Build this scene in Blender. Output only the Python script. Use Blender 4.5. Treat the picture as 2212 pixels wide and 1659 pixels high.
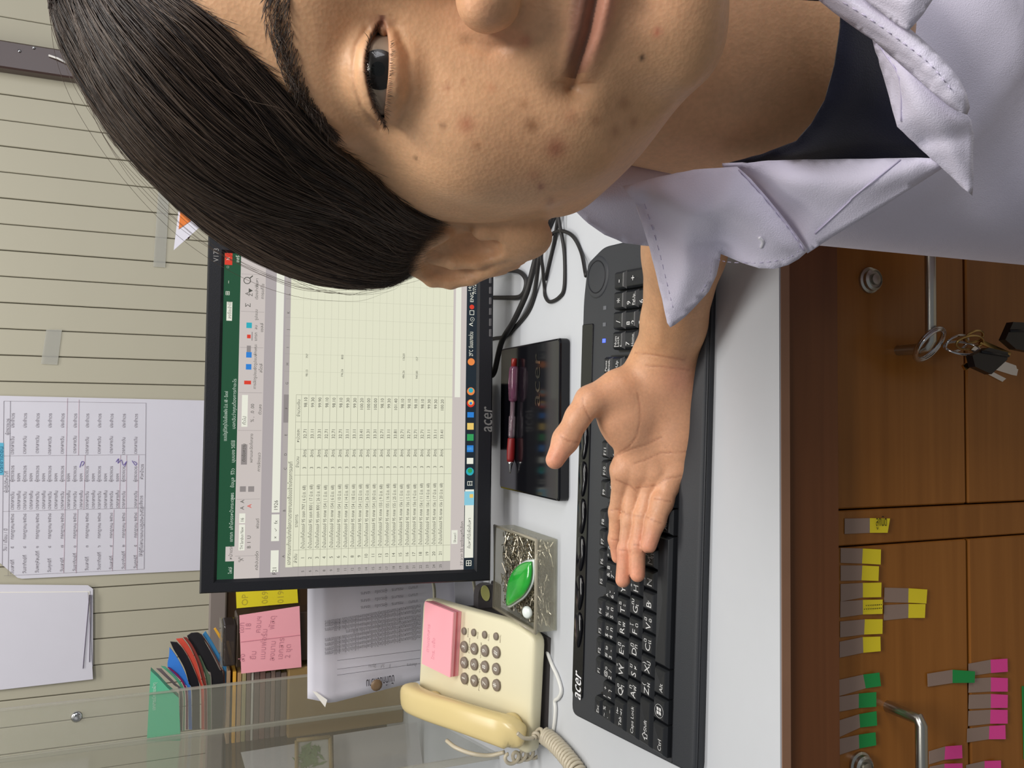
import bpy, bmesh, math, random
import numpy as np
from mathutils import Vector, Matrix, noise
from mathutils.geometry import delaunay_2d_cdt

random.seed(7)
rng = np.random.default_rng(7)
scene = bpy.context.scene
for o in list(bpy.data.objects):
    bpy.data.objects.remove(o)
COL = scene.collection
PI = math.pi
V3 = lambda *a: np.array(a, float)

# ---------------------------------------------------------------- camera (a phone held on its side, looking down at the desk)
F = 1750.0                      # focal length in pixels of the 2212-wide frame
DESK = 0.75
CAM = V3(0, 0, DESK + 0.41)
_p, _r, _w = math.radians(22.6), math.radians(1.5), math.radians(2.4)
fw = V3(math.sin(_w) * math.cos(_p), math.cos(_w) * math.cos(_p), -math.sin(_p))
_r0 = V3(math.cos(_w), -math.sin(_w), 0); _u0 = np.cross(_r0, fw)
rt = _r0 * math.cos(_r) + _u0 * math.sin(_r)
up = _u0 * math.cos(_r) - _r0 * math.sin(_r)
cam_data = bpy.data.cameras.new('camera')
cam_data.sensor_fit = 'HORIZONTAL'; cam_data.sensor_width = 36.0
cam_data.lens = F / 2212 * 36.0
cam_data.clip_start = 0.02
cam = bpy.data.objects.new('camera', cam_data); COL.objects.link(cam)
cx, cy, cz = -up, rt, -fw       # the phone is turned a quarter turn
cam.matrix_world = Matrix(((cx[0], cy[0], cz[0], CAM[0]), (cx[1], cy[1], cz[1], CAM[1]), (cx[2], cy[2], cz[2], CAM[2]), (0, 0, 0, 1)))
scene.camera = cam

# ---------------------------------------------------------------- world, lamps, exposure
world = bpy.data.worlds.new('world'); scene.world = world; world.use_nodes = True
bg = world.node_tree.nodes['Background']
bg.inputs['Color'].default_value = (0.90, 0.95, 1.0, 1); bg.inputs['Strength'].default_value = 0.18
def area(name, loc, target, sx, sy, power, color):
    l = bpy.data.lights.new(name, 'AREA'); l.shape = 'RECTANGLE'; l.size = sx; l.size_y = sy
    l.energy = power; l.color = color
    o = bpy.data.objects.new(name, l); COL.objects.link(o); o.location = loc
    d = Vector(target) - Vector(loc); o.rotation_euler = d.to_track_quat('-Z', 'Y').to_euler()
    return o
area('ceiling_tube_light', (0.50, -0.22, 2.6), (0.25, 0.25, 0.9), 1.25, 0.4, 32, (1.0, 0.96, 0.90))
area('ceiling_tube_light.001', (-0.15, 1.15, 2.6), (-0.15, 1.0, 0.8), 1.25, 0.3, 15, (1.0, 0.97, 0.92))
area('window_light', (1.55, -0.75, 1.80), (0.12, 0.25, 1.12), 1.0, 1.0, 17, (0.96, 0.95, 1.0))
vs = scene.view_settings
scene.display_settings.display_device = 'sRGB'
vs.view_transform = 'Standard'; vs.look = 'None'; vs.gamma = 1.0; vs.use_curve_mapping = False; vs.exposure = 0.0
scene.cycles.max_bounces = 10; scene.cycles.transparent_max_bounces = 24

# ---------------------------------------------------------------- from a spot in the photograph to the place on a real surface
def ray(X, Y): return fw + rt * ((829.5 - Y) / F) - up * ((X - 1106) / F)
def onplane(X, Y, p0, n):
    d = ray(X, Y); return CAM + d * (np.dot(np.asarray(p0) - CAM, n) / np.dot(d, n))
def onz(X, Y, z=DESK): return onplane(X, Y, V3(0, 0, z), V3(0, 0, 1))
def ony(X, Y, y): return onplane(X, Y, V3(0, y, 0), V3(0, 1, 0))
def atd(X, Y, d): return CAM + ray(X, Y) * d

# ---------------------------------------------------------------- materials
def lin(c):
    return tuple((v / 12.92 if v <= 0.04045 else ((v + 0.055) / 1.055) ** 2.4) for v in (c[0] / 255, c[1] / 255, c[2] / 255))
MATS = {}
def mat(name, rgb, rough=0.5, metal=0.0, spec=0.5, noise_amt=0.0, noise_scale=40.0, bump=0.0, bump_scale=300.0, trans=0.0, ior=1.45, emit=0.0, coat=0.0, sss=0.0, alpha=1.0, sheen=0.0):
    if name in MATS: return MATS[name]
    m = bpy.data.materials.new(name); m.use_nodes = True; nt = m.node_tree
    b = nt.nodes['Principled BSDF']; c = lin(rgb)
    b.inputs['Base Color'].default_value = (*c, 1); b.inputs['Roughness'].default_value = rough
    b.inputs['Metallic'].default_value = metal; b.inputs['Specular IOR Level'].default_value = spec
    b.inputs['Transmission Weight'].default_value = trans; b.inputs['IOR'].default_value = ior
    b.inputs['Coat Weight'].default_value = coat; b.inputs['Alpha'].default_value = alpha
    b.inputs['Sheen Weight'].default_value = sheen
    if emit:
        b.inputs['Emission Color'].default_value = (*c, 1); b.inputs['Emission Strength'].default_value = emit
        b.inputs['Base Color'].default_value = (0.015, 0.015, 0.015, 1); b.inputs['Specular IOR Level'].default_value = 0.15
    if noise_amt or bump:
        tc = nt.nodes.new('ShaderNodeTexCoord')
    if noise_amt:
        n = nt.nodes.new('ShaderNodeTexNoise'); n.inputs['Scale'].default_value = noise_scale; n.inputs['Detail'].default_value = 5
        r = nt.nodes.new('ShaderNodeMapRange'); r.inputs['To Min'].default_value = 1 - noise_amt; r.inputs['To Max'].default_value = 1 + noise_amt
        mx = nt.nodes.new('ShaderNodeVectorMath'); mx.operation = 'SCALE'; mx.inputs[0].default_value = c
        nt.links.new(tc.outputs['Object'], n.inputs['Vector']); nt.links.new(n.outputs['Fac'], r.inputs['Value'])
        nt.links.new(r.outputs['Result'], mx.inputs['Scale']); nt.links.new(mx.outputs['Vector'], b.inputs['Base Color'])
    if bump:
        n2 = nt.nodes.new('ShaderNodeTexNoise'); n2.inputs['Scale'].default_value = bump_scale; n2.inputs['Detail'].default_value = 3
        bp = nt.nodes.new('ShaderNodeBump'); bp.inputs['Strength'].default_value = bump; bp.inputs['Distance'].default_value = 0.001
        nt.links.new(tc.outputs['Object'], n2.inputs['Vector']); nt.links.new(n2.outputs['Fac'], bp.inputs['Height']); nt.links.new(bp.outputs['Normal'], b.inputs['Normal'])
    MATS[name] = m
    return m
def clear_mat(name, rgb, mix=0.15, rough=0.1, ior=1.45, edge=0.5):
    """thin clear plastic: see-through with a faint body colour and a glossy surface"""
    if name in MATS: return MATS[name]
    m = bpy.data.materials.new(name); m.use_nodes = True; nt = m.node_tree
    nt.nodes.remove(nt.nodes['Principled BSDF']); out = nt.nodes['Material Output']
    t = nt.nodes.new('ShaderNodeBsdfTransparent'); t.inputs['Color'].default_value = (0.97, 0.98, 0.97, 1)
    d = nt.nodes.new('ShaderNodeBsdfDiffuse'); d.inputs['Color'].default_value = (*lin(rgb), 1)
    g = nt.nodes.new('ShaderNodeBsdfGlossy'); g.inputs['Roughness'].default_value = rough
    m1 = nt.nodes.new('ShaderNodeMixShader'); m1.inputs['Fac'].default_value = mix
    lw_ = nt.nodes.new('ShaderNodeLayerWeight'); lw_.inputs['Blend'].default_value = 0.5; pw = nt.nodes.new('ShaderNodeMath'); pw.operation = 'POWER'; pw.inputs[1].default_value = 4.0
    lw = nt.nodes.new('ShaderNodeMath'); lw.operation = 'MULTIPLY_ADD'; lw.inputs[1].default_value = edge; lw.inputs[2].default_value = 0.035
    nt.links.new(lw_.outputs['Facing'], pw.inputs[0]); nt.links.new(pw.outputs[0], lw.inputs[0])
    m2 = nt.nodes.new('ShaderNodeMixShader')
    nt.links.new(t.outputs[0], m1.inputs[1]); nt.links.new(d.outputs[0], m1.inputs[2])
    nt.links.new(m1.outputs[0], m2.inputs[1]); nt.links.new(g.outputs[0], m2.inputs[2]); nt.links.new(lw.outputs[0], m2.inputs['Fac'])
    nt.links.new(m2.outputs[0], out.inputs['Surface'])
    MATS[name] = m
    return m
def wood(name, rgb1, rgb2, axis=0, scale=9.0, rough=0.35):
    if name in MATS: return MATS[name]
    m = bpy.data.materials.new(name); m.use_nodes = True; nt = m.node_tree; b = nt.nodes['Principled BSDF']
    tc = nt.nodes.new('ShaderNodeTexCoord'); mp = nt.nodes.new('ShaderNodeMapping')
    s = [scale * 14] * 3; s[axis] = scale * 0.5
    mp.inputs['Scale'].default_value = s
    n = nt.nodes.new('ShaderNodeTexNoise'); n.inputs['Scale'].default_value = 1.0; n.inputs['Detail'].default_value = 6; n.inputs['Distortion'].default_value = 0.6
    mp2 = nt.nodes.new('ShaderNodeMapping'); s2 = [7.0] * 3; s2[axis] = 1.6; mp2.inputs['Scale'].default_value = s2
    n2 = nt.nodes.new('ShaderNodeTexNoise'); n2.inputs['Scale'].default_value = 1.0; n2.inputs['Detail'].default_value = 3
    ad = nt.nodes.new('ShaderNodeMath'); ad.operation = 'ADD'
    r = nt.nodes.new('ShaderNodeMapRange'); r.inputs['From Min'].default_value = 0.65; r.inputs['From Max'].default_value = 1.35
    mx = nt.nodes.new('ShaderNodeMix'); mx.data_type = 'RGBA'
    mx.inputs[6].default_value = (*lin(rgb1), 1); mx.inputs[7].default_value = (*lin(rgb2), 1)
    L = nt.links.new
    L(tc.outputs['Object'], mp.inputs['Vector']); L(mp.outputs[0], n.inputs['Vector']); L(tc.outputs['Object'], mp2.inputs['Vector']); L(mp2.outputs[0], n2.inputs['Vector'])
    L(n.outputs['Fac'], ad.inputs[0]); L(n2.outputs['Fac'], ad.inputs[1]); L(ad.outputs[0], r.inputs['Value']); L(r.outputs[0], mx.inputs[0]); L(mx.outputs[2], b.inputs['Base Color'])
    b.inputs['Roughness'].default_value = rough; b.inputs['Specular IOR Level'].default_value = 0.35
    MATS[name] = m
    return m

# ---------------------------------------------------------------- geometry helpers (all in world coordinates)
def empty(name, loc, label=None, cat=None, group=None, kind=None):
    o = bpy.data.objects.new(name, None); COL.objects.link(o); o.location = loc; o.empty_display_size = 0.02
    tag(o, label, cat, group, kind); return o
def tag(o, label=None, cat=None, group=None, kind=None):
    if label: o['label'] = label
    if cat: o['category'] = cat
    if group: o['group'] = group
    if kind: o['kind'] = kind
    return o
def wloc(o):
    p = V3(*o.location)
    while o.parent is not None:
        o = o.parent; p = p + V3(*o.location)
    return p
def wmat(o):
    m = o.matrix_basis.copy()
    while o.parent is not None:
        o = o.parent; m = o.matrix_basis @ m
    return m
def mesh(name, vf, m=None, parent=None, smooth=True, label=None, cat=None, group=None, kind=None, origin=None):
    """one mesh object from world-space (verts, faces); its origin goes to its own middle"""
    v, f = vf
    v = np.asarray(v, float).reshape(-1, 3)
    if origin is None: origin = (v.min(0) + v.max(0)) / 2
    me = bpy.data.meshes.new(name)
    me.from_pydata([tuple(p) for p in (v - origin)], [], [tuple(int(i) for i in q) for q in f])
    if m is not None: me.materials.append(m)
    if smooth is True: me.polygons.foreach_set('use_smooth', [True] * len(me.polygons))
    me.update()
    o = bpy.data.objects.new(name, me); COL.objects.link(o)
    if parent is not None:
        o.parent = parent; o.matrix_basis = wmat(parent).inverted() @ Matrix.Translation(Vector(origin))
    else: o.location = origin
    tag(o, label, cat, group, kind)
    return o
def sharp(o, ang=35):
    """shade smooth but keep the creases"""
    me = o.data; bm = bmesh.new(); bm.from_mesh(me)
    for e in bm.edges:
        if len(e.link_faces) == 2 and e.calc_face_angle(0) > math.radians(ang): e.smooth = False
        elif len(e.link_faces) != 2: e.smooth = False
    bm.to_mesh(me); bm.free(); return o
def join(*parts):
    vs_, fs_, n = [], [], 0
    for v, f in parts:
        v = np.asarray(v, float).reshape(-1, 3); vs_.append(v); fs_ += [tuple(i + n for i in q) for q in f]; n += len(v)
    return np.vstack(vs_), fs_
def box(x0, x1, y0, y1, z0, z1, bev=0.0, seg=1):
    bm = bmesh.new(); bmesh.ops.create_cube(bm, size=1)
    for v in bm.verts: v.co = Vector(((x0 + x1) / 2 + v.co.x * (x1 - x0), (y0 + y1) / 2 + v.co.y * (y1 - y0), (z0 + z1) / 2 + v.co.z * (z1 - z0)))
    if bev: bmesh.ops.bevel(bm, geom=bm.edges[:], offset=bev, segments=seg, profile=0.5, affect='EDGES')
    return bm_vf(bm)
def bm_vf(bm):
    bm.verts.index_update(); v = np.array([tuple(x.co) for x in bm.verts]); f = [tuple(x.index for x in q.verts) for q in bm.faces]; bm.free(); return v, f
def frame_map(vf, o, ax, ay, az):
    v, f = vf; v = np.asarray(v)
    return np.asarray(o) + v[:, :1] * np.asarray(ax) + v[:, 1:2] * np.asarray(ay) + v[:, 2:3] * np.asarray(az), f
def prism(poly, z0, z1, bev=0.0, seg=2):
    """extrude a 2-D outline (x, y) from z0 to z1, optional rounding of the top and bottom rim"""
    bm = bmesh.new(); vs_ = [bm.verts.new((p[0], p[1], z0)) for p in poly]; fc = bm.faces.new(vs_)
    if fc.calc_area() and fc.normal.z > 0: fc.normal_flip()
    fc.normal_update()
    r = bmesh.ops.extrude_face_region(bm, geom=[fc])
    for e in r['geom']:
        if isinstance(e, bmesh.types.BMVert): e.co.z = z1
    bmesh.ops.recalc_face_normals(bm, faces=bm.faces[:])
    if bev:
        ed = [e for e in bm.edges if abs(e.verts[0].co.z - e.verts[1].co.z) < 1e-9]
        bmesh.ops.bevel(bm, geom=ed, offset=bev, segments=seg, profile=0.5, affect='EDGES')
    return bm_vf(bm)
def rrect(x0, x1, y0, y1, r, n=5):
    pts = []
    for cx_, cy_, a0 in ((x1 - r, y1 - r, 0), (x0 + r, y1 - r, 90), (x0 + r, y0 + r, 180), (x1 - r, y0 + r, 270)):
        for k in range(n + 1):
            a = math.radians(a0 + 90 * k / n); pts.append((cx_ + r * math.cos(a), cy_ + r * math.sin(a)))
    return pts
def catmull(pts, n=8):
    pts = [np.asarray(p, float) for p in pts]; P = [2 * pts[0] - pts[1]] + pts + [2 * pts[-1] - pts[-2]]; out = []
    for i in range(1, len(P) - 2):
        for k in range(n):
            t = k / n; a, b, c, d = P[i - 1], P[i], P[i + 1], P[i + 2]
            out.append(0.5 * ((2 * b) + (c - a) * t + (2 * a - 5 * b + 4 * c - d) * t * t + (3 * b - a - 3 * c + d) * t ** 3))
    out.append(pts[-1]); return np.array(out)
def tube(path, r, n=8, cap=True, flat=1.0):
    path = np.asarray(path, float); m_ = len(path); rr = np.full(m_, r) if np.isscalar(r) else np.asarray(r, float)
    tg = np.gradient(path, axis=0); tg /= np.linalg.norm(tg, axis=1)[:, None] + 1e-12
    a = np.cross(tg[0], V3(0, 0, 1)); a = np.cross(tg[0], V3(1, 0, 0)) if np.linalg.norm(a) < 1e-3 else a
    a /= np.linalg.norm(a); vs_, fs_ = [], []
    for i in range(m_):
        a = a - tg[i] * np.dot(a, tg[i]); a /= np.linalg.norm(a) + 1e-12; b = np.cross(tg[i], a)
        for k in range(n):
            t = 2 * PI * k / n; vs_.append(path[i] + rr[i] * (math.cos(t) * a + flat * math.sin(t) * b))
    for i in range(m_ - 1):
        for k in range(n):
            k2 = (k + 1) % n; fs_.append((i * n + k, i * n + k2, (i + 1) * n + k2, (i + 1) * n + k))
    if cap: fs_.append(tuple(range(n))[::-1]); fs_.append(tuple((m_ - 1) * n + k for k in range(n)))
    return np.array(vs_), fs_
def lathe(prof, o, axis, n=24):
    """prof: (radius, height along axis)"""
    axis = np.asarray(axis, float) / np.linalg.norm(axis)
    a = np.cross(axis, V3(0, 0, 1)); a = V3(1, 0, 0) if np.linalg.norm(a) < 1e-3 else a / np.linalg.norm(a); b = np.cross(axis, a)
    vs_, fs_ = [], []
    for r, h in prof:
        for k in range(n):
            t = 2 * PI * k / n; vs_.append(np.asarray(o) + axis * h + r * (math.cos(t) * a + math.sin(t) * b))
    for i in range(len(prof) - 1):
        for k in range(n):
            k2 = (k + 1) % n; fs_.append((i * n + k, i * n + k2, (i + 1) * n + k2, (i + 1) * n + k))
    fs_.append(tuple(range(n))[::-1]); fs_.append(tuple((len(prof) - 1) * n + k for k in range(n)))
    return np.array(vs_), fs_
def quad(a, b, c, d): return np.array([a, b, c, d]), [(0, 1, 2, 3)]
def slab(corners, n, t):
    """a thin sheet with real thickness from its outline"""
    c = np.asarray(corners, float); n = np.asarray(n, float) / np.linalg.norm(n); k = len(c)
    v = np.vstack([c + n * t, c]); f = [tuple(range(k)), tuple(range(2 * k - 1, k - 1, -1))]
    f += [(i, k + i, k + (i + 1) % k, (i + 1) % k) for i in range(k)]
    return v, f

# ---------------------------------------------------------------- lettering: every string is collected and turned into flat glyph geometry at the end
TEXTS = []
class Sheet:
    def __init__(self, name, m, parent, kind=None, label=None):
        self.name, self.m, self.parent, self.items, self.kind, self.label = name, m, parent, [], kind, label; self.extra = []; TEXTS.append(self)
    def put(self, s, o, ax, ay, size, width=None, align='l', shear=0.0):
        self.items.append((s, np.asarray(o, float), np.asarray(ax, float), np.asarray(ay, float), size, width, align, shear)); return self
def flush_texts():
    strs = sorted({it[0] for sh in TEXTS for it in sh.items})
    tmp = []
    for s in strs:
        c = bpy.data.curves.new('glyphs', 'FONT'); c.body = s; c.resolution_u = 2; o = bpy.data.objects.new('glyphs', c); COL.objects.link(o); tmp.append(o)
    bpy.context.view_layer.update(); dg = bpy.context.evaluated_depsgraph_get(); geo = {}
    for s, o in zip(strs, tmp):
        me = o.evaluated_get(dg).to_mesh()
        v = np.array([tuple(p.co) for p in me.vertices]).reshape(-1, 3); f = [tuple(p.vertices) for p in me.polygons]; geo[s] = (v, f)
        o.evaluated_get(dg).to_mesh_clear()
    for o in tmp:
        c = o.data; bpy.data.objects.remove(o); bpy.data.curves.remove(c)
    for sh in TEXTS:
        parts = list(sh.extra)
        for s, o, ax, ay, size, width, align, shear in sh.items:
            v, f = geo[s]
            if not len(v): continue
            w = v[:, 0].max(); sx = size if width is None else width / w
            x = v[:, 0] - (0 if align == 'l' else (w / 2 if align == 'c' else w))
            parts.append((o + (x * sx + shear * v[:, 1] * size)[:, None] * ax + (v[:, 1] * size)[:, None] * ay, f))
        if parts: mesh(sh.name, join(*parts), sh.m, sh.parent, smooth=False, kind=sh.kind or ('stuff' if len(parts) > 1 or len(sh.items) else None), label=sh.label)
# ================================================================ materials in use
M_DESK = mat('white_laminate', (197, 200, 205), rough=0.42, spec=0.4, noise_amt=0.015, noise_scale=60)
M_EDGE = mat('tan_edge_band', (150, 112, 88), rough=0.5, noise_amt=0.12, noise_scale=30)
M_RAIL = wood('dark_brown_veneer', (92, 54, 30), (118, 72, 42), axis=0, scale=5)
M_DRAW = wood('orange_brown_veneer', (132, 80, 26), (162, 104, 44), axis=0, scale=6, rough=0.28)
M_DARKWOOD = wood('old_dark_wood', (48, 36, 26), (72, 54, 38), axis=0, scale=5)
M_WALL = mat('painted_board', (178, 173, 154), rough=0.55, noise_amt=0.04, noise_scale=6)
M_GROOVE = mat('board_joint', (132, 124, 104), rough=0.8)
M_METAL = mat('brushed_steel', (190, 188, 180), rough=0.28, metal=1.0)
M_CHROME = mat('polished_chrome', (205, 205, 208), rough=0.12, metal=1.0)
M_BRASS = mat('worn_brass', (190, 160, 100), rough=0.25, metal=1.0)
M_BLACK = mat('black_plastic', (27, 28, 33), rough=0.45, spec=0.4, bump=0.15, bump_scale=900)
M_GLOSS = mat('glossy_black_plastic', (14, 14, 18), rough=0.12, spec=0.5)
M_RUB = mat('black_rubber', (34, 32, 32), rough=0.55)
M_PAPER = mat('white_paper', (212, 210, 220), rough=0.8, noise_amt=0.02, noise_scale=25)
M_INK = mat('grey_print', (95, 92, 100), rough=0.9)
M_PINKINK = mat('pink_print', (205, 165, 175), rough=0.9)
M_ACRYL = clear_mat('clear_acrylic', (190, 186, 170), mix=0.16, rough=0.08, edge=0.22)
M_ACRYLEDGE = clear_mat('acrylic_edge', (196, 192, 178), mix=0.45, rough=0.1, edge=0.3)

# ================================================================ the room
TOPV = V3(0, 0, 1)
YW = 1.80                                    # face of the boarded wall
f_ = mesh('floor', box(-2.2, 2.2, -1.6, YW + 0.1, -0.05, 0.0), mat('grey_vinyl_floor', (140, 132, 120), rough=0.6), smooth=False, kind='structure')
wb = mesh('wall_back', box(-2.2, 2.2, YW + 0.012, YW + 0.1, 0.0, 2.7), M_GROOVE, smooth=False, kind='structure')
pitch = (ony(0, 1283, YW)[0] - ony(0, 1457, YW)[0]) / 3.0
xg = ony(0, 1283, YW)[0]
pv = box(-pitch / 2 + 0.0008, pitch / 2 - 0.0008, YW, YW + 0.016, 0.98, 2.1, bev=0.0012)
pm = None
z_lo, z_hi = 0.98, 2.1
k0 = int(math.floor((-0.95 - xg) / pitch)); k1 = int(math.ceil((0.95 - xg) / pitch))
for k in range(k0, k1):
    xc_ = xg + (k + 0.5) * pitch
    if pm is None:
        o = mesh('plank', pv, M_WALL, wb, smooth=False); pm = o.data
    else:
        o = bpy.data.objects.new('plank', pm); COL.objects.link(o); o.parent = wb
    o.location = V3(xc_, YW + 0.008 - 0.0012 * (k % 2), (z_lo + z_hi) / 2) - wloc(wb)
# brown post in front of the boards, at the top of the picture's person
a = ony(0, 145, YW - 0.03); b = ony(0, 85, YW - 0.03)
po = mesh('trim_1', box(a[0], b[0], YW - 0.03, YW - 0.001, 0.98, 2.1, bev=0.003), mat('dark_brown_paint', (66, 50, 46), rough=0.3), smooth=False, kind='structure')
p_ = ony(126, 128, YW - 0.031)
mesh('cable_clip', tube([p_ + V3(0.004, -0.002, 0.016), p_ + V3(0, -0.004, 0), p_ + V3(-0.006, -0.002, -0.016)], 0.0022, 6), mat('white_plastic', (225, 222, 218), rough=0.4), po)
for X, Y in ((42, 110), (73, 103)):
    p_ = ony(X, Y, YW - 0.031); mesh('screw', lathe([(0.0028, -0.001), (0.0028, 0.001), (0.0015, 0.002)], p_, (0, -1, 0), 10), M_CHROME, po)
# strip along the bottom of the boards, and the wooden half-height partition under it
zb = ony(455, 1340, YW)[2]
mesh('trim_2', box(-2.0, 2.0, YW - 0.012, YW + 0.01, zb - 0.03, zb + 0.004, bev=0.003), mat('grey_lilac_strip', (132, 122, 116), rough=0.45), smooth=False, kind='structure')
mesh('wall_lower', box(-2.2, 2.2, YW - 0.004, YW + 0.012, 0.0, zb - 0.02), M_DARKWOOD, smooth=False, kind='structure')

# ================================================================ the desk
YF = float(onz(1684, 1100, DESK)[1])         # front edge of the worktop
YD = YF + 0.022                              # face of the drawers
desk = empty('desk', (0, YF + 0.4, 0), 'wooden office desk with a white laminate worktop and brown drawers', 'desk')
XL, XR, YB = -0.95, 1.15, 1.62
mesh('worktop', box(XL, XR, YF, YB, DESK - 0.0015, DESK), M_DESK, desk, smooth=False, label='white laminate worktop')
z_e = float(ony(1706, 1200, YF)[2])
mesh('edge_band', box(XL, XR, YF - 0.0006, YB, z_e, DESK - 0.0015), M_EDGE, desk, smooth=False, label='thin tan edge band')
z_a = float(ony(1816, 1200, YF + 0.003)[2])
mesh('front_rail', box(XL, XR, YF + 0.003, YF + 0.03, z_a, z_e, bev=0.002), M_RAIL, desk, smooth=False)
xs0 = float(ony(1830, 1179, YD)[0]); xs1 = float(ony(1830, 1103, YD)[0])   # middle stile
mesh('stile', box(xs0, xs1, YD, YD + 0.02, 0.08, z_a, bev=0.001), M_DRAW, desk, smooth=False)
z_d = float(ony(2090, 1130, YD)[2])           # seam between the upper and lower drawers
GAP = 0.0014
def drawer(x0, x1, z0, z1):
    return mesh('drawer', box(x0 + GAP, x1 - GAP, YD + 0.0, YD + 0.02, z0 + GAP, z1 - GAP, bev=0.0012), M_DRAW, desk, smooth=False)
d_ru = drawer(xs1, 0.42, z_d, z_a); d_rl = drawer(xs1, 0.42, 0.30, z_d)
d_lu = drawer(-0.62, xs0, z_d, z_a); d_ll = drawer(-0.62, xs0, 0.30, z_d)
mesh('carcass', box(-0.64, 0.44, YD + 0.0215, YB - 0.1, 0.08, z_a), M_RAIL, desk, smooth=False)
for x in (XL + 0.03, XR - 0.06):
    for y in (YF + 0.06, YB - 0.08): mesh('leg', box(x, x + 0.04, y, y + 0.04, 0.0, DESK - 0.03), M_RAIL, desk, smooth=False)
mesh('plinth', box(-0.62, 0.42, YD + 0.04, YB - 0.12, 0.0, 0.08), M_RAIL, desk, smooth=False)
# locks
def lock(X, Y, par):
    p = ony(X, Y, YD)
    r = 0.0085
    o = mesh('lock', lathe([(r * 1.25, 0), (r * 1.25, 0.002), (r * 1.05, 0.003), (r * 1.05, 0.006), (r * 0.85, 0.0075), (r * 0.8, 0.006), (r * 0.55, 0.006), (r * 0.5, 0.0085), (r * 0.15, 0.0088)], p, (0, -1, 0), 28), M_METAL, par)
    sharp(o)
lock(1876, 606, d_ru); lock(1856, 1652, d_lu)
# bar handles: a round bar carried on two bent ends
def handle(pts, r, par):
    o = mesh('handle', tube(pts, r, 12), M_METAL, par); sharp(o, 50); return o
HY = YD - 0.032
hz = float(ony(2010, 640, HY)[2]); hx0 = float(ony(2008, 748, HY)[0]); hx1 = hx0 + 0.165
rb = 0.0042
handle([V3(hx0 - 0.001, YD, hz), V3(hx0 - 0.001, HY + 0.012, hz), V3(hx0, HY + 0.003, hz), V3(hx0 + 0.004, HY, hz), V3(hx0 + 0.08, HY, hz), V3(hx1 - 0.004, HY, hz), V3(hx1, HY + 0.003, hz), V3(hx1, YD, hz)], rb, d_ru)
hz2 = float(ony(1990, 1600, HY)[2]); hx2 = float(ony(1985, 1556, HY)[0])
handle([V3(hx2, YD, hz2), V3(hx2, HY + 0.012, hz2), V3(hx2, HY + 0.002, hz2), V3(hx2 - 0.004, HY, hz2), V3(hx2 - 0.08, HY, hz2), V3(hx2 - 0.161, HY, hz2), V3(hx2 - 0.165, HY + 0.003, hz2), V3(hx2 - 0.165, YD, hz2)], rb * 1.1, d_lu)

# ---------------------------------------------------------------- bunch of keys hanging from the handle
PK = onplane  # all key pieces hang in front of the drawers
def kp(X, Y, dy=0.0): return ony(X, Y, HY + 0.006 + dy)
keys = empty('key_bunch', kp(2060, 745), 'bunch of keys with two black-headed keys hanging on the drawer handle', 'keys')
def ring(cX, cY, rX, rY, r, name, m, tilt=0.0, dy=0.0):
    c = kp(cX, cY, dy); ex = (kp(cX + 10, cY, dy) - c) / 10 * rX; ey = (kp(cX, cY + 10, dy) - c) / 10 * rY
    pts = [c + ex * math.cos(t) + ey * math.sin(t) + V3(0, tilt * math.sin(t + 0.6), 0) for t in np.linspace(0, 2 * PI, 33)]
    return mesh(name, tube(pts, r, 8, cap=False), m, keys)
ring(2008, 744, 36, 32, 0.0021, 'split_ring', M_CHROME, 0.012)
ring(2008, 744, 33, 29, 0.0015, 'split_ring', M_CHROME, 0.012, -0.002)
ring(2067, 742, 29, 17, 0.0011, 'small_ring', M_CHROME, 0.006)
ring(2078, 752, 24, 15, 0.0011, 'small_ring', M_CHROME, -0.008, -0.004)
ring(2095, 740, 34, 14, 0.0011, 'small_ring', M_BRASS, 0.005, -0.008)
ring(2105, 727, 22, 12, 0.0011, 'small_ring', M_BRASS, 0.004, -0.008)
def key(pts, blade, dy, bm_):
    c = [kp(X, Y, dy) for X, Y in pts]
    h = mesh('key_head', slab(c, (0, -1, 0), 0.006), mat('black_key_head', (22, 21, 24), rough=0.35), keys, smooth=False)
    bpy.context.view_layer.update()
    # a rib moulded across the head
    m_ = [(c[0] + c[1]) / 2, (c[3] + c[2]) / 2]
    mesh('rib', tube([q + V3(0, -0.0065, 0) for q in m_], 0.0012, 6), mat('black_key_head', (0, 0, 0)), h)
    for b in blade:
        mesh('key_blade', slab([kp(X, Y, dy + 0.002) for X, Y in b], (0, -1, 0), 0.0022), bm_, keys, smooth=False)
key([(2086, 769), (2122, 752), (2163, 762), (2161, 778), (2127, 809), (2092, 793)], [[(2150, 785), (2194, 798), (2191, 812), (2180, 810), (2135, 796)], [(2124, 806), (2138, 803), (2168, 818), (2160, 825)]], -0.016, M_CHROME)
key([(2157, 735), (2174, 697), (2216, 699), (2230, 730), (2216, 762), (2180, 755)], [[(2215, 705), (2262, 712), (2262, 735), (2215, 745)]], -0.010, M_BRASS)
for pts, dy, m_ in (([(2092, 757), (2101, 748), (2140, 772), (2190, 790), (2192, 797), (2130, 785)], -0.008, M_CHROME),
                    ([(2076, 790), (2084, 784), (2092, 793), (2082, 800)], -0.012, M_BRASS), ([(2112, 742), (2118, 735), (2180, 762), (2176, 770)], -0.004, M_BRASS)):
    mesh('key_blade', slab([kp(X, Y, dy) for X, Y in pts], (0, -1, 0), 0.002), m_, keys, smooth=False)

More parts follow.
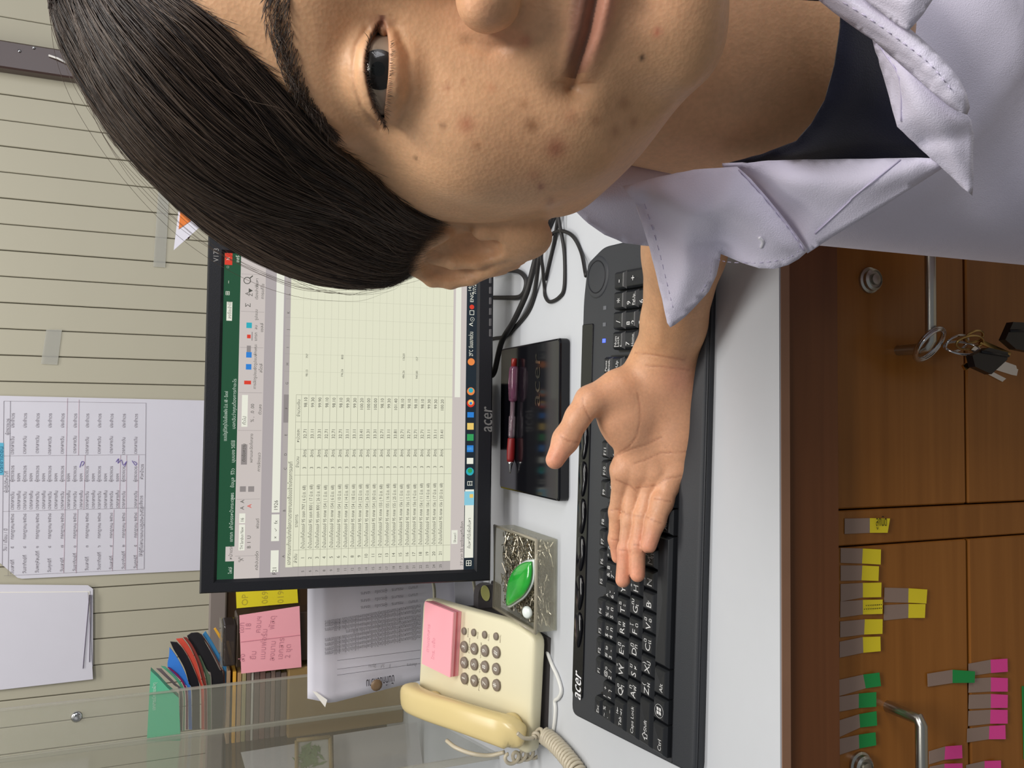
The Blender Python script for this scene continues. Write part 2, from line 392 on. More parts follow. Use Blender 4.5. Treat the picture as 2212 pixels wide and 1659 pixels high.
# ---------------------------------------------------------------- index flags stuck on the drawer fronts
M_CLEAR = mat('matt_clear_tape', (150, 128, 116), rough=0.6)
FC = {'yellow': mat('yellow_flag', (226, 206, 40), rough=0.6), 'green': mat('green_flag', (28, 140, 68), rough=0.6), 'pink': mat('pink_flag', (226, 70, 150), rough=0.6)}
FS = 532 / 1524.0
def fpx(q): return (1680 + q[0] * FS, 1080 + q[1] * FS)
flags = [
 ('yellow', [(413, 115), (568, 112), (678, 112), (663, 200), (568, 203), (413, 210)], 'yellow index flag with black handwriting stuck on the stile between drawers'),
 ('yellow', [(388, 297), (525, 300), (622, 303), (620, 396), (520, 393), (388, 388)], 'yellow index flag nearest the stile in the row under the desk rail'),
 ('yellow', [(388, 405), (522, 405), (610, 407), (606, 497), (517, 497), (388, 500)], 'yellow index flag, second from the stile, with a slanted fold'),
 ('yellow', [(388, 520), (525, 513), (625, 507), (623, 597), (525, 603), (388, 628)], 'yellow index flag, third from the stile, under the desk rail'),
 ('yellow', [(386, 628), (525, 618), (632, 612), (631, 700), (525, 708), (386, 727)], 'yellow index flag with a faint dotted stamp along its tip'),
 ('yellow', [(385, 752), (537, 738), (632, 733), (631, 823), (533, 832), (385, 850)], 'yellow index flag just past the dotted one, second last of its row'),
 ('yellow', [(382, 877), (525, 848), (618, 840), (620, 930), (528, 945), (382, 975)], 'yellow index flag at the far end of its row, beside the green flags'),
 ('yellow', [(660, 542), (808, 546), (908, 550), (902, 637), (806, 635), (657, 632)], 'yellow index flag of the lower pair, on the side towards the stile'),
 ('yellow', [(657, 650), (808, 643), (897, 640), (893, 725), (806, 730), (655, 745)], 'yellow index flag of the lower pair, on the side towards the telephone'),
 ('green', [(378, 1113), (527, 1080), (612, 1062), (622, 1145), (543, 1165), (378, 1213)], 'green index flag nearest the yellow ones under the desk rail'),
 ('green', [(376, 1218), (500, 1198), (593, 1182), (593, 1272), (500, 1287), (376, 1310)], 'green index flag, second in the row of four under the rail'),
 ('green', [(374, 1365), (503, 1325), (594, 1300), (598, 1388), (508, 1408), (372, 1470)], 'green index flag, third in the row of four under the rail'),
 ('green', [(372, 1480), (500, 1452), (588, 1430), (593, 1510), (503, 1537), (370, 1580)], 'green index flag last in the row of four, above the drawer lock'),
 ('green', [(925, 1075), (1080, 1050), (1203, 1055), (1200, 1125), (1080, 1132), (928, 1155)], 'lone green index flag whose tip reaches over the drawer seam'),
 ('pink', [(1180, 1013), (1315, 988), (1403, 977), (1405, 1057), (1318, 1070), (1180, 1090)], 'pink index flag beside the lone green one, nearest the stile'),
 ('pink', [(1183, 1105), (1317, 1098), (1405, 1097), (1405, 1180), (1317, 1185), (1180, 1192)], 'pink index flag half hidden under the lone green flag'),
 ('pink', [(1183, 1205), (1317, 1200), (1405, 1200), (1404, 1280), (1317, 1287), (1180, 1293)], 'pink index flag in the middle of the row on the lower drawer'),
 ('pink', [(1180, 1305), (1315, 1297), (1404, 1293), (1404, 1377), (1312, 1384), (1178, 1398)], 'pink index flag, fourth from the stile, on the lower drawer'),
 ('pink', [(1172, 1415), (1308, 1398), (1390, 1387), (1392, 1473), (1305, 1480), (1170, 1500)], 'pink index flag, fifth from the stile, slightly askew'),
 ('pink', [(935, 1555), (1035, 1525), (1122, 1510), (1125, 1590), (1030, 1607), (935, 1635)], 'pink index flag tucked under the steel handle, nearer its bent end'),
 ('pink', [(940, 1650), (1030, 1632), (1125, 1622), (1125, 1705), (1030, 1715), (935, 1735)], 'pink index flag under the steel handle, cut by the frame edge'),
 ('pink', [(1165, 1640), (1278, 1615), (1362, 1605), (1365, 1690), (1278, 1700), (1165, 1720)], 'pink index flag on the lower drawer, below the handle pair'),
]
flag_ink = {}
for i, (c, q, lab) in enumerate(flags):
    yy = YD - 0.0004 - (0.0008 if i == 13 else 0.0)
    P = [ony(*fpx(p), yy) for p in q]
    t = empty('index_flag', P[0], lab, 'flag', c + ' index flags on the desk drawers')
    lift = V3(0, -0.0025, 0)
    mesh('clear_strip', slab([P[0], P[1], P[4], P[5]], (0, -1, 0), 0.0003), M_CLEAR, t, smooth=False)
    ct = slab([P[1], P[2] + lift, P[3] + lift, P[4]], (0, -1, 0), 0.0003)
    mesh('colour_tip', ct, FC[c], t, smooth=False)
    if i in (0, 4):
        sh = Sheet('handwriting', mat('black_ink', (30, 34, 20), rough=0.8), t)
        ax = (P[2] - P[1]); ay = P[1] - P[4]
        if i == 0: sh.put('ลูกบิด', P[4] + ay * 0.5 + ax * 0.2 + lift * 1.1, ax / np.linalg.norm(ax), ay / np.linalg.norm(ay), 0.011, width=np.linalg.norm(ax) * 0.62)
        else: sh.put('.:::::::::', P[4] + ay * 0.38 - ax * 0.1 + lift * 1.1, ax / np.linalg.norm(ax), ay / np.linalg.norm(ay), 0.008, width=np.linalg.norm(ax) * 1.05)
# green strip at the very bottom of the lower drawer
P = [ony(X, Y, YD - 0.0004) for X, Y in ((2207, 1482), (2225, 1482), (2225, 1640), (2211, 1640))]
mesh('green_label', slab(P, (0, -1, 0), 0.0004), FC['green'], smooth=False, label='dark green label edge low on the drawer front', cat='label')
# ================================================================ the monitor
MB = ony(1060, 1255, 0.960); MT = ony(430, 1285, 1.004)
MB = V3(*MB)
MH = float(np.hypot(MT[2] - MB[2], MT[1] - MB[1])); MW = float(ony(448, 510, 1.004)[0] - MT[0])
mux = V3(1, 0, 0); muv = V3(0, MT[1] - MB[1], MT[2] - MB[2]); muv /= np.linalg.norm(muv); mun = np.cross(mux, muv)   # towards the viewer
def muv_of(X, Y, off=0.0):
    p = onplane(X, Y, MB + mun * off, mun) - MB
    return np.array([np.dot(p, mux), np.dot(p, muv)])
def mpt(u, v, off=0.0): return MB + mux * u + muv * v + mun * off
def mbox(u0, u1, v0, v1, o0, o1, bev=0.0, seg=1): return frame_map(box(u0, u1, v0, v1, o0, o1, bev, seg), MB, mux, muv, mun)
monitor = empty('monitor', V3(0, 0.98, DESK), 'black desktop monitor showing a spreadsheet, on a glossy square foot', 'monitor')
s0 = muv_of(1025, 1234); s1 = muv_of(487, 545)
sTL = muv_of(465, 1250)
U0, U1_, V0, V1_ = s0[0], s1[0], s0[1], (s1[1] + sTL[1]) / 2
U0 = (U0 + sTL[0]) / 2
# bezel: four mitred bars with a bevelled inner lip, round the screen
bez = []
def ringframe(ou0, ou1, ov0, ov1, iu0, iu1, iv0, iv1, zf, zi, zb_):
    v = []; f = []
    for (a0, a1, b0, b1, z) in ((ou0, ou1, ov0, ov1, zb_), (ou0, ou1, ov0, ov1, zf - 0.003), (ou0 + 0.002, ou1 - 0.002, ov0 + 0.002, ov1 - 0.002, zf), (iu0 - 0.003, iu1 + 0.003, iv0 - 0.003, iv1 + 0.003, zf), (iu0, iu1, iv0, iv1, zi)):
        v += [(a0, b0, z), (a1, b0, z), (a1, b1, z), (a0, b1, z)]
    for k in range(4):
        for j in range(4): f.append((k * 4 + j, k * 4 + (j + 1) % 4, (k + 1) * 4 + (j + 1) % 4, (k + 1) * 4 + j))
    return np.array(v), f
bez = mesh('bezel', frame_map(ringframe(0, MW, 0, MH, U0, U1_, V0, V1_, 0.0, -0.004, -0.022), MB, mux, muv, mun), M_BLACK, monitor, smooth=False)
mesh('back_shell', join(mbox(0.002, MW - 0.002, 0.002, MH - 0.002, -0.03, -0.0215, 0.004, 2), mbox(0.05, MW - 0.05, 0.04, MH - 0.04, -0.055, -0.028, 0.012, 3)), M_BLACK, monitor, smooth=False)
M_SHEET = mat('screen_sheet', (238, 238, 212), emit=0.86); M_GREEN = mat('screen_green', (18, 80, 50), emit=0.85)
M_RIB = mat('screen_ribbon', (219, 209, 204), emit=0.8); M_RIB2 = mat('screen_ribbon_dark', (192, 183, 184), emit=0.75)
M_HDR = mat('screen_header', (196, 188, 184), emit=0.75); M_HDRD = mat('screen_header_dark', (160, 152, 150), emit=0.75)
M_TASK = mat('screen_taskbar', (20, 36, 48), emit=0.8); M_SCRW = mat('screen_white', (240, 240, 225), emit=0.9)
M_SINK = mat('screen_ink', (92, 92, 84), emit=0.6); M_SLINE = mat('screen_line', (150, 150, 132), emit=0.7); M_SFAINT = mat('screen_faint_line', (208, 208, 186), emit=0.8)
M_SRED = mat('screen_red', (222, 58, 36), emit=0.9); M_SBLUE = mat('screen_blue', (40, 130, 215), emit=0.9); M_STXT = mat('screen_pale_text', (205, 220, 205), emit=0.85)
M_SYEL = mat('screen_yellow', (240, 205, 110), emit=0.9); M_STEAL = mat('screen_teal', (40, 175, 190), emit=0.9); M_SORG = mat('screen_orange', (240, 140, 70), emit=0.9)
M_SGR2 = mat('screen_bright_green', (50, 160, 90), emit=0.9); M_SSKY = mat('screen_sky', (140, 205, 225), emit=0.9)
scr = mesh('screen', mbox(U0, U1_, V0, V1_, -0.006, -0.004), M_SHEET, monitor, smooth=False, label='lit screen with a spreadsheet')
def vX(X, Y=1240): return muv_of(X, Y, -0.004)[1]
def uY(Y, X=800): return muv_of(X, Y, -0.004)[0]
def rect(sh, u0, u1, v0, v1, lay): sh.extra.append(quad(mpt(u0, v0, lay), mpt(u1, v0, lay), mpt(u1, v1, lay), mpt(u0, v1, lay)))
L1, L2, L3, L4 = -0.00385, -0.0037, -0.00355, -0.0034
S = {}
def sheet(name, m): S[name] = Sheet(name, m, scr); return S[name]
title = sheet('title_bar', M_GREEN); ribbon = sheet('ribbon', M_RIB); quick = sheet('toolbar_strip', M_RIB2); hdr = sheet('sheet_header', M_HDR); hdrd = sheet('selected_header', M_HDRD)
task = sheet('taskbar', M_TASK); white = sheet('white_fields', M_SCRW); red = sheet('close_button', M_SRED); ink = sheet('sheet_text', M_SINK); lines = sheet('table_lines', M_SLINE); faint = sheet('cell_lines', M_SFAINT)
pale = sheet('menu_text', M_STXT); blue = sheet('blue_icon', M_SBLUE); yel = sheet('yellow_icon', M_SYEL); teal = sheet('teal_icon', M_STEAL); org = sheet('orange_icon', M_SORG); gr2 = sheet('green_icon', M_SGR2); sky = sheet('sky_icon', M_SSKY)
vt, vg, vr, vq, vn, vh, vs_ = V1_, vX(505), vX(560), vX(584), vX(601), vX(605), vX(616)
vtab = vX(486)
rect(title, U0, U1_, vg, V1_, L1); rect(ribbon, U0, U1_, vr, vg, L1); rect(quick, U0, U1_, vh, vr, L1)
u_tab0, u_tab1 = muv_of(490, 1214)[0], muv_of(490, 1182)[0]
rect(ribbon, u_tab0, u_tab1, vg, vtab, L2)
rect(white, U0 + 0.006, muv_of(590, 1190)[0], vn, vq, L2); rect(white, muv_of(590, 1170)[0], muv_of(590, 1112)[0], vn, vq, L2); rect(white, muv_of(590, 1108)[0], U1_ - 0.002, vn, vq, L2)
u_row = muv_of(640, 1226)[0]
rect(hdr, U0, U1_, vs_, vh, L2)
v_bot = vX(972); v_tabs = vX(988); v_stat = vX(1001)
rect(hdr, U0, u_row, v_bot, vs_, L2); rect(ribbon, U0, U1_, v_stat, v_bot, L2); rect(white, muv_of(980, 1176)[0], muv_of(980, 1146)[0], vX(987), vX(974), L3)
rect(white, muv_of(990, 858)[0], muv_of(990, 600)[0], vX(989), vX(977), L3)
rect(task, U0, U1_, V0, v_stat, L2); rect(white, muv_of(1010, 1206)[0], muv_of(1010, 1058)[0], V0 + 0.0012, v_stat - 0.0008, L3)
uF0, uF1 = muv_of(612, 913)[0], muv_of(612, 852)[0]
rect(hdrd, uF0, uF1, vs_, vh, L3)
# columns and rows
TOPROW = [vX(632), vX(644)]; dr = (vX(851, 1240) - vX(644, 1240)) / 13.7
nrow = 22
vr_ = [TOPROW[1] + dr * k for k in range(nrow)]; vlast = vX(966)
cols = [muv_of(740, Y)[0] for Y in (1186, 1026, 971, 912, 854)]
def hl(sh, u0, u1, v, t=0.0003, lay=L3): rect(sh, u0, u1, v - t / 2, v + t / 2, lay)
def vl(sh, u, v0, v1, t=0.0003, lay=L3): rect(sh, u - t / 2, u + t / 2, v0, v1, lay)
hl(lines, u_row, cols[4], TOPROW[0])
for k in range(nrow):
    v = vr_[k]
    if v > v_bot: hl(lines, u_row, cols[4], v); hl(faint, cols[4], U1_, v, 0.00025)
for u in cols: vl(lines, u, v_bot, TOPROW[0])
vl(lines, u_row + 0.0002, v_bot, TOPROW[0], 0.0003)
gc = [muv_of(800, Y)[0] for Y in (806, 769, 731, 692, 653, 615, 576)]
for u in gc: vl(faint, u, v_bot, vs_, 0.00025); vl(hdrd, u, vs_, vh, 0.0002)
for k, v in enumerate(vr_):
    if v > v_bot: hl(hdrd, U0, u_row, v, 0.0002, L3)
AX, AY = mux, muv
def st(sh, s, u, v, size, width=None, align='l', lay=L4): sh.put(s, mpt(u, v, lay), AX, AY, size, width, align)
hs = abs(dr)
# sheet text
st(ink, 'เอกสารแนบท้ายบันทึกข้อความรายงานขอซื้อขอจ้างโครงการเลขที่', muv_of(622, 1222)[0], vX(627), 0.0062, width=muv_of(622, 998)[0] - muv_of(622, 1222)[0])
st(ink, 'ลำดับ', (u_row + cols[0]) / 2, vX(641), hs * 0.62, align='c'); st(ink, 'รายการ', (cols[0] + cols[1]) / 2 - 0.01, vX(641), hs * 0.62, align='c'); st(ink, 'จำนวน', (cols[1] + cols[2]) / 2, vX(641), hs * 0.62, align='c')
st(ink, 'หน่วยละ', (cols[2] + cols[3]) / 2, vX(641), hs * 0.62, align='c'); st(ink, 'จำนวนเงิน', (cols[3] + cols[4]) / 2, vX(641), hs * 0.62, align='c')
rows = [('ขยค 797 ( 6 มิ.ย. 68)', '32.71', '98.10'), ('ขยค 800 ( 17 มิ.ย. 68)', '33.11', '99.30'), ('ขยค 800 ( 26 มิ.ย. 68)', '33.31', '99.90'), ('คคพ 154 ( 1 มิ.ย. 68)', '32.71', '98.10'), ('คคพ 154 ( 6 มิ.ย. 68)', '32.71', '98.10'),
        ('คคพ 154 ( 10 มิ.ย. 68)', '32.71', '98.10'), ('คคพ 154 ( 14 มิ.ย. 68)', '33.11', '99.30'), ('คคพ 154 ( 18 มิ.ย. 68)', '33.11', '99.30'), ('คคพ 154 ( 22 มิ.ย. 68)', '33.41', '100.20'), ('คคพ 154 ( 26 มิ.ย. 68)', '33.31', '100.00'),
        ('คคพ 154 ( 30 มิ.ย. 68)', '33.31', '100.00'), ('คคพ 155 ( 9 มิ.ย. 68)', '32.71', '98.10'), ('คคพ 155 ( 16 มิ.ย. 68)', '33.11', '99.30'), ('คคพ 155 ( 25 มิ.ย. 68)', '33.81', '101.40'), ('คคพ 156 ( 1 มิ.ย. 68)', '32.71', '98.10'),
        ('คคพ 156 ( 5 มิ.ย. 68)', '32.71', '98.10'), ('คคพ 156 ( 9 มิ.ย. 68)', '32.71', '98.10'), ('คคพ 156 ( 11 มิ.ย. 68)', '32.71', '98.10'), ('คคพ 156 ( 14 มิ.ย. 68)', '33.11', '99.30'), ('คคพ 156 ( 17 มิ.ย. 68)', '33.11', '99.30'), ('คคพ 156 ( 20 มิ.ย. 68)', '33.41', '100.20')]
for k, (a_, b_, c_) in enumerate(rows):
    v = vr_[k] + dr * 0.8; z_ = hs * 0.66
    if v < v_bot: break
    st(ink, str(k + 1), (u_row + cols[0]) / 2, v, z_, align='c')
    st(ink, 'น้ำมันแก๊สโซฮอล์ 95 ' + a_, cols[0] + 0.0012, v, z_, width=(cols[1] - cols[0]) * (0.84 + 0.008 * (len(a_) - 20)))
    st(ink, '3', (cols[1] + cols[2]) / 2 - 0.008, v, z_); st(ink, 'ลิตร', (cols[1] + cols[2]) / 2 + 0.006, v, z_)
    st(ink, b_, (cols[2] + cols[3]) / 2 + 0.002, v, z_, align='c'); st(ink, c_, cols[4] - 0.003, v, z_, align='r')
    st(ink, str(k + 5), (U0 + u_row) / 2, v, z_ * 0.8, align='c')
for k, s1_, s2_ in ((0, '98.13', '797'), (5, '196.26', '800'), (14, '486.26', '13620'), (16, '940.80', '157')):
    v = vr_[k] + dr * 0.8
    st(ink, s1_, muv_of(750, 815)[0], v, hs * 0.45); st(ink, s2_, muv_of(750, 776)[0], v, hs * 0.45)
for s_, Y in zip('ABCDEFGHIJKL', (1203, 1104, 1013, 982, 940, 882, 828, 786, 750, 711, 674, 634)): st(ink, s_, muv_of(611, Y)[0], vX(614), 0.0042, align='c')
st(ink, 'Sheet1', muv_of(980, 1173)[0], vX(984), 0.0046); st(ink, '27 จาก 35 ชุดข้อมูลที่เลือก', U0 + 0.005, vX(999), 0.0044, width=0.055)
# ribbon text and pictograms
for s_, Y, X in (('ไฟล์', 1241, 494), ('แทรก', 1172, 499), ('เค้าโครงหน้ากระดาษ', 1146, 500), ('สูตร', 1081, 502), ('ข้อมูล', 1054, 503), ('รีวิว', 1026, 503), ('มุมมอง', 1000, 504), ('วิธีใช้', 969, 504), ('บอกฉันว่าคุณต้องการทำอะไร', 927, 506)): st(pale, s_, muv_of(X, Y)[0], vX(501, 1240), 0.0052)
st(ink, 'หน้าแรก', muv_of(500, 1210)[0], vX(501), 0.0052)
st(pale, 'แบบบัญชีวัสดุน้ำมันเชื้อเพลิง มิ.ย. 68 - Excel', muv_of(486, 953)[0], vX(483), 0.0056, width=muv_of(486, 845)[0] - muv_of(486, 953)[0])
rect(white, muv_of(494, 692)[0], muv_of(494, 651)[0], vX(489, 1240) + 0.0004, vX(476, 1240), L3); st(ink, 'ลงชื่อเข้าใช้', muv_of(494, 688)[0], vX(486, 1240), 0.0048)
rect(red, muv_of(494, 571)[0], U1_, vX(486), V1_ - 0.0004, L3); st(white, '×', muv_of(494, 562)[0], vX(482), 0.008); st(white, '–', muv_of(494, 611)[0], vX(482), 0.006); st(white, '⊞', muv_of(494, 637)[0], vX(482), 0.0066); st(white, '▫', muv_of(494, 585)[0], vX(482), 0.008)
st(white, 'แชร์', muv_of(515, 566)[0], vX(501), 0.0052)
for s_, Y, X, w in (('คลิปบอร์ด', 1233, 553, .022), ('ฟอนต์', 1143, 554, .012), ('การจัดแนว', 1019, 556, .022), ('ตัวเลข', 896, 558, .012), ('สไตล์', 805, 559, .011), ('เซลล์', 717, 560, .011), ('การแก้ไข', 645, 561, .018)): st(ink, s_, muv_of(X, Y)[0], vX(557), 0.0048, width=w)
for Y in (1202, 1079, 930, 848, 750, 672, 591): vl(hdrd, muv_of(530, Y)[0], vr + 0.001, vg - 0.001, 0.0003)
rect(white, muv_of(520, 1190)[0], muv_of(520, 1134)[0], vX(527), vX(514), L3); st(ink, 'TH Sarabun New', muv_of(520, 1188)[0], vX(524), 0.0052, width=0.026); rect(white, muv_of(520, 1131)[0], muv_of(520, 1110)[0], vX(527), vX(514), L3); st(ink, '16', muv_of(520, 1129)[0], vX(524), 0.0052)
rect(white, muv_of(525, 922)[0], muv_of(525, 853)[0], vX(527), vX(514), L3); st(ink, 'ทั่วไป', muv_of(525, 918)[0], vX(524), 0.0052)
st(ink, 'B  I  U', muv_of(537, 1186)[0], vX(540), 0.0058); st(ink, 'A  A', muv_of(520, 1102)[0], vX(524), 0.0062); st(red, 'A', muv_of(540, 1098)[0], vX(540), 0.0068)
for Y in (1056, 1056): pass
rect(hdrd, muv_of(525, 1063)[0], muv_of(525, 1051)[0], vX(527), vX(514), L3); rect(hdrd, muv_of(543, 1063)[0], muv_of(543, 1051)[0], vX(545), vX(532), L3); rect(hdrd, muv_of(530, 1004)[0], muv_of(530, 960)[0], vX(528), vX(515), L3)
st(ink, 'ตัดข้อความ', muv_of(520, 998)[0], vX(524), 0.0048); st(ink, 'ผสานและจัดกึ่งกลาง', muv_of(540, 1000)[0], vX(540), 0.0048, width=0.034)
st(ink, '✂', muv_of(520, 1217)[0], vX(524), 0.006); st(ink, '% ,  .0 .00', muv_of(545, 912)[0], vX(541), 0.0055); st(ink, 'Σ', muv_of(530, 663)[0], vX(528), 0.008); st(ink, 'A', muv_of(533, 637)[0], vX(524), 0.006); st(ink, 'Z▼', muv_of(533, 639)[0], vX(532), 0.006)
rect(teal, muv_of(535, 708)[0], muv_of(535, 696)[0], vX(532), vX(520), L3); rect(red, muv_of(530, 730)[0], muv_of(530, 722)[0], vX(530), vX(522), L3); rect(hdrd, muv_of(535, 735)[0], muv_of(535, 716)[0], vX(534), vX(532), L3); rect(hdrd, muv_of(535, 760)[0], muv_of(535, 746)[0], vX(531), vX(522), L3)
rect(blue, muv_of(535, 798)[0], muv_of(535, 786)[0], vX(533), vX(521), L3); rect(blue, muv_of(535, 772)[0], muv_of(535, 760)[0], vX(533), vX(521), L3); rect(red, muv_of(530, 830)[0], muv_of(530, 822)[0], vX(533), vX(518), L3)
for s_, Y in (('การจัดรูปแบบ', 840), ('จัดรูปแบบ', 798), ('ลักษณะ', 768), ('แทรก', 736), ('ลบ', 711), ('รูปแบบ', 691), ('เรียงลำดับ', 646), ('ค้นหา', 618)): st(ink, s_, muv_of(545, Y)[0], vX(544), 0.0046)
st(ink, 'F21', muv_of(592, 1243)[0], vX(597), 0.0066); st(ink, '×   ✓   fx', muv_of(592, 1165)[0], vX(597), 0.0056); st(ink, '1926', muv_of(592, 1104)[0], vX(597), 0.0062)
# magnifier on the ribbon
c = muv_of(536, 605); q = [mpt(c[0] + 0.0038 * math.cos(t), c[1] + 0.0012 + 0.0038 * math.sin(t), L3) for t in np.linspace(0, 2 * PI, 17)]
ink.extra.append(tube(q, 0.0005, 4, cap=False)); ink.extra.append(tube([mpt(c[0] + 0.003, c[1] - 0.0018, L3), mpt(c[0] + 0.006, c[1] - 0.005, L3)], 0.0006, 4))
# taskbar icons
vc = (V0 + v_stat) / 2; ic = 0.0042
def icon(sh, Y, w=1.0): u = muv_of(1012, Y)[0]; rect(sh, u - ic * w, u + ic * w, vc - ic, vc + ic, L3); return u
def disc(sh, Y, r, lay=L3): u = muv_of(1012, Y)[0]; n = 14; sh.extra.append((np.array([mpt(u + r * math.cos(2 * PI * k / n), vc + r * math.sin(2 * PI * k / n), lay) for k in range(n)]), [tuple(range(n))]))
st(white, '⊞', muv_of(1012, 1218)[0], vc - 0.0035, 0.0105, align='c'); st(white, '日', muv_of(1012, 1046)[0], vc - 0.003, 0.008, align='c')
disc(teal, 1019, 0.005); disc(gr2, 1017, 0.003, L4); icon(white, 996, 0.9); icon(blue, 969.5); icon(sky, 969.5, 0.4); icon(gr2, 945); icon(yel, 921); icon(blue, 896, 0.8); disc(red, 871, 0.005); disc(yel, 869, 0.0035, L4); disc(blue, 871, 0.0018, L4 + 0.0002); disc(org, 845, 0.005); disc(teal, 843, 0.003, L4)
rect(sky, muv_of(1012, 1092)[0], muv_of(1012, 1062)[0], V0 + 0.001, v_stat, L4); rect(yel, muv_of(1012, 1076)[0], muv_of(1012, 1068)[0], V0 + 0.002, vc, L4 + 0.0001)
st(ink, 'ค้นหาที่นี่เพื่อค้นหา', muv_of(1012, 1186)[0], vc - 0.002, 0.0056, width=0.038)
disc(org, 781, 0.0046); st(white, '29°C  มีเมฆบางส่วน', muv_of(1012, 769)[0], vc - 0.002, 0.0072, width=muv_of(1012, 716)[0] - muv_of(1012, 769)[0])
st(white, '^', muv_of(1012, 700)[0], vc - 0.005, 0.012, align='c'); st(white, '⊙', muv_of(1012, 689)[0], vc - 0.003, 0.008, align='c'); st(white, '□', muv_of(1012, 675)[0], vc - 0.003, 0.008, align='c'); disc(red, 662, 0.003); st(white, 'ENG', muv_of(1012, 652)[0], vc - 0.002, 0.0064)
st(white, '14:57', muv_of(1012, 629)[0], vc + 0.0008, 0.0062); st(white, '7/7/2568', muv_of(1012, 634)[0], vc - 0.0052, 0.0062); rect(white, muv_of(1012, 599)[0], muv_of(1012, 590)[0], vc - 0.004, vc + 0.003, L3)
# lettering and buttons on the bezel
M_SILV = mat('silver_print', (150, 148, 146), rough=0.4)
sv = Sheet('bezel_lettering', M_SILV, bez)
w_ = muv_of(1050, 880)[0] - muv_of(1050, 934)[0]
sv.put('acer', mpt(muv_of(1050, 934)[0], V0 - 0.0205, 0.0003), mux, muv, 0.023, width=w_, shear=0.1)
sv.put('acer', mpt(muv_of(1050, 934)[0] + 0.0003, V0 - 0.0205, 0.0003), mux, muv, 0.023, width=w_, shear=0.1)
pV = muv_of(472, 566); sv.put('V173', mpt(pV[0], pV[1], 0.0003), mux, muv, 0.0085, width=muv_of(472, 537)[0] - pV[0])
M_BTN = mat('grey_button', (88, 86, 88), rough=0.4)
for Y0_, Y1_ in ((1590 * .2532 + 480 - 255, 0),): pass
for za, zb2 in ((905, 985), (815, 895), (725, 800), (635, 710), (545, 620), (425, 530)):
    ya, yb = 480 + za * .2532, 480 + zb2 * .2532
    u0_, v0_ = muv_of(1059, yb); u1_, _ = muv_of(1059, ya)
    mesh('button', mbox(u0_ + 0.001, u1_ - 0.001, v0_ - 0.0016, v0_ + 0.0016, -0.001, 0.0012, 0.0006), M_BTN, bez, smooth=False)
u0_, v0_ = muv_of(1060, 580)
mesh('power_light', frame_map(prism(rrect(-0.0028, 0.0028, -0.0016, 0.0016, 0.0015), 0, 0.0008), mpt(u0_, v0_, 0), mux, muv, mun), mat('blue_led', (60, 140, 255), emit=6.0), bez)
# stand: neck and glossy foot with raised lettering
zf = DESK + 0.0135
FL, FR = onz(1205, 1080, zf), onz(1211, 738, zf); RL, RR = onz(1075, 1057, zf), onz(1085, 745, zf)
yfr, yre = (FL[1] + FR[1]) / 2, (RL[1] + RR[1]) / 2
xl, xr = (FL[0] + RL[0]) / 2, (FR[0] + RR[0]) / 2
foot = mesh('stand_foot', prism(rrect(xl, xr, yfr, yre, 0.006, 4), DESK, zf, 0.0025, 2), M_GLOSS, monitor, smooth=False)
mesh('foot_seam', box(xl + 0.003, xr - 0.003, yfr + 0.0008, yfr + 0.0016, zf - 0.0004, zf + 0.0004), M_BLACK, foot, smooth=False)
nx0, nx1 = ony(1090, 972, 1.035)[0], ony(1090, 828, 1.035)[0]
mesh('stand_neck', box(nx0, nx1, 1.035, 1.075, zf - 0.001, 0.93, 0.004, 2), M_GLOSS, monitor, smooth=False)
ft = Sheet('foot_lettering', mat('silver_emboss', (170, 165, 150), rough=0.15, metal=1.0), foot)
p0_ = onz(1166, 880, zf + 0.0004); p1_ = onz(1166, 764, zf + 0.0004)
ft.put('acer', V3(p0_[0], p0_[1], zf + 0.0004), (1, 0, 0), (0, 1, 0), 0.03, width=float(p1_[0] - p0_[0]), shear=0.1)

# ---------------------------------------------------------------- pen lying on the foot
zp = zf + 0.0052
A_, B_ = onz(1102, 1022, zp), onz(1111, 774, zp); ax_ = B_ - A_; Lp = np.linalg.norm(ax_); ax_ /= Lp
pen = empty('ballpoint_pen', (A_ + B_) / 2, 'red and clear ballpoint pen lying across the black monitor foot', 'pen')
t_ = lambda Y: (1022 - Y) / (1022 - 774) * Lp
mesh('tip', lathe([(0.0006, 0), (0.0012, t_(1016)), (0.0028, t_(1002)), (0.0042, t_(997))], A_, ax_, 16), M_CHROME, pen)
mesh('grip', lathe([(0.0044, t_(997)), (0.005, t_(990)), (0.0052, t_(970)), (0.0046, t_(948)), (0.004, t_(946))], A_, ax_, 16), mat('red_rubber', (122, 22, 24), rough=0.45), pen)
mesh('barrel', lathe([(0.0034, t_(946)), (0.0042, t_(940)), (0.0042, t_(900)), (0.003, t_(898)), (0.003, t_(868))], A_, ax_, 16), clear_mat('smoky_clear', (150, 130, 140), 0.35), pen)
mesh('refill', lathe([(0.0015, t_(946)), (0.0015, t_(860))], A_, ax_, 10), mat('dark_red_ink', (70, 18, 34), rough=0.3), pen)
mesh('collar', lathe([(0.003, t_(868)), (0.0052, t_(864)), (0.0058, t_(850)), (0.0058, t_(796)), (0.0046, t_(791))], A_, ax_, 16), clear_mat('violet_clear', (120, 70, 96), 0.5), pen)
mesh('button', lathe([(0.0036, t_(793)), (0.0036, t_(776)), (0.003, t_(774))], A_, ax_, 14), mat('red_plastic', (120, 26, 20), rough=0.3), pen)
sd = np.cross(ax_, TOPV); c0 = A_ + ax_ * t_(860) + TOPV * 0.005 + sd * 0.002; c1 = A_ + ax_ * t_(800) + TOPV * 0.006 + sd * 0.002
mesh('clip', tube([c1, (c0 + c1) / 2 + TOPV * 0.001, c0], 0.0013, 6), clear_mat('violet_clear', (120, 70, 96), 0.5), pen)

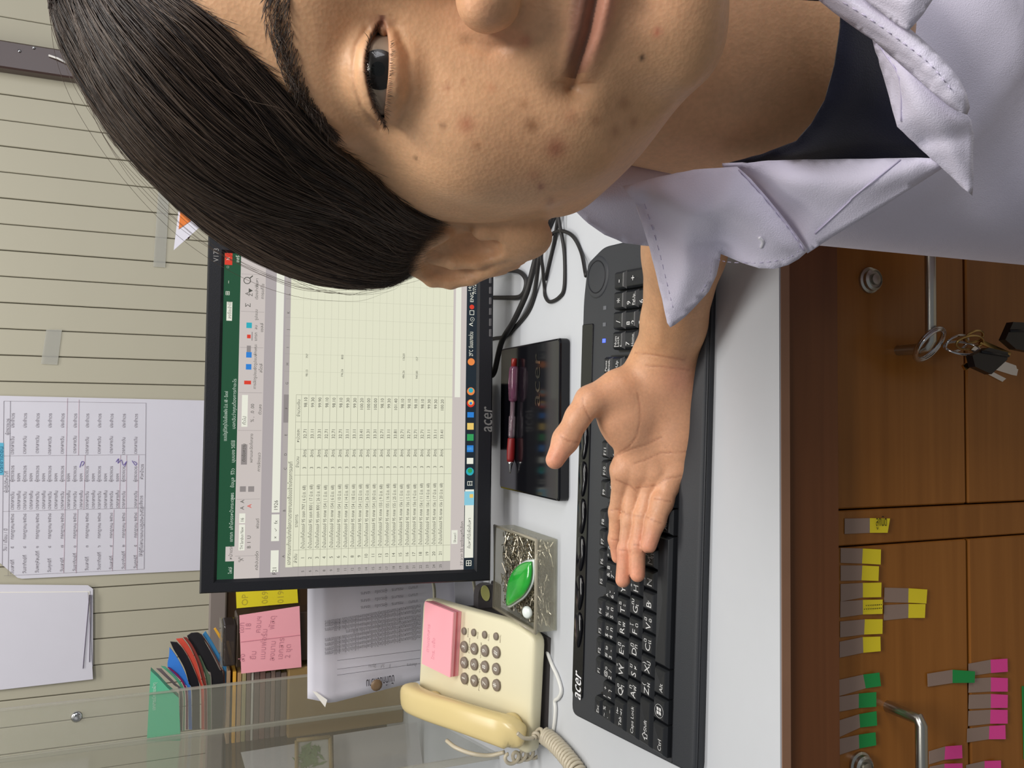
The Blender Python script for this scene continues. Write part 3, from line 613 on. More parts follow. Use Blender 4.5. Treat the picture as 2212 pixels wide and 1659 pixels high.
# ---------------------------------------------------------------- cables on the desk behind the keyboard
def cable(pts, r, label, name='power_cable', m=M_RUB, n=10, z=None):
    q = [onz(X, Y, DESK + r + (0 if len(t) == 0 else t[0])) for X, Y, *t in pts]
    return mesh(name, tube(catmull(q, 8), r, n), m, label=label, cat='cable')
cable([(1062, 812, 0.012), (1069, 799, 0.010), (1084, 738, 0.006), (1109, 695, 0.005), (1134, 642, 0.006), (1145, 607, 0.004), (1160, 551, 0.001), (1178, 505), (1196, 462), (1203, 430)], 0.0038, 'thick black cable running from the monitor foot to behind the ear', 'power_cable')
cable([(1060, 733), (1069, 731), (1091, 726), (1119, 700), (1142, 670), (1155, 632, 0.001), (1164, 561, 0.009), (1170, 520, 0.009), (1178, 470, 0.009), (1184, 430, 0.009)], 0.0026, 'thin black cable crossing under the thick one', 'signal_cable')
cable([(1062, 592, 0.004), (1071, 589, 0.004), (1097, 584, 0.003), (1122, 587, 0.002), (1136, 604), (1134, 626), (1122, 641), (1095, 643), (1062, 643)], 0.0030, 'black cable looping out from under the monitor edge and back', 'signal_cable')
cable([(1266, 596, 0.012), (1256, 546), (1238, 511, 0.002), (1215, 499, 0.004), (1195, 504, 0.003), (1183, 520, 0.012), (1170, 548, 0.015), (1173, 585, 0.008), (1176, 620), (1178, 640), (1188, 652), (1208, 642), (1219, 619), (1219, 545), (1208, 480, 0.006), (1203, 440, 0.009), (1200, 410, 0.009)], 0.0022, 'thin black keyboard cable with a long narrow loop on the desk', 'keyboard_cable')
cable([(1208, 440), (1205, 470, 0.004), (1196, 528, 0.0), (1185, 575), (1178, 605)], 0.0022, 'short stretch of thin black cable closing the long loop', 'keyboard_cable')
# ================================================================ the keyboard
SK = 0.41 / 0.365
kt = math.radians(6.0); kc, ks = 0.0168 * SK * 0.9985, 0.00066 * SK
KO = V3(-0.2578 * SK, 0.5 * SK + 0.0353 * SK * math.cos(kt), DESK + 0.015 * SK + 0.0353 * SK * math.sin(kt))
kn = V3(0, -math.sin(kt), math.cos(kt))
kx = V3(kc, -ks * math.cos(kt), -ks * math.sin(kt)); KU = np.linalg.norm(kx); kx /= KU
ky = np.cross(kn, kx)
def kpt(u, r, h=0.0): return KO + kx * (u * KU) + ky * (r * KU) + kn * h     # u, r in key units, h above the key tops
def kuv(X, Y, h=0.0):
    p = onplane(X, Y, KO + kn * h, kn) - KO; return np.array([np.dot(p, kx), np.dot(p, ky)]) / KU
M_KB = mat('charcoal_matt_plastic', (52, 54, 58), rough=0.5, spec=0.4, bump=0.12, bump_scale=1200)
M_KEY = mat('black_key_plastic', (30, 32, 36), rough=0.38, spec=0.5)
M_WELL = mat('dark_key_well', (16, 17, 19), rough=0.5)
M_LEG = mat('white_key_print', (205, 205, 205), rough=0.6)
keyboard = empty('keyboard', KO * V3(1, 1, 0) + V3(0, 0, DESK), 'black desktop keyboard with grey palm rest and multimedia buttons', 'keyboard')
hb = -0.010                                  # deck lies this far under the key tops
pts = [kuv(1519, 1240, hb), kuv(1511, 1648, hb), kuv(1241, 1536, hb), kuv(1241, 1240, hb)]
c_fl, c_rl = kuv(1511, 1652, hb), kuv(1239, 1536, hb); r_front = kuv(1521, 1240, hb)[1]; r_rear = kuv(1243, 1240, hb)[1]
u_l = (c_fl[0] + c_rl[0]) / 2; u_r = kuv(1345, 523, hb)[0]; u_dome = kuv(1262, 650, hb)[0]
r_rr = kuv(1304, 545, hb)[1]
def kprism(poly, h0, h1, bev=0.0, seg=2):
    return frame_map(prism([(p[0] * KU, p[1] * KU) for p in poly], h0, h1, bev, seg), KO, kx, ky, kn)
def rnd(poly, rad, n=4):
    out = []
    for i in range(len(poly)):
        p, a, b = np.asarray(poly[i], float), np.asarray(poly[i - 1], float), np.asarray(poly[(i + 1) % len(poly)], float)
        r_ = rad[i] if not np.isscalar(rad) else rad
        da, db = (a - p) / np.linalg.norm(a - p), (b - p) / np.linalg.norm(b - p)
        for k in range(n + 1):
            t = k / n; q0, q1 = p + da * r_, p + db * r_
            out.append(tuple((1 - t) ** 2 * q0 + 2 * t * (1 - t) * p + t * t * q1))
    return out
rB = kuv(1285, 1400, hb)[1]                  # rear edge of the key field
rS0 = kuv(1263, 1400, hb)[1]
outline = rnd([(-0.2, r_front), (u_r, r_front), (u_r, r_rr), (u_r - 0.7, r_rear - 0.3), (u_dome, r_rear), (c_rl[0] - 0.22, r_rear)], [0.6, 0.7, 0.4, 0.3, 0.6, 0.55])
thick = 0.022
rW0 = kuv(1462, 1300, hb)[1]                 # front edge of the key wells
_v, _f = kprism(outline, hb - thick + 0.006, hb, 0.0018, 2); _v[:, 2] = np.maximum(_v[:, 2], DESK + 0.0003)
body = mesh('deck', (_v, _f), M_KB, keyboard, smooth=False)
palm = rnd([(-0.12, r_front + 0.05), (u_r - 0.05, r_front + 0.05), (u_r - 0.05, rW0 - 0.05), (-0.26, rW0 - 0.05)], [0.5, 0.6, 0.15, 0.15])
mesh('palm_rest', kprism(palm, hb - 0.002, hb + 0.0035, 0.003, 3), M_KB, body)
def well(u0, u1, r0, r1): mesh('key_well', kprism(rnd([(u0, r0), (u1, r0), (u1, r1), (u0, r1)], 0.12), hb - 0.001, hb + 0.0006), M_WELL, body, smooth=False)
rF = kuv(1294, 1400, 0)[1]
well(-0.08, 15.08, -0.56, 4.55); well(15.2, 18.3, 2.45, 4.55); well(15.2, 18.3, -0.56, 1.55); well(18.45, 22.55, -0.56, 4.55)
for a_, b_ in ((-0.05, 1.05), (1.95, 6.05), (6.45, 10.55), (10.95, 15.05), (15.2, 18.3)): well(a_, b_, rF - 0.42, rF + 0.42)
KEYMESH = {}
def keytop(w, d):
    key_ = (round(w, 3), round(d, 3))
    if key_ in KEYMESH: return KEYMESH[key_]
    W, D = w * KU - 0.0011, d * KU - 0.0011; H = 0.0085
    lay = [(W / 2, D / 2, D / 2, -H), (W / 2 - 0.0004, D / 2 - 0.0003, D / 2 - 0.0006, -H * 0.35), (W / 2 - 0.0021, D / 2 - 0.0026, D / 2 - 0.0012, -0.0006), (W / 2 - 0.0028, D / 2 - 0.0034, D / 2 - 0.0019, 0.0)]
    v = []; f = []
    for x, yf, yr, z in lay: v += [(-x, -yf, z), (x, -yf, z), (x, yr, z), (-x, yr, z)]
    for k in range(3):
        for j in range(4): f.append((k * 4 + j, k * 4 + (j + 1) % 4, (k + 1) * 4 + (j + 1) % 4, (k + 1) * 4 + j))
    v.append((0, 0.0006, -0.0005)); n = len(v) - 1
    for j in range(4): f.append((12 + j, 12 + (j + 1) % 4, n))
    me = bpy.data.meshes.new('key'); me.from_pydata(v, [], f); me.materials.append(M_KEY); KEYMESH[key_] = me; return me
KM = Matrix(((kx[0], ky[0], kn[0]), (kx[1], ky[1], kn[1]), (kx[2], ky[2], kn[2]))).to_4x4()
def key_at(u, r, w=1.0, d=1.0, leg=()):
    o = bpy.data.objects.new('key', keytop(w, d)); COL.objects.link(o); o.parent = keyboard
    p = kpt(u, r); o.matrix_local = Matrix.Translation(Vector(p - wloc(keyboard))) @ KM
    if leg:
        sh = Sheet('legend', M_LEG, o); sh.key = (p,)
        for s, du, dr_, size in leg: sh.put(s, kpt(u + du, r + dr_, 0.0002), kx, ky, size * KU)
    return o
thai_num = {'1': ('!', '+', 'ๅ'), '2': ('@', '๑', '/'), '3': ('#', '๒', '-'), '4': ('$', '๓', 'ภ'), '5': ('%', '๔', 'ถ'), '6': ('^', 'ู', 'ุ'), '7': ('&', '฿', 'ึ'), '8': ('*', '๕', 'ค'), '9': ('(', '๖', 'ต'), '0': (')', '๗', 'จ'), '-': ('_', '๘', 'ข'), '=': ('+', '๙', 'ช')}
key_at(0.5, 4, leg=[('~', -.28, .12, .34), ('`', -.28, -.28, .34), ('%', .05, .1, .3), ('_', .05, -.22, .3)])
for i, ch in enumerate('1234567890-='):
    a_, b_, c_ = thai_num[ch]; key_at(1.5 + i, 4, leg=[(a_, -.3, .08, .34), (ch, -.3, -.3, .36), (b_, .06, .06, .34), (c_, .06, -.3, .36)])
key_at(14, 4, 2, leg=[('← Backspace', -.8, -.1, .3)])
rows_ = [(3, 1.5, 'QWERTYUIOP', 'ๆไำพะัีรนย', '๐"ฎฑธํ๊ณฯญ'), (2, 1.75, 'ASDFGHJKL', 'ฟหกดเ้่าส', 'ฤฆฏโฌ็๋ษศ'), (1, 2.25, 'ZXCVBNM', 'ผปแอิืท', '()ฉฮฺ์?')]
for r, u0, en, th, sh_ in rows_:
    for i, ch in enumerate(en):
        key_at(u0 + 0.5 + i, r, leg=[(ch, -.3, -.24, .52), (sh_[i], .06, .04, .34), (th[i], .06, -.3, .36)])
key_at(.75, 3, 1.5, leg=[('Tab', -.5, -.2, .3), ('⇤', 0, .0, .36), ('⇥', 0, -.3, .36)]); key_at(11.95, 3, leg=[('{', -.28, .1, .36), ('[', -.28, -.3, .36)]); key_at(12.95, 3, leg=[('}', -.28, .1, .36), (']', -.28, -.3, .36)]); key_at(14.25, 3, 1.5, leg=[('|', -.4, .1, .34), ('\\', -.4, -.3, .36)])
key_at(.875, 2, 1.75, leg=[('Caps Lock', -.62, -.15, .3)]); key_at(11.25, 2, leg=[(':', -.28, .1, .36), (';', -.28, -.3, .36)]); key_at(12.25, 2, leg=[('"', -.28, .1, .36), ("'", -.28, -.3, .36)]); key_at(13.9, 2, 2.25, leg=[('Enter', -.7, -.15, .32)])
key_at(1.125, 1, 2.25, leg=[('⇧', -.85, -.22, .5), ('Shift', -.4, -.14, .3)])
for i, s in enumerate((',', '.', '/')): key_at(9.75 + i, 1, leg=[(s, -.28, -.24, .4)])
key_at(13.65, 1, 2.7, leg=[('⇧', -.95, -.22, .5), ('Shift', -.5, -.14, .3)])
u_ = 0.0
for w, s in ((1.5, 'Ctrl'), (1.15, ''), (1.35, 'Alt'), (6.0, ''), (1.25, 'Alt'), (1.2, ''), (1.2, ''), (1.35, 'Ctrl')):
    o = key_at(u_ + w / 2, 0, w, leg=[(s, -w / 2 + .25, -.2, .32)] if s else [])
    if w in (1.15,):
        sh = Sheet('legend', M_LEG, o)                     # four-pane window mark in a ring
        cc = (u_ + w / 2 - .05, 0.0)
        for a_ in (-.16, .015):
            for b_ in (-.16, .015): sh.extra.append(quad(kpt(cc[0] + a_, b_ + .02 * (a_ > 0), .0002), kpt(cc[0] + a_ + .14, b_ + .03, .0002), kpt(cc[0] + a_ + .14, b_ + .17, .0002), kpt(cc[0] + a_, b_ + .14, .0002)))
        sh.extra.append(tube([kpt(cc[0] + .3 * math.cos(t), .3 * math.sin(t), .0002) for t in np.linspace(0, 2 * PI, 19)], 0.00018, 4, cap=False))
    u_ += w
for i, (s, u) in enumerate([('Esc', .5)] + [('F%d' % (k + 1), 2.5 + k + (k // 4) * 0.5) for k in range(12)] + [('PrtSc', 15.75), ('Scroll', 16.75), ('Pause\nBreak', 17.75)]):
    key_at(u, rF, 0.98, 0.74, leg=[(s, -.3, -.14 if '\n' not in s else .0, .3 if '\n' not in s else .24)])
for j, r in enumerate((4, 3)):
    for i, s in enumerate((('Ins', 'Home', 'PgUp'), ('Del', 'End', 'PgDn'))[j]): key_at(15.75 + i, r, leg=[(s, -.36, -.1, .28)])
key_at(16.75, 1, leg=[('↑', -.2, -.2, .5)])
for i, s in enumerate('←↓→'): key_at(15.75 + i, 0, leg=[(s, -.25, -.2, .5)])
pad = [(19, 4, 1, 1, [('Num', -.34, .06, .27), ('Lock', -.34, -.14, .27), ('6', -.34, -.36, .2)]), (20, 4, 1, 1, [('/', -.15, -.2, .5)]), (21, 4, 1, 1, [('*', -.15, -.3, .6)]), (22, 4, 1, 1, [('-', -.15, -.15, .6)]),
       (19, 3, 1, 1, [('7', -.3, .0, .42), ('Home', -.34, -.32, .24)]), (20, 3, 1, 1, [('8', -.3, .0, .42), ('↑', -.3, -.34, .34)]), (21, 3, 1, 1, [('9', -.3, .0, .42), ('PgUp', -.34, -.32, .26)]), (22, 2.5, 1, 2, [('+', -.15, .2, .5)]),
       (19, 2, 1, 1, [('4', -.3, .0, .42)]), (20, 2, 1, 1, [('5', -.3, .0, .42)]), (21, 2, 1, 1, [('6', -.3, .0, .42)]), (19, 1, 1, 1, [('1', -.3, .0, .42)]), (20, 1, 1, 1, [('2', -.3, .0, .42)]), (21, 1, 1, 1, [('3', -.3, .0, .42)]), (22, 0.5, 1, 2, [('Enter', -.4, .3, .28)]), (19.5, 0, 2, 1, [('0', -.8, .0, .42)]), (21, 0, 1, 1, [('.', -.3, .0, .42)])]
for u, r, w, d, leg in pad: key_at(u, r, w, d, leg)
# rear strip: glossy band with leaf-shaped multimedia buttons, brand lettering, lamps, round receiver dome
r0_, r1_ = rS0, r_rear - 0.06
mesh('rear_band', kprism(rnd([(u_l + 0.3, r0_), (u_r - 4.0, r0_), (u_r - 4.0, r1_), (u_l + 0.25, r1_)], [0.2, 0.1, 0.1, 0.3]), hb - 0.001, hb + 0.0012, 0.0006, 1), M_GLOSS, body, smooth=False)
for k, u in enumerate((3.6, 5.6, 7.7, 9.7, 11.7, 13.7)):
    poly = [(u + 0.95 * math.cos(t), r0_ + (r1_ - r0_) * 0.5 + 0.34 * math.sin(t) * (1 + 0.35 * math.cos(t))) for t in np.linspace(0, 2 * PI, 20, endpoint=False)]
    mesh('media_button', kprism(poly, hb, hb + 0.0030, 0.0008, 1), M_GLOSS, keyboard)
lt = Sheet('deck_lettering', mat('white_print', (228, 228, 230), rough=0.5), body)
pa, pb = kuv(1256, 1523, hb), kuv(1251, 1461, hb)
lt.put('acer', kpt(pa[0] + 0.22, pa[1] - 0.02, hb + 0.0015), kx, ky, 0.0225, width=(pb[0] - pa[0]) * KU, shear=0.12)
lt.put('acer', kpt(pa[0] + 0.24, pa[1] - 0.02, hb + 0.0016), kx, ky, 0.0225, width=(pb[0] - pa[0]) * KU, shear=0.12)
for X, Y, col in ((1305, 736, 1), (1306, 701, 0), (1307, 665, 0)):
    q = kuv(X, Y, hb)
    mesh('lamp', kprism([(q[0] + 0.1 * a_, q[1] + 0.13 * b_) for a_, b_ in ((-1, -1), (1, -1), (1, 1), (-1, 1))], hb, hb + 0.0004), mat('blue_lamp', (70, 90, 255), emit=3.0) if col else mat('unlit_lamp', (96, 98, 104), rough=0.5), body, smooth=False)
q = kuv(1293, 598, hb)
mesh('cable_dome', kprism([(q[0] + 1.15 * math.cos(t), q[1] + 1.05 * math.sin(t) + 0.1) for t in np.linspace(0, 2 * PI, 28, endpoint=False)], hb - 0.012, hb + 0.0012, 0.0025, 3), M_KB, body)
mesh('dome_ring', tube([kpt(q[0] + 0.85 * math.cos(t), q[1] + 0.1 + 0.8 * math.sin(t), hb + 0.0012) for t in np.linspace(0, 2 * PI, 33)], 0.0006, 5, cap=False), M_BLACK, body)
for u in (0.6, 21.5):
    _v, _f = frame_map(box(u * KU - 0.01, u * KU + 0.01, (r_rear - 1.0) * KU, (r_rear - 0.6) * KU, -0.06, hb - 0.014), KO, kx, ky, kn); _v[:, 2] = np.maximum(_v[:, 2], DESK + 0.0003)
    mesh('foot', (_v, _f), M_KB, keyboard, smooth=False)
# ================================================================ the telephone
M_CREAM = mat('cream_plastic', (224, 217, 186), rough=0.38, spec=0.5, noise_amt=0.02, noise_scale=30)
M_CREAM2 = mat('yellowed_plastic', (224, 203, 146), rough=0.25, spec=0.5, noise_amt=0.03, noise_scale=20)
M_KEYG = mat('taupe_button', (128, 116, 104), rough=0.45)
PO = ony(1150, 1505, 0.855); tl = math.radians(20)
pn = V3(0, -math.sin(tl), math.cos(tl)); pyaw = 0.06
px_ = V3(math.cos(pyaw), -math.sin(pyaw) * math.cos(tl), -math.sin(pyaw) * math.sin(tl)); py_ = np.cross(pn, px_)
def puv(X, Y, h=0.0): p = onplane(X, Y, PO + pn * h, pn) - PO; return np.array([np.dot(p, px_), np.dot(p, py_)])
def ppt(a, b, h=0.0): return PO + px_ * a + py_ * b + pn * h
phone = empty('telephone', V3(PO[0], PO[1] + 0.08, DESK), 'cream push-button desk telephone with yellowed handset and coiled cord', 'telephone')
FLp, FRp, RRp, RLp = puv(1152, 1640), puv(1148, 1373), puv(995, 1328), puv(915, 1485)
M2p = puv(1098, 1342)
xl_, xr_, yf_, yb_ = FLp[0], (FRp[0] + RRp[0] * 2) / 3, 0.0, puv(905, 1450)[1]
def pprism(poly, h0, h1, bev=0.0, seg=3): return frame_map(prism(poly, h0, h1, bev, seg), PO, px_, py_, pn)
pb_poly = rnd([(xl_, yf_), (FRp[0], yf_), (M2p[0], M2p[1]), (xr_, yb_), (xl_ + 0.005, yb_)], [0.012, 0.012, 0.02, 0.012, 0.012])
shell = mesh('shell', pprism(pb_poly, -0.018, 0.0, 0.0045), M_CREAM, phone)
sharp(shell, 50)
# dark wedge that carries the shell
zb0 = DESK
wv = []
for a_, b_ in ((xl_ + 0.006, 0.014), (FRp[0] - 0.006, 0.014), (xr_ - 0.01, yb_ - 0.02), (xl_ + 0.012, yb_ - 0.02)): wv.append(ppt(a_, b_, -0.0175))
wl = [V3(p[0], p[1] - 0.012, DESK) for p in wv]
v = np.array(wv + wl); mesh('wedge_base', (v, [(0, 1, 2, 3), (7, 6, 5, 4), (0, 4, 5, 1), (1, 5, 6, 2), (2, 6, 7, 3), (3, 7, 4, 0)]), mat('dark_grey_rubber', (52, 48, 48), rough=0.6), phone, smooth=False)
ZS = 420 / 1518.0
def z6(a, b): return (860 + a * ZS, 1200 + b * ZS)
digs = {'1': (510, 962), '2': (508, 838), '3': (508, 715), '4': (587, 980), '5': (586, 852), '6': (586, 730), '7': (670, 998), '8': (669, 870), '9': (669, 745), '*': (760, 1015), '0': (758, 888), '#': (758, 758)}
def disc_vf(c, rx, ry, h0, h1, n=22):
    return pprism([(c[0] + rx * math.cos(2 * PI * k / n), c[1] + ry * math.sin(2 * PI * k / n)) for k in range(n)], h0, h1, 0.0008, 2)
for s, (a_, b_) in digs.items():
    c = puv(*z6(a_, b_), 0.003)
    o = mesh('key', disc_vf(c, 0.0071, 0.0066, -0.001, 0.003), M_KEYG, phone)
    sh = Sheet('digit', mat('pale_print', (236, 232, 224), rough=0.6), o); [(sh.put(s, ppt(c[0] + q_, c[1] - 0.0031 - (0.0022 if s == '*' else 0), 0.0032), px_, py_, 0.0088 if s != '*' else 0.0135, align='c')) for q_ in (-0.00035, 0.0, 0.00035)]
pr = Sheet('key_captions', mat('grey_caption', (150, 138, 118), rough=0.7), shell)
for k, (a_, b_) in enumerate(((508, 592), (583, 603), (668, 620), (757, 633))):
    c = puv(*z6(a_, b_), 0.0025); mesh('small_key', disc_vf(c, 0.0046, 0.0042, -0.001, 0.0025, 16), M_KEYG, phone)
    pr.put(('SPEAKER', 'PAUSE', 'FLASH', 'REDIAL')[k], ppt(c[0] - 0.006, c[1] - 0.0078, 0.0003), px_, py_, 0.003)
for (a_, b_, s) in ((545, 1020, 'GHI   JKL   MNO'), (635, 1060, 'PQRS   TUV   WXYZ'), (800, 1050, 'TONE')):
    c = puv(*z6(a_, b_)); pr.put(s, ppt(c[0], c[1], 0.0003), px_, py_, 0.003, width=(0.06 if s != 'TONE' else 0.01))
# handset: a bow of rounded section from ear cup to mouth cup, lying in its cradle
hp = [(884, 1500, 0.010), (896, 1512, 0.023), (930, 1527, 0.030), (985, 1545, 0.032), (1045, 1565, 0.028), (1095, 1581, 0.021), (1122, 1592, 0.007)]
path = catmull([ppt(*puv(X, Y, h), h) for X, Y, h in hp], 6)
n_ = len(path); ts = np.linspace(0, 1, n_); sec = 20; v, f = [], []
tg = np.gradient(path, axis=0); tg /= np.linalg.norm(tg, axis=1)[:, None]
for i in range(n_):
    t = ts[i]; side = np.cross(pn, tg[i]); side /= np.linalg.norm(side); nn = np.cross(tg[i], side)
    w = 0.0190 * (1 - 0.10 * math.sin(PI * t)) * (min(1, (t + 0.02) / 0.10) ** 0.35) * (min(1, (1.02 - t) / 0.10) ** 0.35)
    hgt = 0.0103 + 0.0054 * abs(2 * t - 1) ** 2.5; hgt *= (min(1, (t + 0.02) / 0.08) ** 0.4) * (min(1, (1.02 - t) / 0.08) ** 0.4)
    for k in range(sec):
        a_ = 2 * PI * k / sec; ca, sa = math.cos(a_), math.sin(a_); e = 0.62
        v.append(path[i] + side * w * np.sign(ca) * abs(ca) ** e + nn * hgt * np.sign(sa) * abs(sa) ** e)
for i in range(n_ - 1):
    for k in range(sec): k2 = (k + 1) % sec; f.append((i * sec + k, i * sec + k2, (i + 1) * sec + k2, (i + 1) * sec + k))
f.append(tuple(range(sec))[::-1]); f.append(tuple((n_ - 1) * sec + k for k in range(sec)))
hs_ = mesh('handset', (np.array(v), f), M_CREAM2, phone, label='yellowed handset')
for X, Y in ((935, 1500), (1098, 1545)):     # ear and mouth cups under the bow
    c = puv(X, Y, 0.012)
    cup = lathe([(0.010, 0.002), (0.0165, 0.002), (0.0172, 0.006), (0.016, 0.018), (0.010, 0.022)], ppt(c[0] - 0.016, c[1] + (0.004 if X < 1000 else -0.001), 0), pn, 24)
    mesh('cup', cup, M_CREAM2, hs_)
c = puv(1118, 1577, 0.012); mesh('cord_socket', frame_map(box(c[0] - 0.006, c[0] + 0.006, c[1] - 0.003, c[1] + 0.002, 0.006, 0.015, 0.001), PO, px_, py_, pn), mat('dark_socket', (52, 46, 40), rough=0.6), hs_, smooth=False)
# coiled cord
M_CORD = mat('beige_cord', (200, 190, 168), rough=0.35)
cp = [onz(1118, 1584, DESK + 0.05), onz(1132, 1594, DESK + 0.042), onz(1150, 1594, DESK + 0.030), onz(1162, 1586, DESK + 0.02), onz(1180, 1592, DESK + 0.012), onz(1202, 1610, DESK + 0.010), onz(1228, 1640, DESK + 0.010), onz(1250, 1672, DESK + 0.010), onz(1262, 1710, DESK + 0.010)]
cpath = catmull(cp, 60); nC = len(cpath); tg = np.gradient(cpath, axis=0); seg_ = np.linalg.norm(tg, axis=1); tg /= seg_[:, None]
sarc = np.cumsum(seg_); rad = 0.0078 * np.clip((sarc - sarc[120]) / 0.02, 0, 1)
a_ = np.cross(tg, TOPV); a_ /= np.linalg.norm(a_, axis=1)[:, None]; b_ = np.cross(tg, a_)
ph_ = sarc / 0.0052 * 2 * PI
mesh('coiled_cord', tube(cpath + a_ * (rad * np.cos(ph_))[:, None] + b_ * (rad * np.sin(ph_))[:, None], 0.0022, 7), M_CORD, phone)
cq = [ony(965, 1600, 0.97), ony(985, 1615, 0.95), ony(1020, 1628, 0.93), ony(1058, 1632, 0.92), ony(1090, 1625, 0.91)]
mesh('line_cord', tube(catmull(cq, 8), 0.0026, 8), M_CORD, phone)
mesh('coil_end', tube(np.array([ony(1098, 1640, 0.89) + V3(0.006 * math.cos(t * 1.0), 0.002 * t / 9, 0.006 * math.sin(t) - 0.0016 * t) for t in np.linspace(0, 24, 120)]), 0.0022, 7), M_CORD, phone)
# thin white line on the desk
M_WCAB = mat('white_cable', (226, 226, 222), rough=0.4)
cable([(1150, 1340, 0.0), (1160, 1369), (1178, 1399), (1192, 1435), (1203, 1458), (1211, 1482), (1212, 1497), (1206, 1508), (1199, 1514), (1200, 1532), (1198, 1560), (1193, 1593), (1190, 1625)], 0.0022, 'thin white telephone cable with a kink on the desk', 'telephone_cable', M_WCAB, 8)
# pad of pink notes on the telephone
M_PINK = mat('pink_paper', (250, 172, 182), rough=0.75); M_PINKD = mat('deep_pink_paper', (226, 120, 132), rough=0.75)
pk = empty('sticky_note_pad', PO, 'thick pad of pink sticky notes lying on the telephone', 'notepad')
hpad = 0.0142
q = [puv(917, 1301, hpad), puv(975, 1321, hpad), puv(976, 1461, hpad), puv(911, 1438, hpad)]
cx_ = np.mean([p[0] for p in q]); 
xa, xb = (q[2][0] + q[3][0]) / 2, (q[0][0] + q[1][0]) / 2; ya, yb2 = (q[1][1] + q[2][1]) / 2, (q[0][1] + q[3][1]) / 2
rngs = [(0.0003, 0.006, M_PINK), (0.0062, 0.0092, M_PINKD), (0.0094, hpad - 0.0004, M_PINK)]
for k, (h0, h1, m_) in enumerate(rngs):
    j = 0.0006 * (k - 1); mesh('page_block', frame_map(box(xa + j, xb + j, ya - j, yb2, h0, h1), PO, px_, py_, pn), m_, pk, smooth=False)
top_ = mesh('top_sheet', frame_map(box(xa, xb, ya, yb2, hpad - 0.0003, hpad), PO, px_, py_, pn), M_PINK, pk, smooth=False)
s_ = Sheet('handwriting', mat('pencil', (226, 150, 165), rough=0.9), top_)
s_.put('ตามเอกสาร', ppt(xa + 0.018, yb2 - 0.014, hpad + 0.0002), px_, py_, 0.008); s_.put('โทร. แจ้ง', ppt(xa + 0.012, yb2 - 0.026, hpad + 0.0002), px_, py_, 0.008)

# ================================================================ clear box of pins with a leaf-shaped magnet
yb0 = onz(1204, 1262, DESK)[1]
bl = onz(1200, 1360, DESK); br = onz(1210, 1166, DESK)
BX0, BX1, BY0 = float(bl[0]), float(br[0]), float((bl[1] + br[1]) / 2)
hB = float(ony(1158, 1262, BY0)[2]) - DESK
BY1 = float(onz(1068, 1215, DESK + hB)[1])
cbx = empty('pin_box', V3((BX0 + BX1) / 2, (BY0 + BY1) / 2, DESK), 'clear plastic box full of steel pins beside the keyboard', 'box')
M_BOX = clear_mat('yellowed_clear_plastic', (188, 182, 160), mix=0.2, rough=0.15, edge=0.3)
t_ = 0.0022; z0_, z1_ = DESK + 0.0006, DESK + hB
fl = 0.004
def wallbox(x0, x1, y0, y1): return box(x0, x1, y0, y1, z0_ + t_, z1_, 0.0006)
mesh('box_floor', box(BX0, BX1, BY0, BY1, z0_, z0_ + t_, 0.0006), M_BOX, cbx, smooth=False)
for w in ((BX0, BX1, BY0, BY0 + t_), (BX0, BX1, BY1 - t_, BY1), (BX0, BX0 + t_, BY0 + t_, BY1 - t_), (BX1 - t_, BX1, BY0 + t_, BY1 - t_)): mesh('side_wall', wallbox(*w), M_BOX, cbx, smooth=False)
rimp = np.array([(BX0, BY0), (BX1, BY0), (BX1, BY1), (BX0, BY1), (BX0, BY0)]); mesh('rim', tube([V3(a_, b_, z1_) for a_, b_ in rimp], 0.0022, 6), clear_mat('yellowed_rim', (186, 178, 158), mix=0.6, rough=0.2), cbx)
def pins(n, x0, x1, y0, y1, z0, hump):
    parts = []
    for k in range(n):
        x, y = random.uniform(x0, x1), random.uniform(y0, y1); z = z0 + random.random() * hump
        a_ = random.uniform(0, PI); e = random.uniform(-0.35, 0.35); L_ = random.uniform(0.010, 0.015)
        d = V3(math.cos(a_) * math.cos(e), math.sin(a_) * math.cos(e), math.sin(e)) * L_ / 2; c = V3(x, y, z)
        p, q = c - d, c + d
        for pp in (p, q): pp[0] = min(max(pp[0], x0), x1); pp[1] = min(max(pp[1], y0), y1); pp[2] = max(pp[2], z0)
        vv, ff = tube([p, q], 0.00055, 4); parts.append((vv, ff))
    return join(*parts)
M_PIN = mat('steel_pins', (176, 168, 150), rough=0.25, metal=1.0)
mesh('steel_pins', pins(1500, BX0 + 0.004, BX1 - 0.004, BY0 + 0.004, BY1 - 0.006, z0_ + t_ + 0.0008, 0.016), M_PIN, None, smooth=False, label='loose pile of shiny steel pins inside the clear box', cat='pins', kind='stuff')
# leaf
zl = DESK + 0.026
lc = [(1156, 1207), (1138, 1209), (1120, 1220), (1105, 1241), (1097, 1270), (1096, 1313), (1120, 1302), (1138, 1287), (1152, 1262), (1157, 1235)]
leafP = [onz(X, Y, zl + (1157 - X) * 0.00012) for X, Y in lc]
cc = np.mean(leafP, axis=0)
lf = empty('leaf_magnet', cc, 'glossy green leaf-shaped ornament with a white rim in the clear box', 'ornament')
def dome(outl, h, rings, sc0, name, m_, par, base):
    v, f = [], []; n = len(outl)
    for k in range(rings + 1):
        t = k / rings; s = sc0 * math.cos(t * PI / 2 * 0.96); z = base + h * math.sin(t * PI / 2)
        for p in outl: v.append(cc + (p - cc) * s + V3(0, -0.35, 0.94) * z)
    for k in range(rings):
        for j in range(n): f.append((k * n + j, k * n + (j + 1) % n, (k + 1) * n + (j + 1) % n, (k + 1) * n + j))
    f.append(tuple(rings * n + j for j in range(n))); f.append(tuple(range(n))[::-1]); return mesh(name, (np.array(v), f), m_, par)
lo = catmull(leafP + [leafP[0]], 4)[:-1]
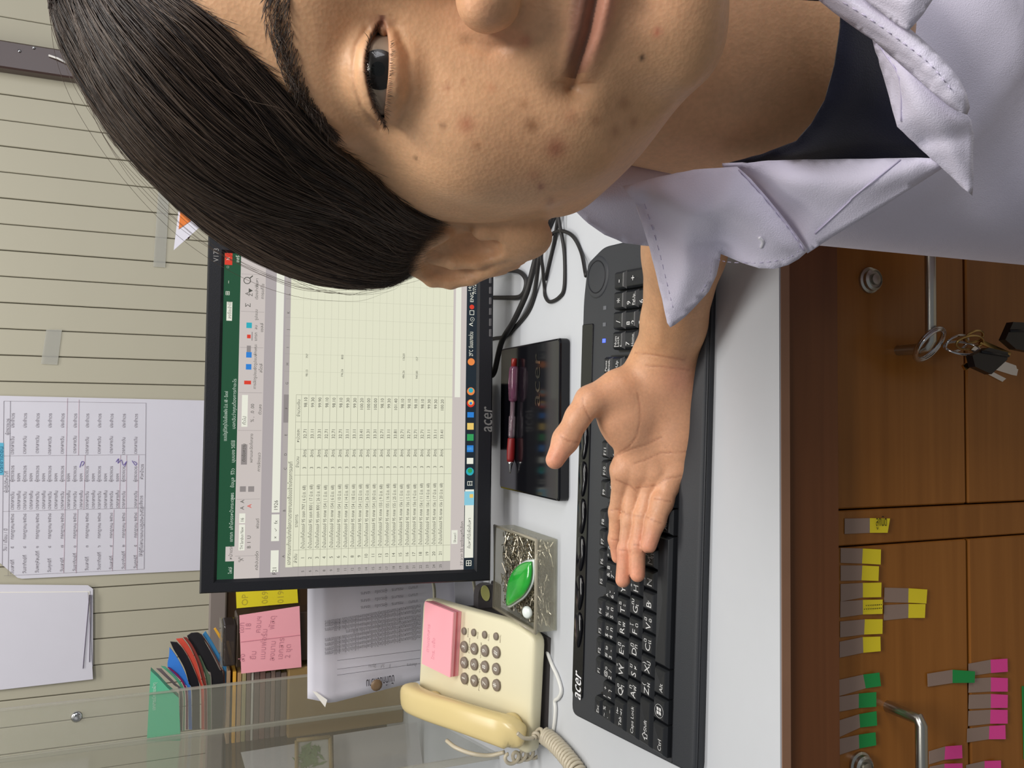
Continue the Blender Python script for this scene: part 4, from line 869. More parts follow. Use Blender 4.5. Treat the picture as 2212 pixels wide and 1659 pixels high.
mgreen = mat('glossy_leaf_green', (38, 158, 52), rough=0.15, noise_amt=0.4, noise_scale=45, coat=0.6)
dome(list(lo), 0.006, 6, 0.90, 'green_face', mgreen, lf, 0.003); dome(list(lo), 0.003, 3, 1.0, 'white_rim', mat('white_gloss', (232, 240, 236), rough=0.3), lf, 0.0)
c = onz(1142, 1322, DESK + 0.022); mesh('bead', lathe([(0.001, 0.0), (0.006, 0.001), (0.0075, 0.003), (0.005, 0.0055), (0.001, 0.006)], c, (0, -0.5, 0.85), 18), mat('white_gloss', (0, 0, 0)), None, label='small white round bead lying on the pins', cat='bead')
# grey tape dispenser behind the box, a yellow-green oval on its side
gd = empty('tape_cutter', ony(1045, 1290, 1.03), 'dark grey rounded tool with a pale yellow oval, behind the pin box', 'tool')
o2 = [(1023, 1310), (1024, 1275), (1032, 1262), (1046, 1258), (1060, 1262), (1068, 1290), (1072, 1325), (1068, 1345), (1030, 1345)]
Yg = 1.035
gp = [ony(X, Y, Yg) for X, Y in catmull([V3(a_, b_, 0) for a_, b_ in o2] + [V3(1023, 1310, 0)], 3)[:-1, :2]]
mesh('grip', slab(gp, (0, -1, 0), 0.018), mat('dark_grey_plastic', (78, 74, 76), rough=0.5), gd, smooth=False)
ov = [ony(1048 + 9 * math.cos(t) + 2 * math.sin(t), 1281 + 17 * math.sin(t), Yg - 0.0185) for t in np.linspace(0, 2 * PI, 18, endpoint=False)]
mesh('oval_inlay', slab(ov, (0, -1, 0), 0.0015), mat('pale_lime', (205, 205, 128), rough=0.5), gd, smooth=False)
zmin = min(p[2] for p in gp)
mesh('tool_foot', box(min(p[0] for p in gp), max(p[0] for p in gp), Yg - 0.02, Yg + 0.01, DESK, zmin + 0.003, 0.003), mat('dark_grey_plastic', (0, 0, 0)), gd, smooth=False)
# ================================================================ left side: clear screens, stacked folders, notes and papers
YA = 1.47                                     # panel facing the viewer
def apan(X, Y, y=YA): return ony(X, Y, y)
# clear desk divider: one panel across, one running towards the viewer, meeting at a corner
div = empty('desk_divider', V3(-0.6, YA, DESK), 'clear acrylic desk divider at the telephone end of the desk', 'divider')
xA1 = float((apan(400, 1493)[0] + apan(690, 1458)[0]) / 2); xA0 = float((apan(480, 1582)[0] + apan(700, 1546)[0]) / 2)
zt = 1.62
mesh('cross_panel', box(xA0, xA1, YA, YA + 0.005, DESK, zt, 0.0008), M_ACRYL, div, smooth=False)
mesh('panel_edge', box(xA1, xA1 + 0.003, YA - 0.001, YA + 0.006, DESK, zt), M_ACRYLEDGE, div, smooth=False)
fr = onz(1075, 1630, DESK)
c0 = V3(xA0, YA, 0); c1 = V3(float(fr[0]), float(fr[1]), 0); dd = c1 - c0; L_ = np.linalg.norm(dd); dd /= L_; nn = V3(-dd[1], dd[0], 0)
def dbox(l0, l1, t0, t1, z0, z1, bev=0.0): return frame_map(box(l0, l1, t0, t1, z0, z1, bev), c0, dd, nn, TOPV)
mesh('side_panel', dbox(0, L_, -0.0025, 0.0025, DESK, zt, 0.0006), M_ACRYL, div, smooth=False)
mesh('panel_edge', dbox(L_, L_ + 0.006, -0.004, 0.004, DESK, zt), M_ACRYLEDGE, div, smooth=False)
mesh('corner_strip', dbox(-0.004, 0.004, -0.004, 0.004, DESK, zt), M_ACRYLEDGE, div, smooth=False)
mesh('bolt', lathe([(0.007, -0.003), (0.0085, -0.001), (0.0085, 0.002), (0.006, 0.0045), (0.003, 0.005)], apan(166, 1548, YA - 0.002), (0, -1, 0), 14), M_CHROME, div)

# stack of folders and files lying flat, their backs fanned towards the monitor
def folder(name, rgb, Xc, Yl, Yr, Xr, th, lab, d0=0.0, back=0.20, grp='plastic folders and files in the stack', rise=1.0):
    """Xc: height line in the photo at the near end Yl; the sheet bends up or down to (Xr, Yr) at its free end"""
    yv = 1.50 + d0
    pL, pR = apan(Xc, Yl, yv), apan(Xr, Yr, yv); n = 10; v = []; f = []
    for k in range(n + 1):
        t = k / n; x = pL[0] + (pR[0] - pL[0]) * t; z = pL[2] + (pR[2] - pL[2]) * (t ** 1.8)
        for y_, z_ in ((yv, z), (yv + back, z + 0.004), (yv + back, z + 0.004 - th), (yv, z - th)): v.append((x, y_, z_))
    for k in range(n):
        for j in range(4): f.append((k * 4 + j, k * 4 + (j + 1) % 4, (k + 1) * 4 + (j + 1) % 4, (k + 1) * 4 + j))
    f.append((0, 1, 2, 3)); f.append((n * 4 + 3, n * 4 + 2, n * 4 + 1, n * 4))
    o = mesh(name, (np.array(v), f), mat(name + '_%d_%d_%d' % rgb, rgb, rough=0.4, noise_amt=0.05), label=lab, cat='folder', group=grp)
    return sharp(o, 30)
# tall folder standing at the near end of the stack: its green face with a printed line
gq = [apan(X, Y, 1.492) for X, Y in ((326, 1441), (342, 1456), (362, 1478), (386, 1499), (390, 1590), (318, 1592))]
gf = mesh('ring_binder', slab(gq, (0, -1, 0), 0.02), mat('mint_folder', (98, 192, 152), rough=0.45), smooth=False, label='mint green folder box on top of the stack, with a white printed line', cat='folder')
g_ = Sheet('printed_line', mat('pale_print2', (200, 225, 210), rough=0.6), gf)
ga, gb = apan(336, 1534, 1.4715), apan(340, 1474, 1.4715); g_.put('เอกสารเบิกจ่ายพัสดุ', ga, (1, 0, 0), (0, 0, 1), 0.008, width=float(gb[0] - ga[0]))
cr = [('folder', (96, 86, 92), 344, 1446, 388, 1490, 'grey folder edge directly under the mint green one'), ]
def crescent(rgb, outer, inner, lab, dy, name='folder'):
    """a folder whose curled spine shows as a long curved face: outer and inner outline"""
    yv = 1.50 + dy; O_ = catmull([apan(*p, yv) for p in outer], 5); I_ = catmull([apan(*p, yv) for p in inner], 5); n = len(O_); v = []; f = []
    for k in range(n):
        for p, y_ in ((O_[k], 0), (O_[k], 0.0037), (I_[k], 0.0037), (I_[k], 0)): v.append(p + V3(0, y_, 0.0))
    for k in range(n - 1):
        for j in range(4): f.append((k * 4 + j, k * 4 + (j + 1) % 4, (k + 1) * 4 + (j + 1) % 4, (k + 1) * 4 + j))
    f.append((0, 1, 2, 3)); f.append((n * 4 - 1, n * 4 - 2, n * 4 - 3, n * 4 - 4))
    return sharp(mesh(name, (np.array(v), f), mat('folder_%d_%d_%d' % rgb, rgb, rough=0.38, spec=0.4), label=lab, cat='folder', group='plastic folders in the stack'), 30)
ZF = 460 / 1821.0
def z4(q): return (300 + q[0] * ZF, 1240 + q[1] * ZF)
def C4(rgb, outer, inner, lab, k): return crescent(rgb, [z4(p) for p in outer], [z4(p) for p in inner], lab, 0.004 * k)
C4((128, 112, 116), [(150, 810), (215, 870), (300, 950), (345, 1010), (348, 1340)], [(190, 812), (245, 870), (320, 945), (372, 1020), (372, 1340)], 'dull grey folder just below the mint green one', 0)
C4((92, 178, 142), [(190, 790), (250, 840), (310, 900), (352, 960), (380, 1035), (378, 1340)], [(225, 795), (280, 845), (335, 900), (372, 955), (392, 1035), (390, 1340)], 'second thin green folder in the stack', 1)
C4((148, 30, 92), [(245, 800), (300, 845), (345, 895), (375, 940), (400, 1030), (402, 1330)], [(262, 802), (318, 846), (362, 895), (390, 940), (418, 1030), (420, 1330)], 'thin magenta folder above the blue one', 2)
C4((62, 132, 226), [(262, 632), (258, 700), (250, 800), (350, 900), (392, 942), (418, 1000), (425, 1330)], [(264, 630), (310, 690), (360, 775), (400, 860), (425, 935), (446, 1000), (455, 1330)], 'bright blue folder with its spine curled up', 3)
C4((30, 28, 34), [(268, 580), (300, 650), (350, 730), (395, 820), (428, 935), (452, 1000), (455, 1330)], [(325, 585), (375, 640), (430, 730), (475, 830), (508, 915), (520, 1000), (522, 1330)], 'black folder lying over the red one', 4)
C4((222, 84, 66), [(318, 556), (375, 630), (430, 720), (475, 820), (510, 915), (530, 1000), (535, 1330)], [(372, 550), (420, 610), (465, 690), (505, 790), (535, 915), (556, 1000), (560, 1330)], 'orange-red folder in the middle of the fan', 5)
C4((140, 62, 54), [(380, 542), (430, 610), (470, 690), (508, 790), (540, 915), (558, 1000), (562, 1330)], [(410, 545), (455, 605), (500, 690), (540, 790), (572, 915), (582, 1000), (585, 1330)], 'dark red folder next to the orange-red one', 6)
C4((96, 116, 92), [(500, 700), (530, 780), (560, 850), (575, 920), (585, 1000), (588, 1330)], [(525, 700), (562, 780), (600, 860), (612, 880), (616, 1000), (618, 1330)], 'moss green folder with pale papers', 7)
C4((38, 36, 40), [(412, 530), (440, 590), (490, 670), (545, 760), (590, 830), (620, 890), (625, 1330)], [(450, 505), (520, 510), (575, 600), (640, 720), (690, 820), (722, 880), (720, 1330)], 'thick black folder with a rounded spine', 8)
C4((110, 76, 70), [(520, 512), (575, 590), (640, 700), (700, 820), (722, 880), (722, 1330)], [(535, 515), (590, 592), (655, 700), (712, 815), (735, 880), (735, 1330)], 'brown folder edge under the thick black one', 9)
C4((66, 138, 190), [(545, 520), (600, 600), (660, 710), (715, 810), (735, 890), (738, 1320)], [(570, 490), (628, 580), (690, 690), (745, 780), (752, 890), (752, 1320)], 'sea blue folder with a pale rim', 10)
C4((238, 178, 62), [(640, 470), (670, 520), (700, 570), (712, 590)], [(656, 460), (690, 510), (718, 565), (724, 590)], 'orange-yellow folder corner sticking out of the stack', 11)
# flat files below, seen by their long edges
edges = [((170, 140, 110), 758, 785), ((238, 178, 62), 805, 835), ((186, 148, 104), 845, 880), ((176, 164, 120), 885, 920), ((128, 108, 98), 925, 962), ((205, 200, 190), 965, 985), ((120, 100, 94), 990, 1035), ((134, 104, 96), 1038, 1085), ((112, 96, 92), 1088, 1130), ((140, 118, 108), 1133, 1170), ((104, 92, 90), 1173, 1215), ((130, 114, 104), 1218, 1268)]
names = ['tan', 'orange-yellow', 'ochre', 'olive', 'grey-brown', 'white-edged', 'dark taupe', 'reddish brown', 'slate brown', 'light brown', 'charcoal brown', 'lowest brown']
for k, (rgb, a_, b_) in enumerate(edges):
    pa, pb = apan(*z4((a_, 830 + 8 * (k % 3))), 1.51), apan(*z4((b_, 840)), 1.51); x0_ = apan(600, 1592, 1.51)[0]
    mesh('flat_file', box(x0_, pa[0], 1.51, 1.72, pb[2], pa[2], 0.0008), mat('file_%d' % k, rgb, rough=0.6, noise_amt=0.1), smooth=False, label='%s file lying flat in the lower half of the folder stack' % names[k], cat='file', group='flat files in the stack')
zlow = apan(*z4((1268, 840)), 1.51)[2]
pa = apan(620, 1448, 1.50); x0_ = apan(600, 1596, 1.50)[0]
M_CARD = mat('ochre_cardboard', (150, 122, 76), rough=0.75, noise_amt=0.08, noise_scale=12)
mesh('cardboard_box', box(x0_, pa[0] + 0.004, 1.495, 1.74, DESK, zlow - 0.0005, 0.002), M_CARD, smooth=False, label='ochre cardboard box carrying the folder stack', cat='box')
# small clear container at the free end of the stack
xk0, xk1 = apan(520, 1437, 1.50)[0], apan(500, 1350, 1.50)[0]; zk0, zk1 = apan(510, 1400, 1.50)[2], apan(478, 1360, 1.50)[2]
ck = empty('clear_case', V3((xk0 + xk1) / 2, 1.52, zk0), 'small dark clear-lidded case beside the folder fan', 'case')
mesh('case_body', box(xk0, xk1, 1.50, 1.56, zk0, zk1 - 0.004, 0.003, 2), clear_mat('smoked_clear', (62, 54, 52), mix=0.75, rough=0.15), ck, smooth=False); mesh('case_lid', box(xk0 - 0.001, xk1 + 0.001, 1.499, 1.561, zk1 - 0.004, zk1, 0.001), clear_mat('clear_lid', (150, 146, 140), mix=0.4), ck, smooth=False)
zs_ = zk0 - 0.0004; 
mesh('case_shelf', box(xk0 - 0.004, xk1 + 0.012, 1.50, 1.56, DESK, zs_, 0.002), M_DARKWOOD, smooth=False, label='old dark wooden block under the small clear case', cat='block')

# sticky notes on the dark partition behind the desk
YN = YW - 0.0055
yn = mesh('sticky_note', slab([ony(X, Y, YN) for X, Y in ((508, 1240), (640, 1240), (644, 1302), (511, 1314))], (0, -1, 0), 0.0005), mat('yellow_paper', (240, 222, 40), rough=0.7), smooth=False, label='yellow handwritten note on the dark partition beside the monitor', cat='note')
s_ = Sheet('handwriting', mat('olive_ink', (196, 178, 56), rough=0.9), yn)
for s, X, Y in (('OP', 535, 1308), ('069', 578, 1304), ('0190', 612, 1303)): s_.put(s, ony(X, Y, YN - 0.0008), (1, 0, 0), (0, 0, 1), 0.018)
YP = 1.49
pq = [ony(X, Y, YP) for X, Y in ((517, 1329), (647, 1309), (651, 1441), (521, 1455))]
pkn = mesh('sticky_note', slab(pq, (0, -1, 0), 0.0005), mat('pink_paper', (0, 0, 0)), smooth=False, label='pink handwritten note stuck at the end of the folder stack', cat='note')
s_ = Sheet('handwriting', mat('mauve_ink', (206, 136, 150), rough=0.9), pkn)
for s, X, Y in (('ส่ง', 528, 1430), ('ยืม', 552, 1425), ('แบบฟอร์ม', 572, 1425), ('ลงนาม', 592, 1428), ('เอกสาร', 610, 1425), ('2 ชุด', 626, 1422), ('เอก', 526, 1368), ('18', 541, 1362), ('คอมฯ', 562, 1368), ('พัสดุ', 592, 1360)): s_.put(s, ony(X, Y, YP - 0.0008), (1, 0, -0.06), (0.06, 0, 1), 0.013)
s_.extra.append(tube([ony(520, 1387, YP - 0.0009), ony(648, 1372, YP - 0.0009)], 0.0006, 4))

# memo taped up sideways, creased, its corner turned over
YM = 1.12
def mem(X, Y, dy=0.0): return ony(X, Y, YM + dy)
rows_m = []
nx_, ny_ = 22, 16
mv, mf = [], []
for i in range(nx_ + 1):
    for j in range(ny_ + 1):
        t, s = i / nx_, j / ny_
        X = 664 + (1000 - 664) * t; Yl = 1277 - 60; Yr_ = 1527 - 40 * t + (-18 * max(0, 1 - t * 6))
        if t > 0.06: Yr_ = min(Yr_, 1527 - 95 * (t - 0.06) * 0.9)
        Y = Yl + (Yr_ - Yl) * s
        w = 0.006 * math.sin(3.2 * t + 1.4 * s) * s + 0.006 * math.exp(-((t - 0.12) / 0.06) ** 2) + 0.004 * math.exp(-((s - 0.78 - 0.1 * t) / 0.05) ** 2)
        mv.append(mem(X, Y, 0.0 - w))
for i in range(nx_):
    for j in range(ny_): a_ = i * (ny_ + 1) + j; mf.append((a_, a_ + 1, a_ + ny_ + 2, a_ + ny_ + 1))
memo = mesh('memo_sheet', (np.array(mv), mf), M_PAPER, label='creased printed memo hung sideways between telephone and monitor', cat='paper')
sm = memo.modifiers.new('thickness', 'SOLIDIFY'); sm.thickness = 0.0005
cq = [mem(*z4((1485, 1000)), -0.012), mem(*z4((1520, 1010)), -0.014), mem(*z4((1610, 1075)), -0.016), mem(*z4((1592, 1138)), -0.013)]
mesh('turned_corner', slab(cq, (0, -1, 0), 0.0005), mat('warm_white_paper', (238, 234, 226), rough=0.8), memo, smooth=False)
ms = Sheet('memo_print', mat('grey_print', (0, 0, 0)), memo)
Z5 = 460 / 1821.0
def z5(a_, b_): return (640 + a_ * Z5, 1240 + b_ * Z5)
def mline(s, a0, b0, a1, b1, size=0.007):
    """text running from photo spot 0 to photo spot 1 on the memo"""
    p, q = mem(*z5(a0, b0), -0.0125), mem(*z5(a1, b1), -0.0125); d = q - p; w = np.linalg.norm(d); d /= w; n_up = np.cross(V3(0, -1, 0), d)
    ms.put(s, p, d, n_up, size, width=w)
mline('บันทึกข้อความ', 840, 862, 600, 905, 0.016); mline('บันทึกข้อความ', 838, 863, 598, 906, 0.016)
mline('ส่วนราชการ                           ที่        วันที่        มิถุนายน', 1030, 762, 620, 775, 0.006)
for k, (b0, b1) in enumerate(((520, 665), (482, 632), (445, 592), (410, 552), (378, 508), (345, 462), (300, 425), (258, 400))):
    mline('ตามที่ได้รับมอบหมายให้ดำเนินการจัดซื้อวัสดุน้ำมันเชื้อเพลิงและหล่อลื่นประจำเดือน เพื่อใช้ในราชการ', 1062, b0, 245 + (180 if k == 4 else 0), b1 - (30 if k == 4 else 0))
for b_ in (275, 218, 155): mline('นางสาว      กรรมการ     ผู้ตรวจรับ     เอกสาร', 1040, b_ - 55, 552, b_, 0.006)
for a0, b0, a1, b1 in ((350, 740, 1060, 650), (350, 815, 1060, 720), (350, 865, 1060, 765)):
    p, q = mem(*z5(a0, b0), -0.0125), mem(*z5(a1, b1), -0.0125); ms.extra.append(tube([p, q], 0.00025, 4))
mesh('tape_dot', lathe([(0.008, 0), (0.008, 0.0006), (0.003, 0.0012)], mem(*z5(686, 950), -0.014), (0, -1, 0), 12), mat('brown_putty', (128, 104, 78), rough=0.4), memo)
# sheets lying behind the telephone and the cables there
mesh('paper_sheet', slab([ony(X, Y, 1.085) for X, Y in ((980, 1240), (1048, 1240), (1052, 1330), (985, 1335))], (0, -1, 0), 0.0006), mat('cool_white_paper', (206, 206, 216), rough=0.8), smooth=False, label='blank pale sheet standing behind the telephone', cat='paper')
for pts, lab in (([(935, 1255), (938, 1275), (938, 1300), (936, 1330)], 'thin olive cable hanging in front of the memo'), ([(1022, 1250), (1026, 1275), (1030, 1300), (1028, 1330)], 'thin grey cable hanging behind the grey tool')):
    mesh('thin_cable', tube(catmull([ony(X, Y, 1.085 if pts[0][0] < 1000 else 1.06) for X, Y in pts], 6), 0.0024, 7), mat('olive_grey_cable', (150, 146, 128), rough=0.5), label=lab, cat='cable')
# framed plant picture and paper seen through the side panel
yq = 1.33
pf = empty('picture_frame', ony(690, 1625, yq), 'small brass-framed picture of a green plant behind the clear panel', 'picture')
fr_ = [ony(X, Y, yq) for X, Y in ((640, 1598), (712, 1590), (716, 1700), (640, 1700))]
mesh('picture_mount', slab(fr_, (0, -1, 0), 0.002), mat('pale_mount', (196, 194, 186), rough=0.7), pf, smooth=False)
for a_, b_ in ((0, 1), (1, 2), (2, 3), (3, 0)): mesh('frame_bar', tube([fr_[a_] + V3(0, -0.003, 0), fr_[b_] + V3(0, -0.003, 0)], 0.0032, 6), mat('dull_brass_frame', (150, 128, 84), rough=0.4), pf)
lv = []
for k in range(70):
    X, Y = 668 + random.gauss(0, 10), 1634 + random.gauss(0, 13); c = ony(X, Y, yq - 0.0025 - 0.00003 * k); a_ = random.uniform(0, 2 * PI); l, w = random.uniform(0.006, 0.011), 0.0022
    d = V3(math.cos(a_), 0, math.sin(a_)); n_ = V3(-d[2], 0, d[0]); lv.append((np.array([c - d * l, c + n_ * w, c + d * l, c - n_ * w]), [(0, 1, 2, 3)]))
mesh('printed_plant', join(*lv), mat('printed_leaf_green', (112, 138, 96), rough=0.8, noise_amt=0.3, noise_scale=80), pf, smooth=False, kind='stuff')
mesh('paper_sheet', slab([ony(X, Y, 1.36) for X, Y in ((720, 1588), (900, 1560), (920, 1700), (722, 1700))], (0, -1, 0), 0.0006), mat('dim_white_paper', (200, 196, 196), rough=0.8), smooth=False, label='large pale sheet seen through the side panel of the divider', cat='paper')
mesh('paper_sheet', slab([ony(X, Y, 1.44) for X, Y in ((520, 1625), (640, 1606), (636, 1700), (540, 1700))], (0, -1, 0), 0.0006), mat('dim_white_paper', (0, 0, 0)), smooth=False, label='lilac-white sheet next to the plant picture', cat='paper')

# ================================================================ papers on the boarded wall
YQ = YW - 0.004
big = mesh('notice_sheet', slab([ony(X, Y, YQ) for X, Y in ((-30, 854), (440, 865), (470, 866), (470, 1230), (430, 1232), (48, 1250), (38, 1248), (0, 1216), (-30, 1190))], (0, -1, 0), 0.0006), M_PAPER, smooth=False, label='printed duty table on white paper above the monitor', cat='paper')
YT = YQ - 0.0009
tl_ = Sheet('table_lines', mat('grey_line', (140, 132, 138), rough=0.9), big); tp = Sheet('pink_lines', M_PINKINK, big); tt = Sheet('table_text', mat('grey_text', (132, 126, 134), rough=0.9), big)
ZT = 480 / 1659.0
def zt_(a_, b_): return (a_ * ZT, 820 + b_ * ZT)
def tline(sh, a_, b_, r=0.0005): sh.extra.append(tube([ony(*zt_(*a_), YT), ony(*zt_(*b_), YT)], r, 4, flat=0.4))
for a_, b_ in (((30, 160), (1090, 175)), ((1090, 175), (1075, 1415)), ((30, 1465), (1075, 1415)), ((30, 570), (1085, 560)), ((20, 985), (1075, 957)), ((77, 160), (60, 1465)), ((28, 160), (15, 1400))): tline(tl_, a_, b_)
for a_, b_ in (((503, 140), (475, 1445)), ((590, 150), (585, 565)), ((635, 565), (625, 970)), ((580, 970), (568, 1445)), ((900, 565), (890, 960)), ((945, 565), (935, 1420)), ((1035, 565), (1022, 1420)), ((850, 970), (838, 1430))): tline(tp, a_, b_)
def ttxt(s, a_, b_, size=0.0078, w=None): tt.put(s, ony(*zt_(a_, b_), YT - 0.0004), (1, 0, 0), (0, 0, 1), size, width=w)
thd = '๐๑๒๓๔๕๖๗๘๙'
days = ['วันเสาร์ที่', 'วันอาทิตย์ที่', 'วันพฤหัสบดีที่', 'วันศุกร์ที่', 'วันเสาร์ที่', 'วันอาทิตย์ที่', 'วันเสาร์ที่', 'วันอาทิตย์ที่', 'วันเสาร์ที่', 'วันอาทิตย์ที่', 'วันศุกร์ที่']
for k, a_ in enumerate((100, 192, 286, 378, 472, 566, 657, 748, 838, 930, 1020)):
    off = -0.045 * a_
    ttxt(days[k], a_, 1455 + off); ttxt(thd[(k * 3 + 5) % 10], a_, 1262 + off * .3); ttxt('กรกฎาคม', a_, 1195 + off * .3); ttxt('๒๕๖๘', a_, 1070 + off * .3)
    ttxt('เวรกลางวัน', a_, 560 - 4 * (k % 3)); ttxt('ประจำเวร', a_ + 4, 360)
    ttxt('เวรกลางวัน', a_, 975 + off * .3); ttxt('ผู้ตรวจเวร', a_, 765)
    if k < 9: ttxt('เวรกลางคืน', a_ + 47, 972 + off * .3); ttxt('รองฯ', a_ + 47, 762)
ttxt('วัน / เดือน / ปี', 48, 1280); ttxt('ผู้ปฏิบัติหน้าที่', 56, 845); ttxt('ผู้ตรวจเวร', 66, 415); ttxt('ให้ผู้ที่ไม่สามารถมาปฏิบัติหน้าที่ได้', 1062, 1320); ttxt('แจ้งเวร', 1062, 950); ttxt('หัวหน้าเวร', 1068, 745)
ink_ = Sheet('signature', mat('violet_ink', (128, 112, 178), rough=0.9), big)
for pts in ([(865, 615), (885, 590), (880, 625), (905, 600), (920, 640), (945, 610), (930, 650)], [(985, 605), (1010, 640), (1020, 625), (1000, 610)], [(595, 655), (610, 612), (628, 620), (612, 645)]): ink_.extra.append(tube(catmull([ony(*zt_(*p), YT - 0.0004) for p in pts], 4), 0.0006, 4))
bt = mesh('blue_label', slab([ony(X, Y, YQ - 0.0008) for X, Y in ((-25, 955), (8, 957), (8, 1026), (-25, 1026))], (0, -1, 0), 0.0005), mat('sky_blue_paper', (92, 178, 208), rough=0.7), smooth=False, label='sky blue printed label at the head of the duty table', cat='label')
b_ = Sheet('printed_line', mat('navy_print', (50, 96, 128), rough=0.9), bt); b_.put('ประจำเดือน', ony(5, 1022, YQ - 0.0016), (1, 0, 0), (0, 0, 1), 0.009, width=0.05)
# thinner papers taped higher up
np_ = empty('paper_bundle', ony(100, 1380, YQ), 'bundle of blank white sheets pinned high on the wall', 'paper')
for k, q in enumerate(([(-30, 1262), (190, 1264), (201, 1272), (201, 1440), (-30, 1470)], [(-30, 1279), (194, 1277), (196, 1452), (-30, 1480)], [(-30, 1281), (190, 1279), (201, 1467), (0, 1490), (-30, 1492)])):
    mesh('sheet', slab([ony(X, Y, YQ - 0.001 - 0.0011 * k) for X, Y in q], (0, -1, 0), 0.0007), (M_PAPER, mat('warm_white_paper', (0, 0, 0)), M_PAPER)[k], np_, smooth=False)
f_ = Sheet('fold_lines', mat('mauve_line', (128, 118, 136), rough=0.9), np_)
for a_, b_ in (((193, 1285), (179, 1444)), ((196, 1285), (193, 1430))): f_.extra.append(tube([ony(*a_, YQ - 0.0044), ony(*b_, YQ - 0.0044)], 0.0018, 4, flat=0.3))  # mauve lines near the sheets' lower edge
# clear tape left on the boards, a reflection put in as a milky strip, and the card with an orange patch by the monitor
M_TAPE_GLARE = clear_mat('tape_and_glare', (206, 204, 196), mix=0.35, rough=0.2)
mesh('tape_and_glare_strip', slab([ony(X, Y, YW - 0.0025) for X, Y in ((342, 405), (366, 410), (357, 578), (331, 576))], (0, -1, 0), 0.0004), M_TAPE_GLARE, smooth=False, label='long strip of clear tape left on the wall boards', cat='tape')
mesh('tape_and_glare_strip', slab([ony(X, Y, YW - 0.0025) for X, Y in ((100, 712), (134, 712), (124, 788), (88, 786))], (0, -1, 0), 0.0004), M_TAPE_GLARE, smooth=False, label='short milky strip put in for a reflection high on the wall boards', cat='tape')
yc_ = 1.12
cdp = [ony(X, Y, yc_) for X, Y in ((375, 541), (388, 436), (380, 380), (560, 380), (560, 440), (437, 486))]
card = empty('desk_calendar', ony(440, 440, yc_), 'white folded card with an orange panel standing on the monitor top', 'card')
mesh('card_face', slab(cdp, (0, -1, 0), 0.001), mat('bright_white_card', (236, 234, 244), rough=0.6), card, smooth=False)
mesh('orange_panel', slab([ony(X, Y, yc_ - 0.0012) for X, Y in ((386, 495), (391, 440), (400, 400), (420, 420), (416, 455), (411, 478))], (0, -1, 0), 0.0004), mat('orange_print', (240, 134, 60), rough=0.6), card, smooth=False)
st0 = ony(425, 470, yc_); mesh('card_stay', tube([st0 + V3(0.01, 0.001, 0), V3(st0[0] + 0.03, yc_ + 0.03, DESK + 0.004), V3(st0[0] + 0.03, yc_ + 0.0301, DESK)], 0.003, 8), mat('dark_red_wire', (96, 56, 50), rough=0.4), card)
mesh('card_stay', tube([ony(405, 515, yc_ + 0.002), ony(418, 490, yc_ + 0.002)], 0.002, 6), mat('dark_red_wire', (0, 0, 0)), card)
# ================================================================ the person
# camera-side frame in mm: x to the person's left, y up, depth away from the lens; turned into world metres by cw()
def cw(p): p = np.asarray(p, float) / 1000.0; return CAM + p[..., 0:1] * rt + p[..., 1:2] * up + p[..., 2:3] * fw
def cpx(X, Y, d): return np.array([(829.5 - Y) / F * d, (1106 - X) / F * d, d])
HPHI = math.radians(12.5)
hlx = V3(math.cos(HPHI), 0, -math.sin(HPHI)); hly = V3(0, 1, 0); hlz = V3(-math.sin(HPHI), 0, -math.cos(HPHI))
HO = cpx(815, 150, 240.0) - (hlx * -32 + hlz * 85)
def hc(p): p = np.asarray(p, float); return HO + p[..., 0:1] * hlx + p[..., 1:2] * hly + p[..., 2:3] * hlz     # head-local mm -> camera-side mm
def hw(p): return cw(hc(p))
def hpx(X, Y, z):                              # the spot of the head at depth plane z (head-local) seen at (X, Y)
    d = cpx(X, Y, 1.0); t = np.dot(HO + hlz * z, hlz) / np.dot(d, hlz); q = d * t - HO
    return np.array([np.dot(q, hlx), np.dot(q, hly), z])

def smin(a, b, k): h = np.maximum(k - np.abs(a - b), 0) / k; return np.minimum(a, b) - h * h * k * 0.25
def smax(a, b, k): return -smin(-a, -b, k)
def ell(P, c, r):
    q = P - np.asarray(c, float); r = np.asarray(r, float); k0 = np.linalg.norm(q / r, axis=1); k1 = np.linalg.norm(q / (r * r), axis=1)
    return k0 * (k0 - 1) / np.maximum(k1, 1e-9)
def ell_ax(P, c, ax, r):
    q = (P - np.asarray(c, float)) @ np.asarray(ax, float).T; return ell(q, (0, 0, 0), r)
def cap(P, a, b, ra, rb):
    a, b = np.asarray(a, float), np.asarray(b, float); ab = b - a; t = np.clip(((P - a) @ ab) / (ab @ ab), 0, 1)
    return np.linalg.norm(P - a - t[:, None] * ab, axis=1) - (ra + (rb - ra) * t)
def chain(P, pts, rs, k=3.0):
    d = None
    for i in range(len(pts) - 1):
        c = cap(P, pts[i], pts[i + 1], rs[i], rs[i + 1]); d = c if d is None else smin(d, c, k)
    return d
def dpoly(xy, pts):                            # distance in 2-D to a polyline
    d = np.full(len(xy), 1e9)
    for i in range(len(pts) - 1):
        a, b = np.asarray(pts[i], float), np.asarray(pts[i + 1], float); ab = b - a; t = np.clip(((xy - a) @ ab) / (ab @ ab), 0, 1)
        d = np.minimum(d, np.linalg.norm(xy - a - t[:, None] * ab, axis=1))
    return d
def gs(d, s): return np.exp(-(d / s) ** 2)

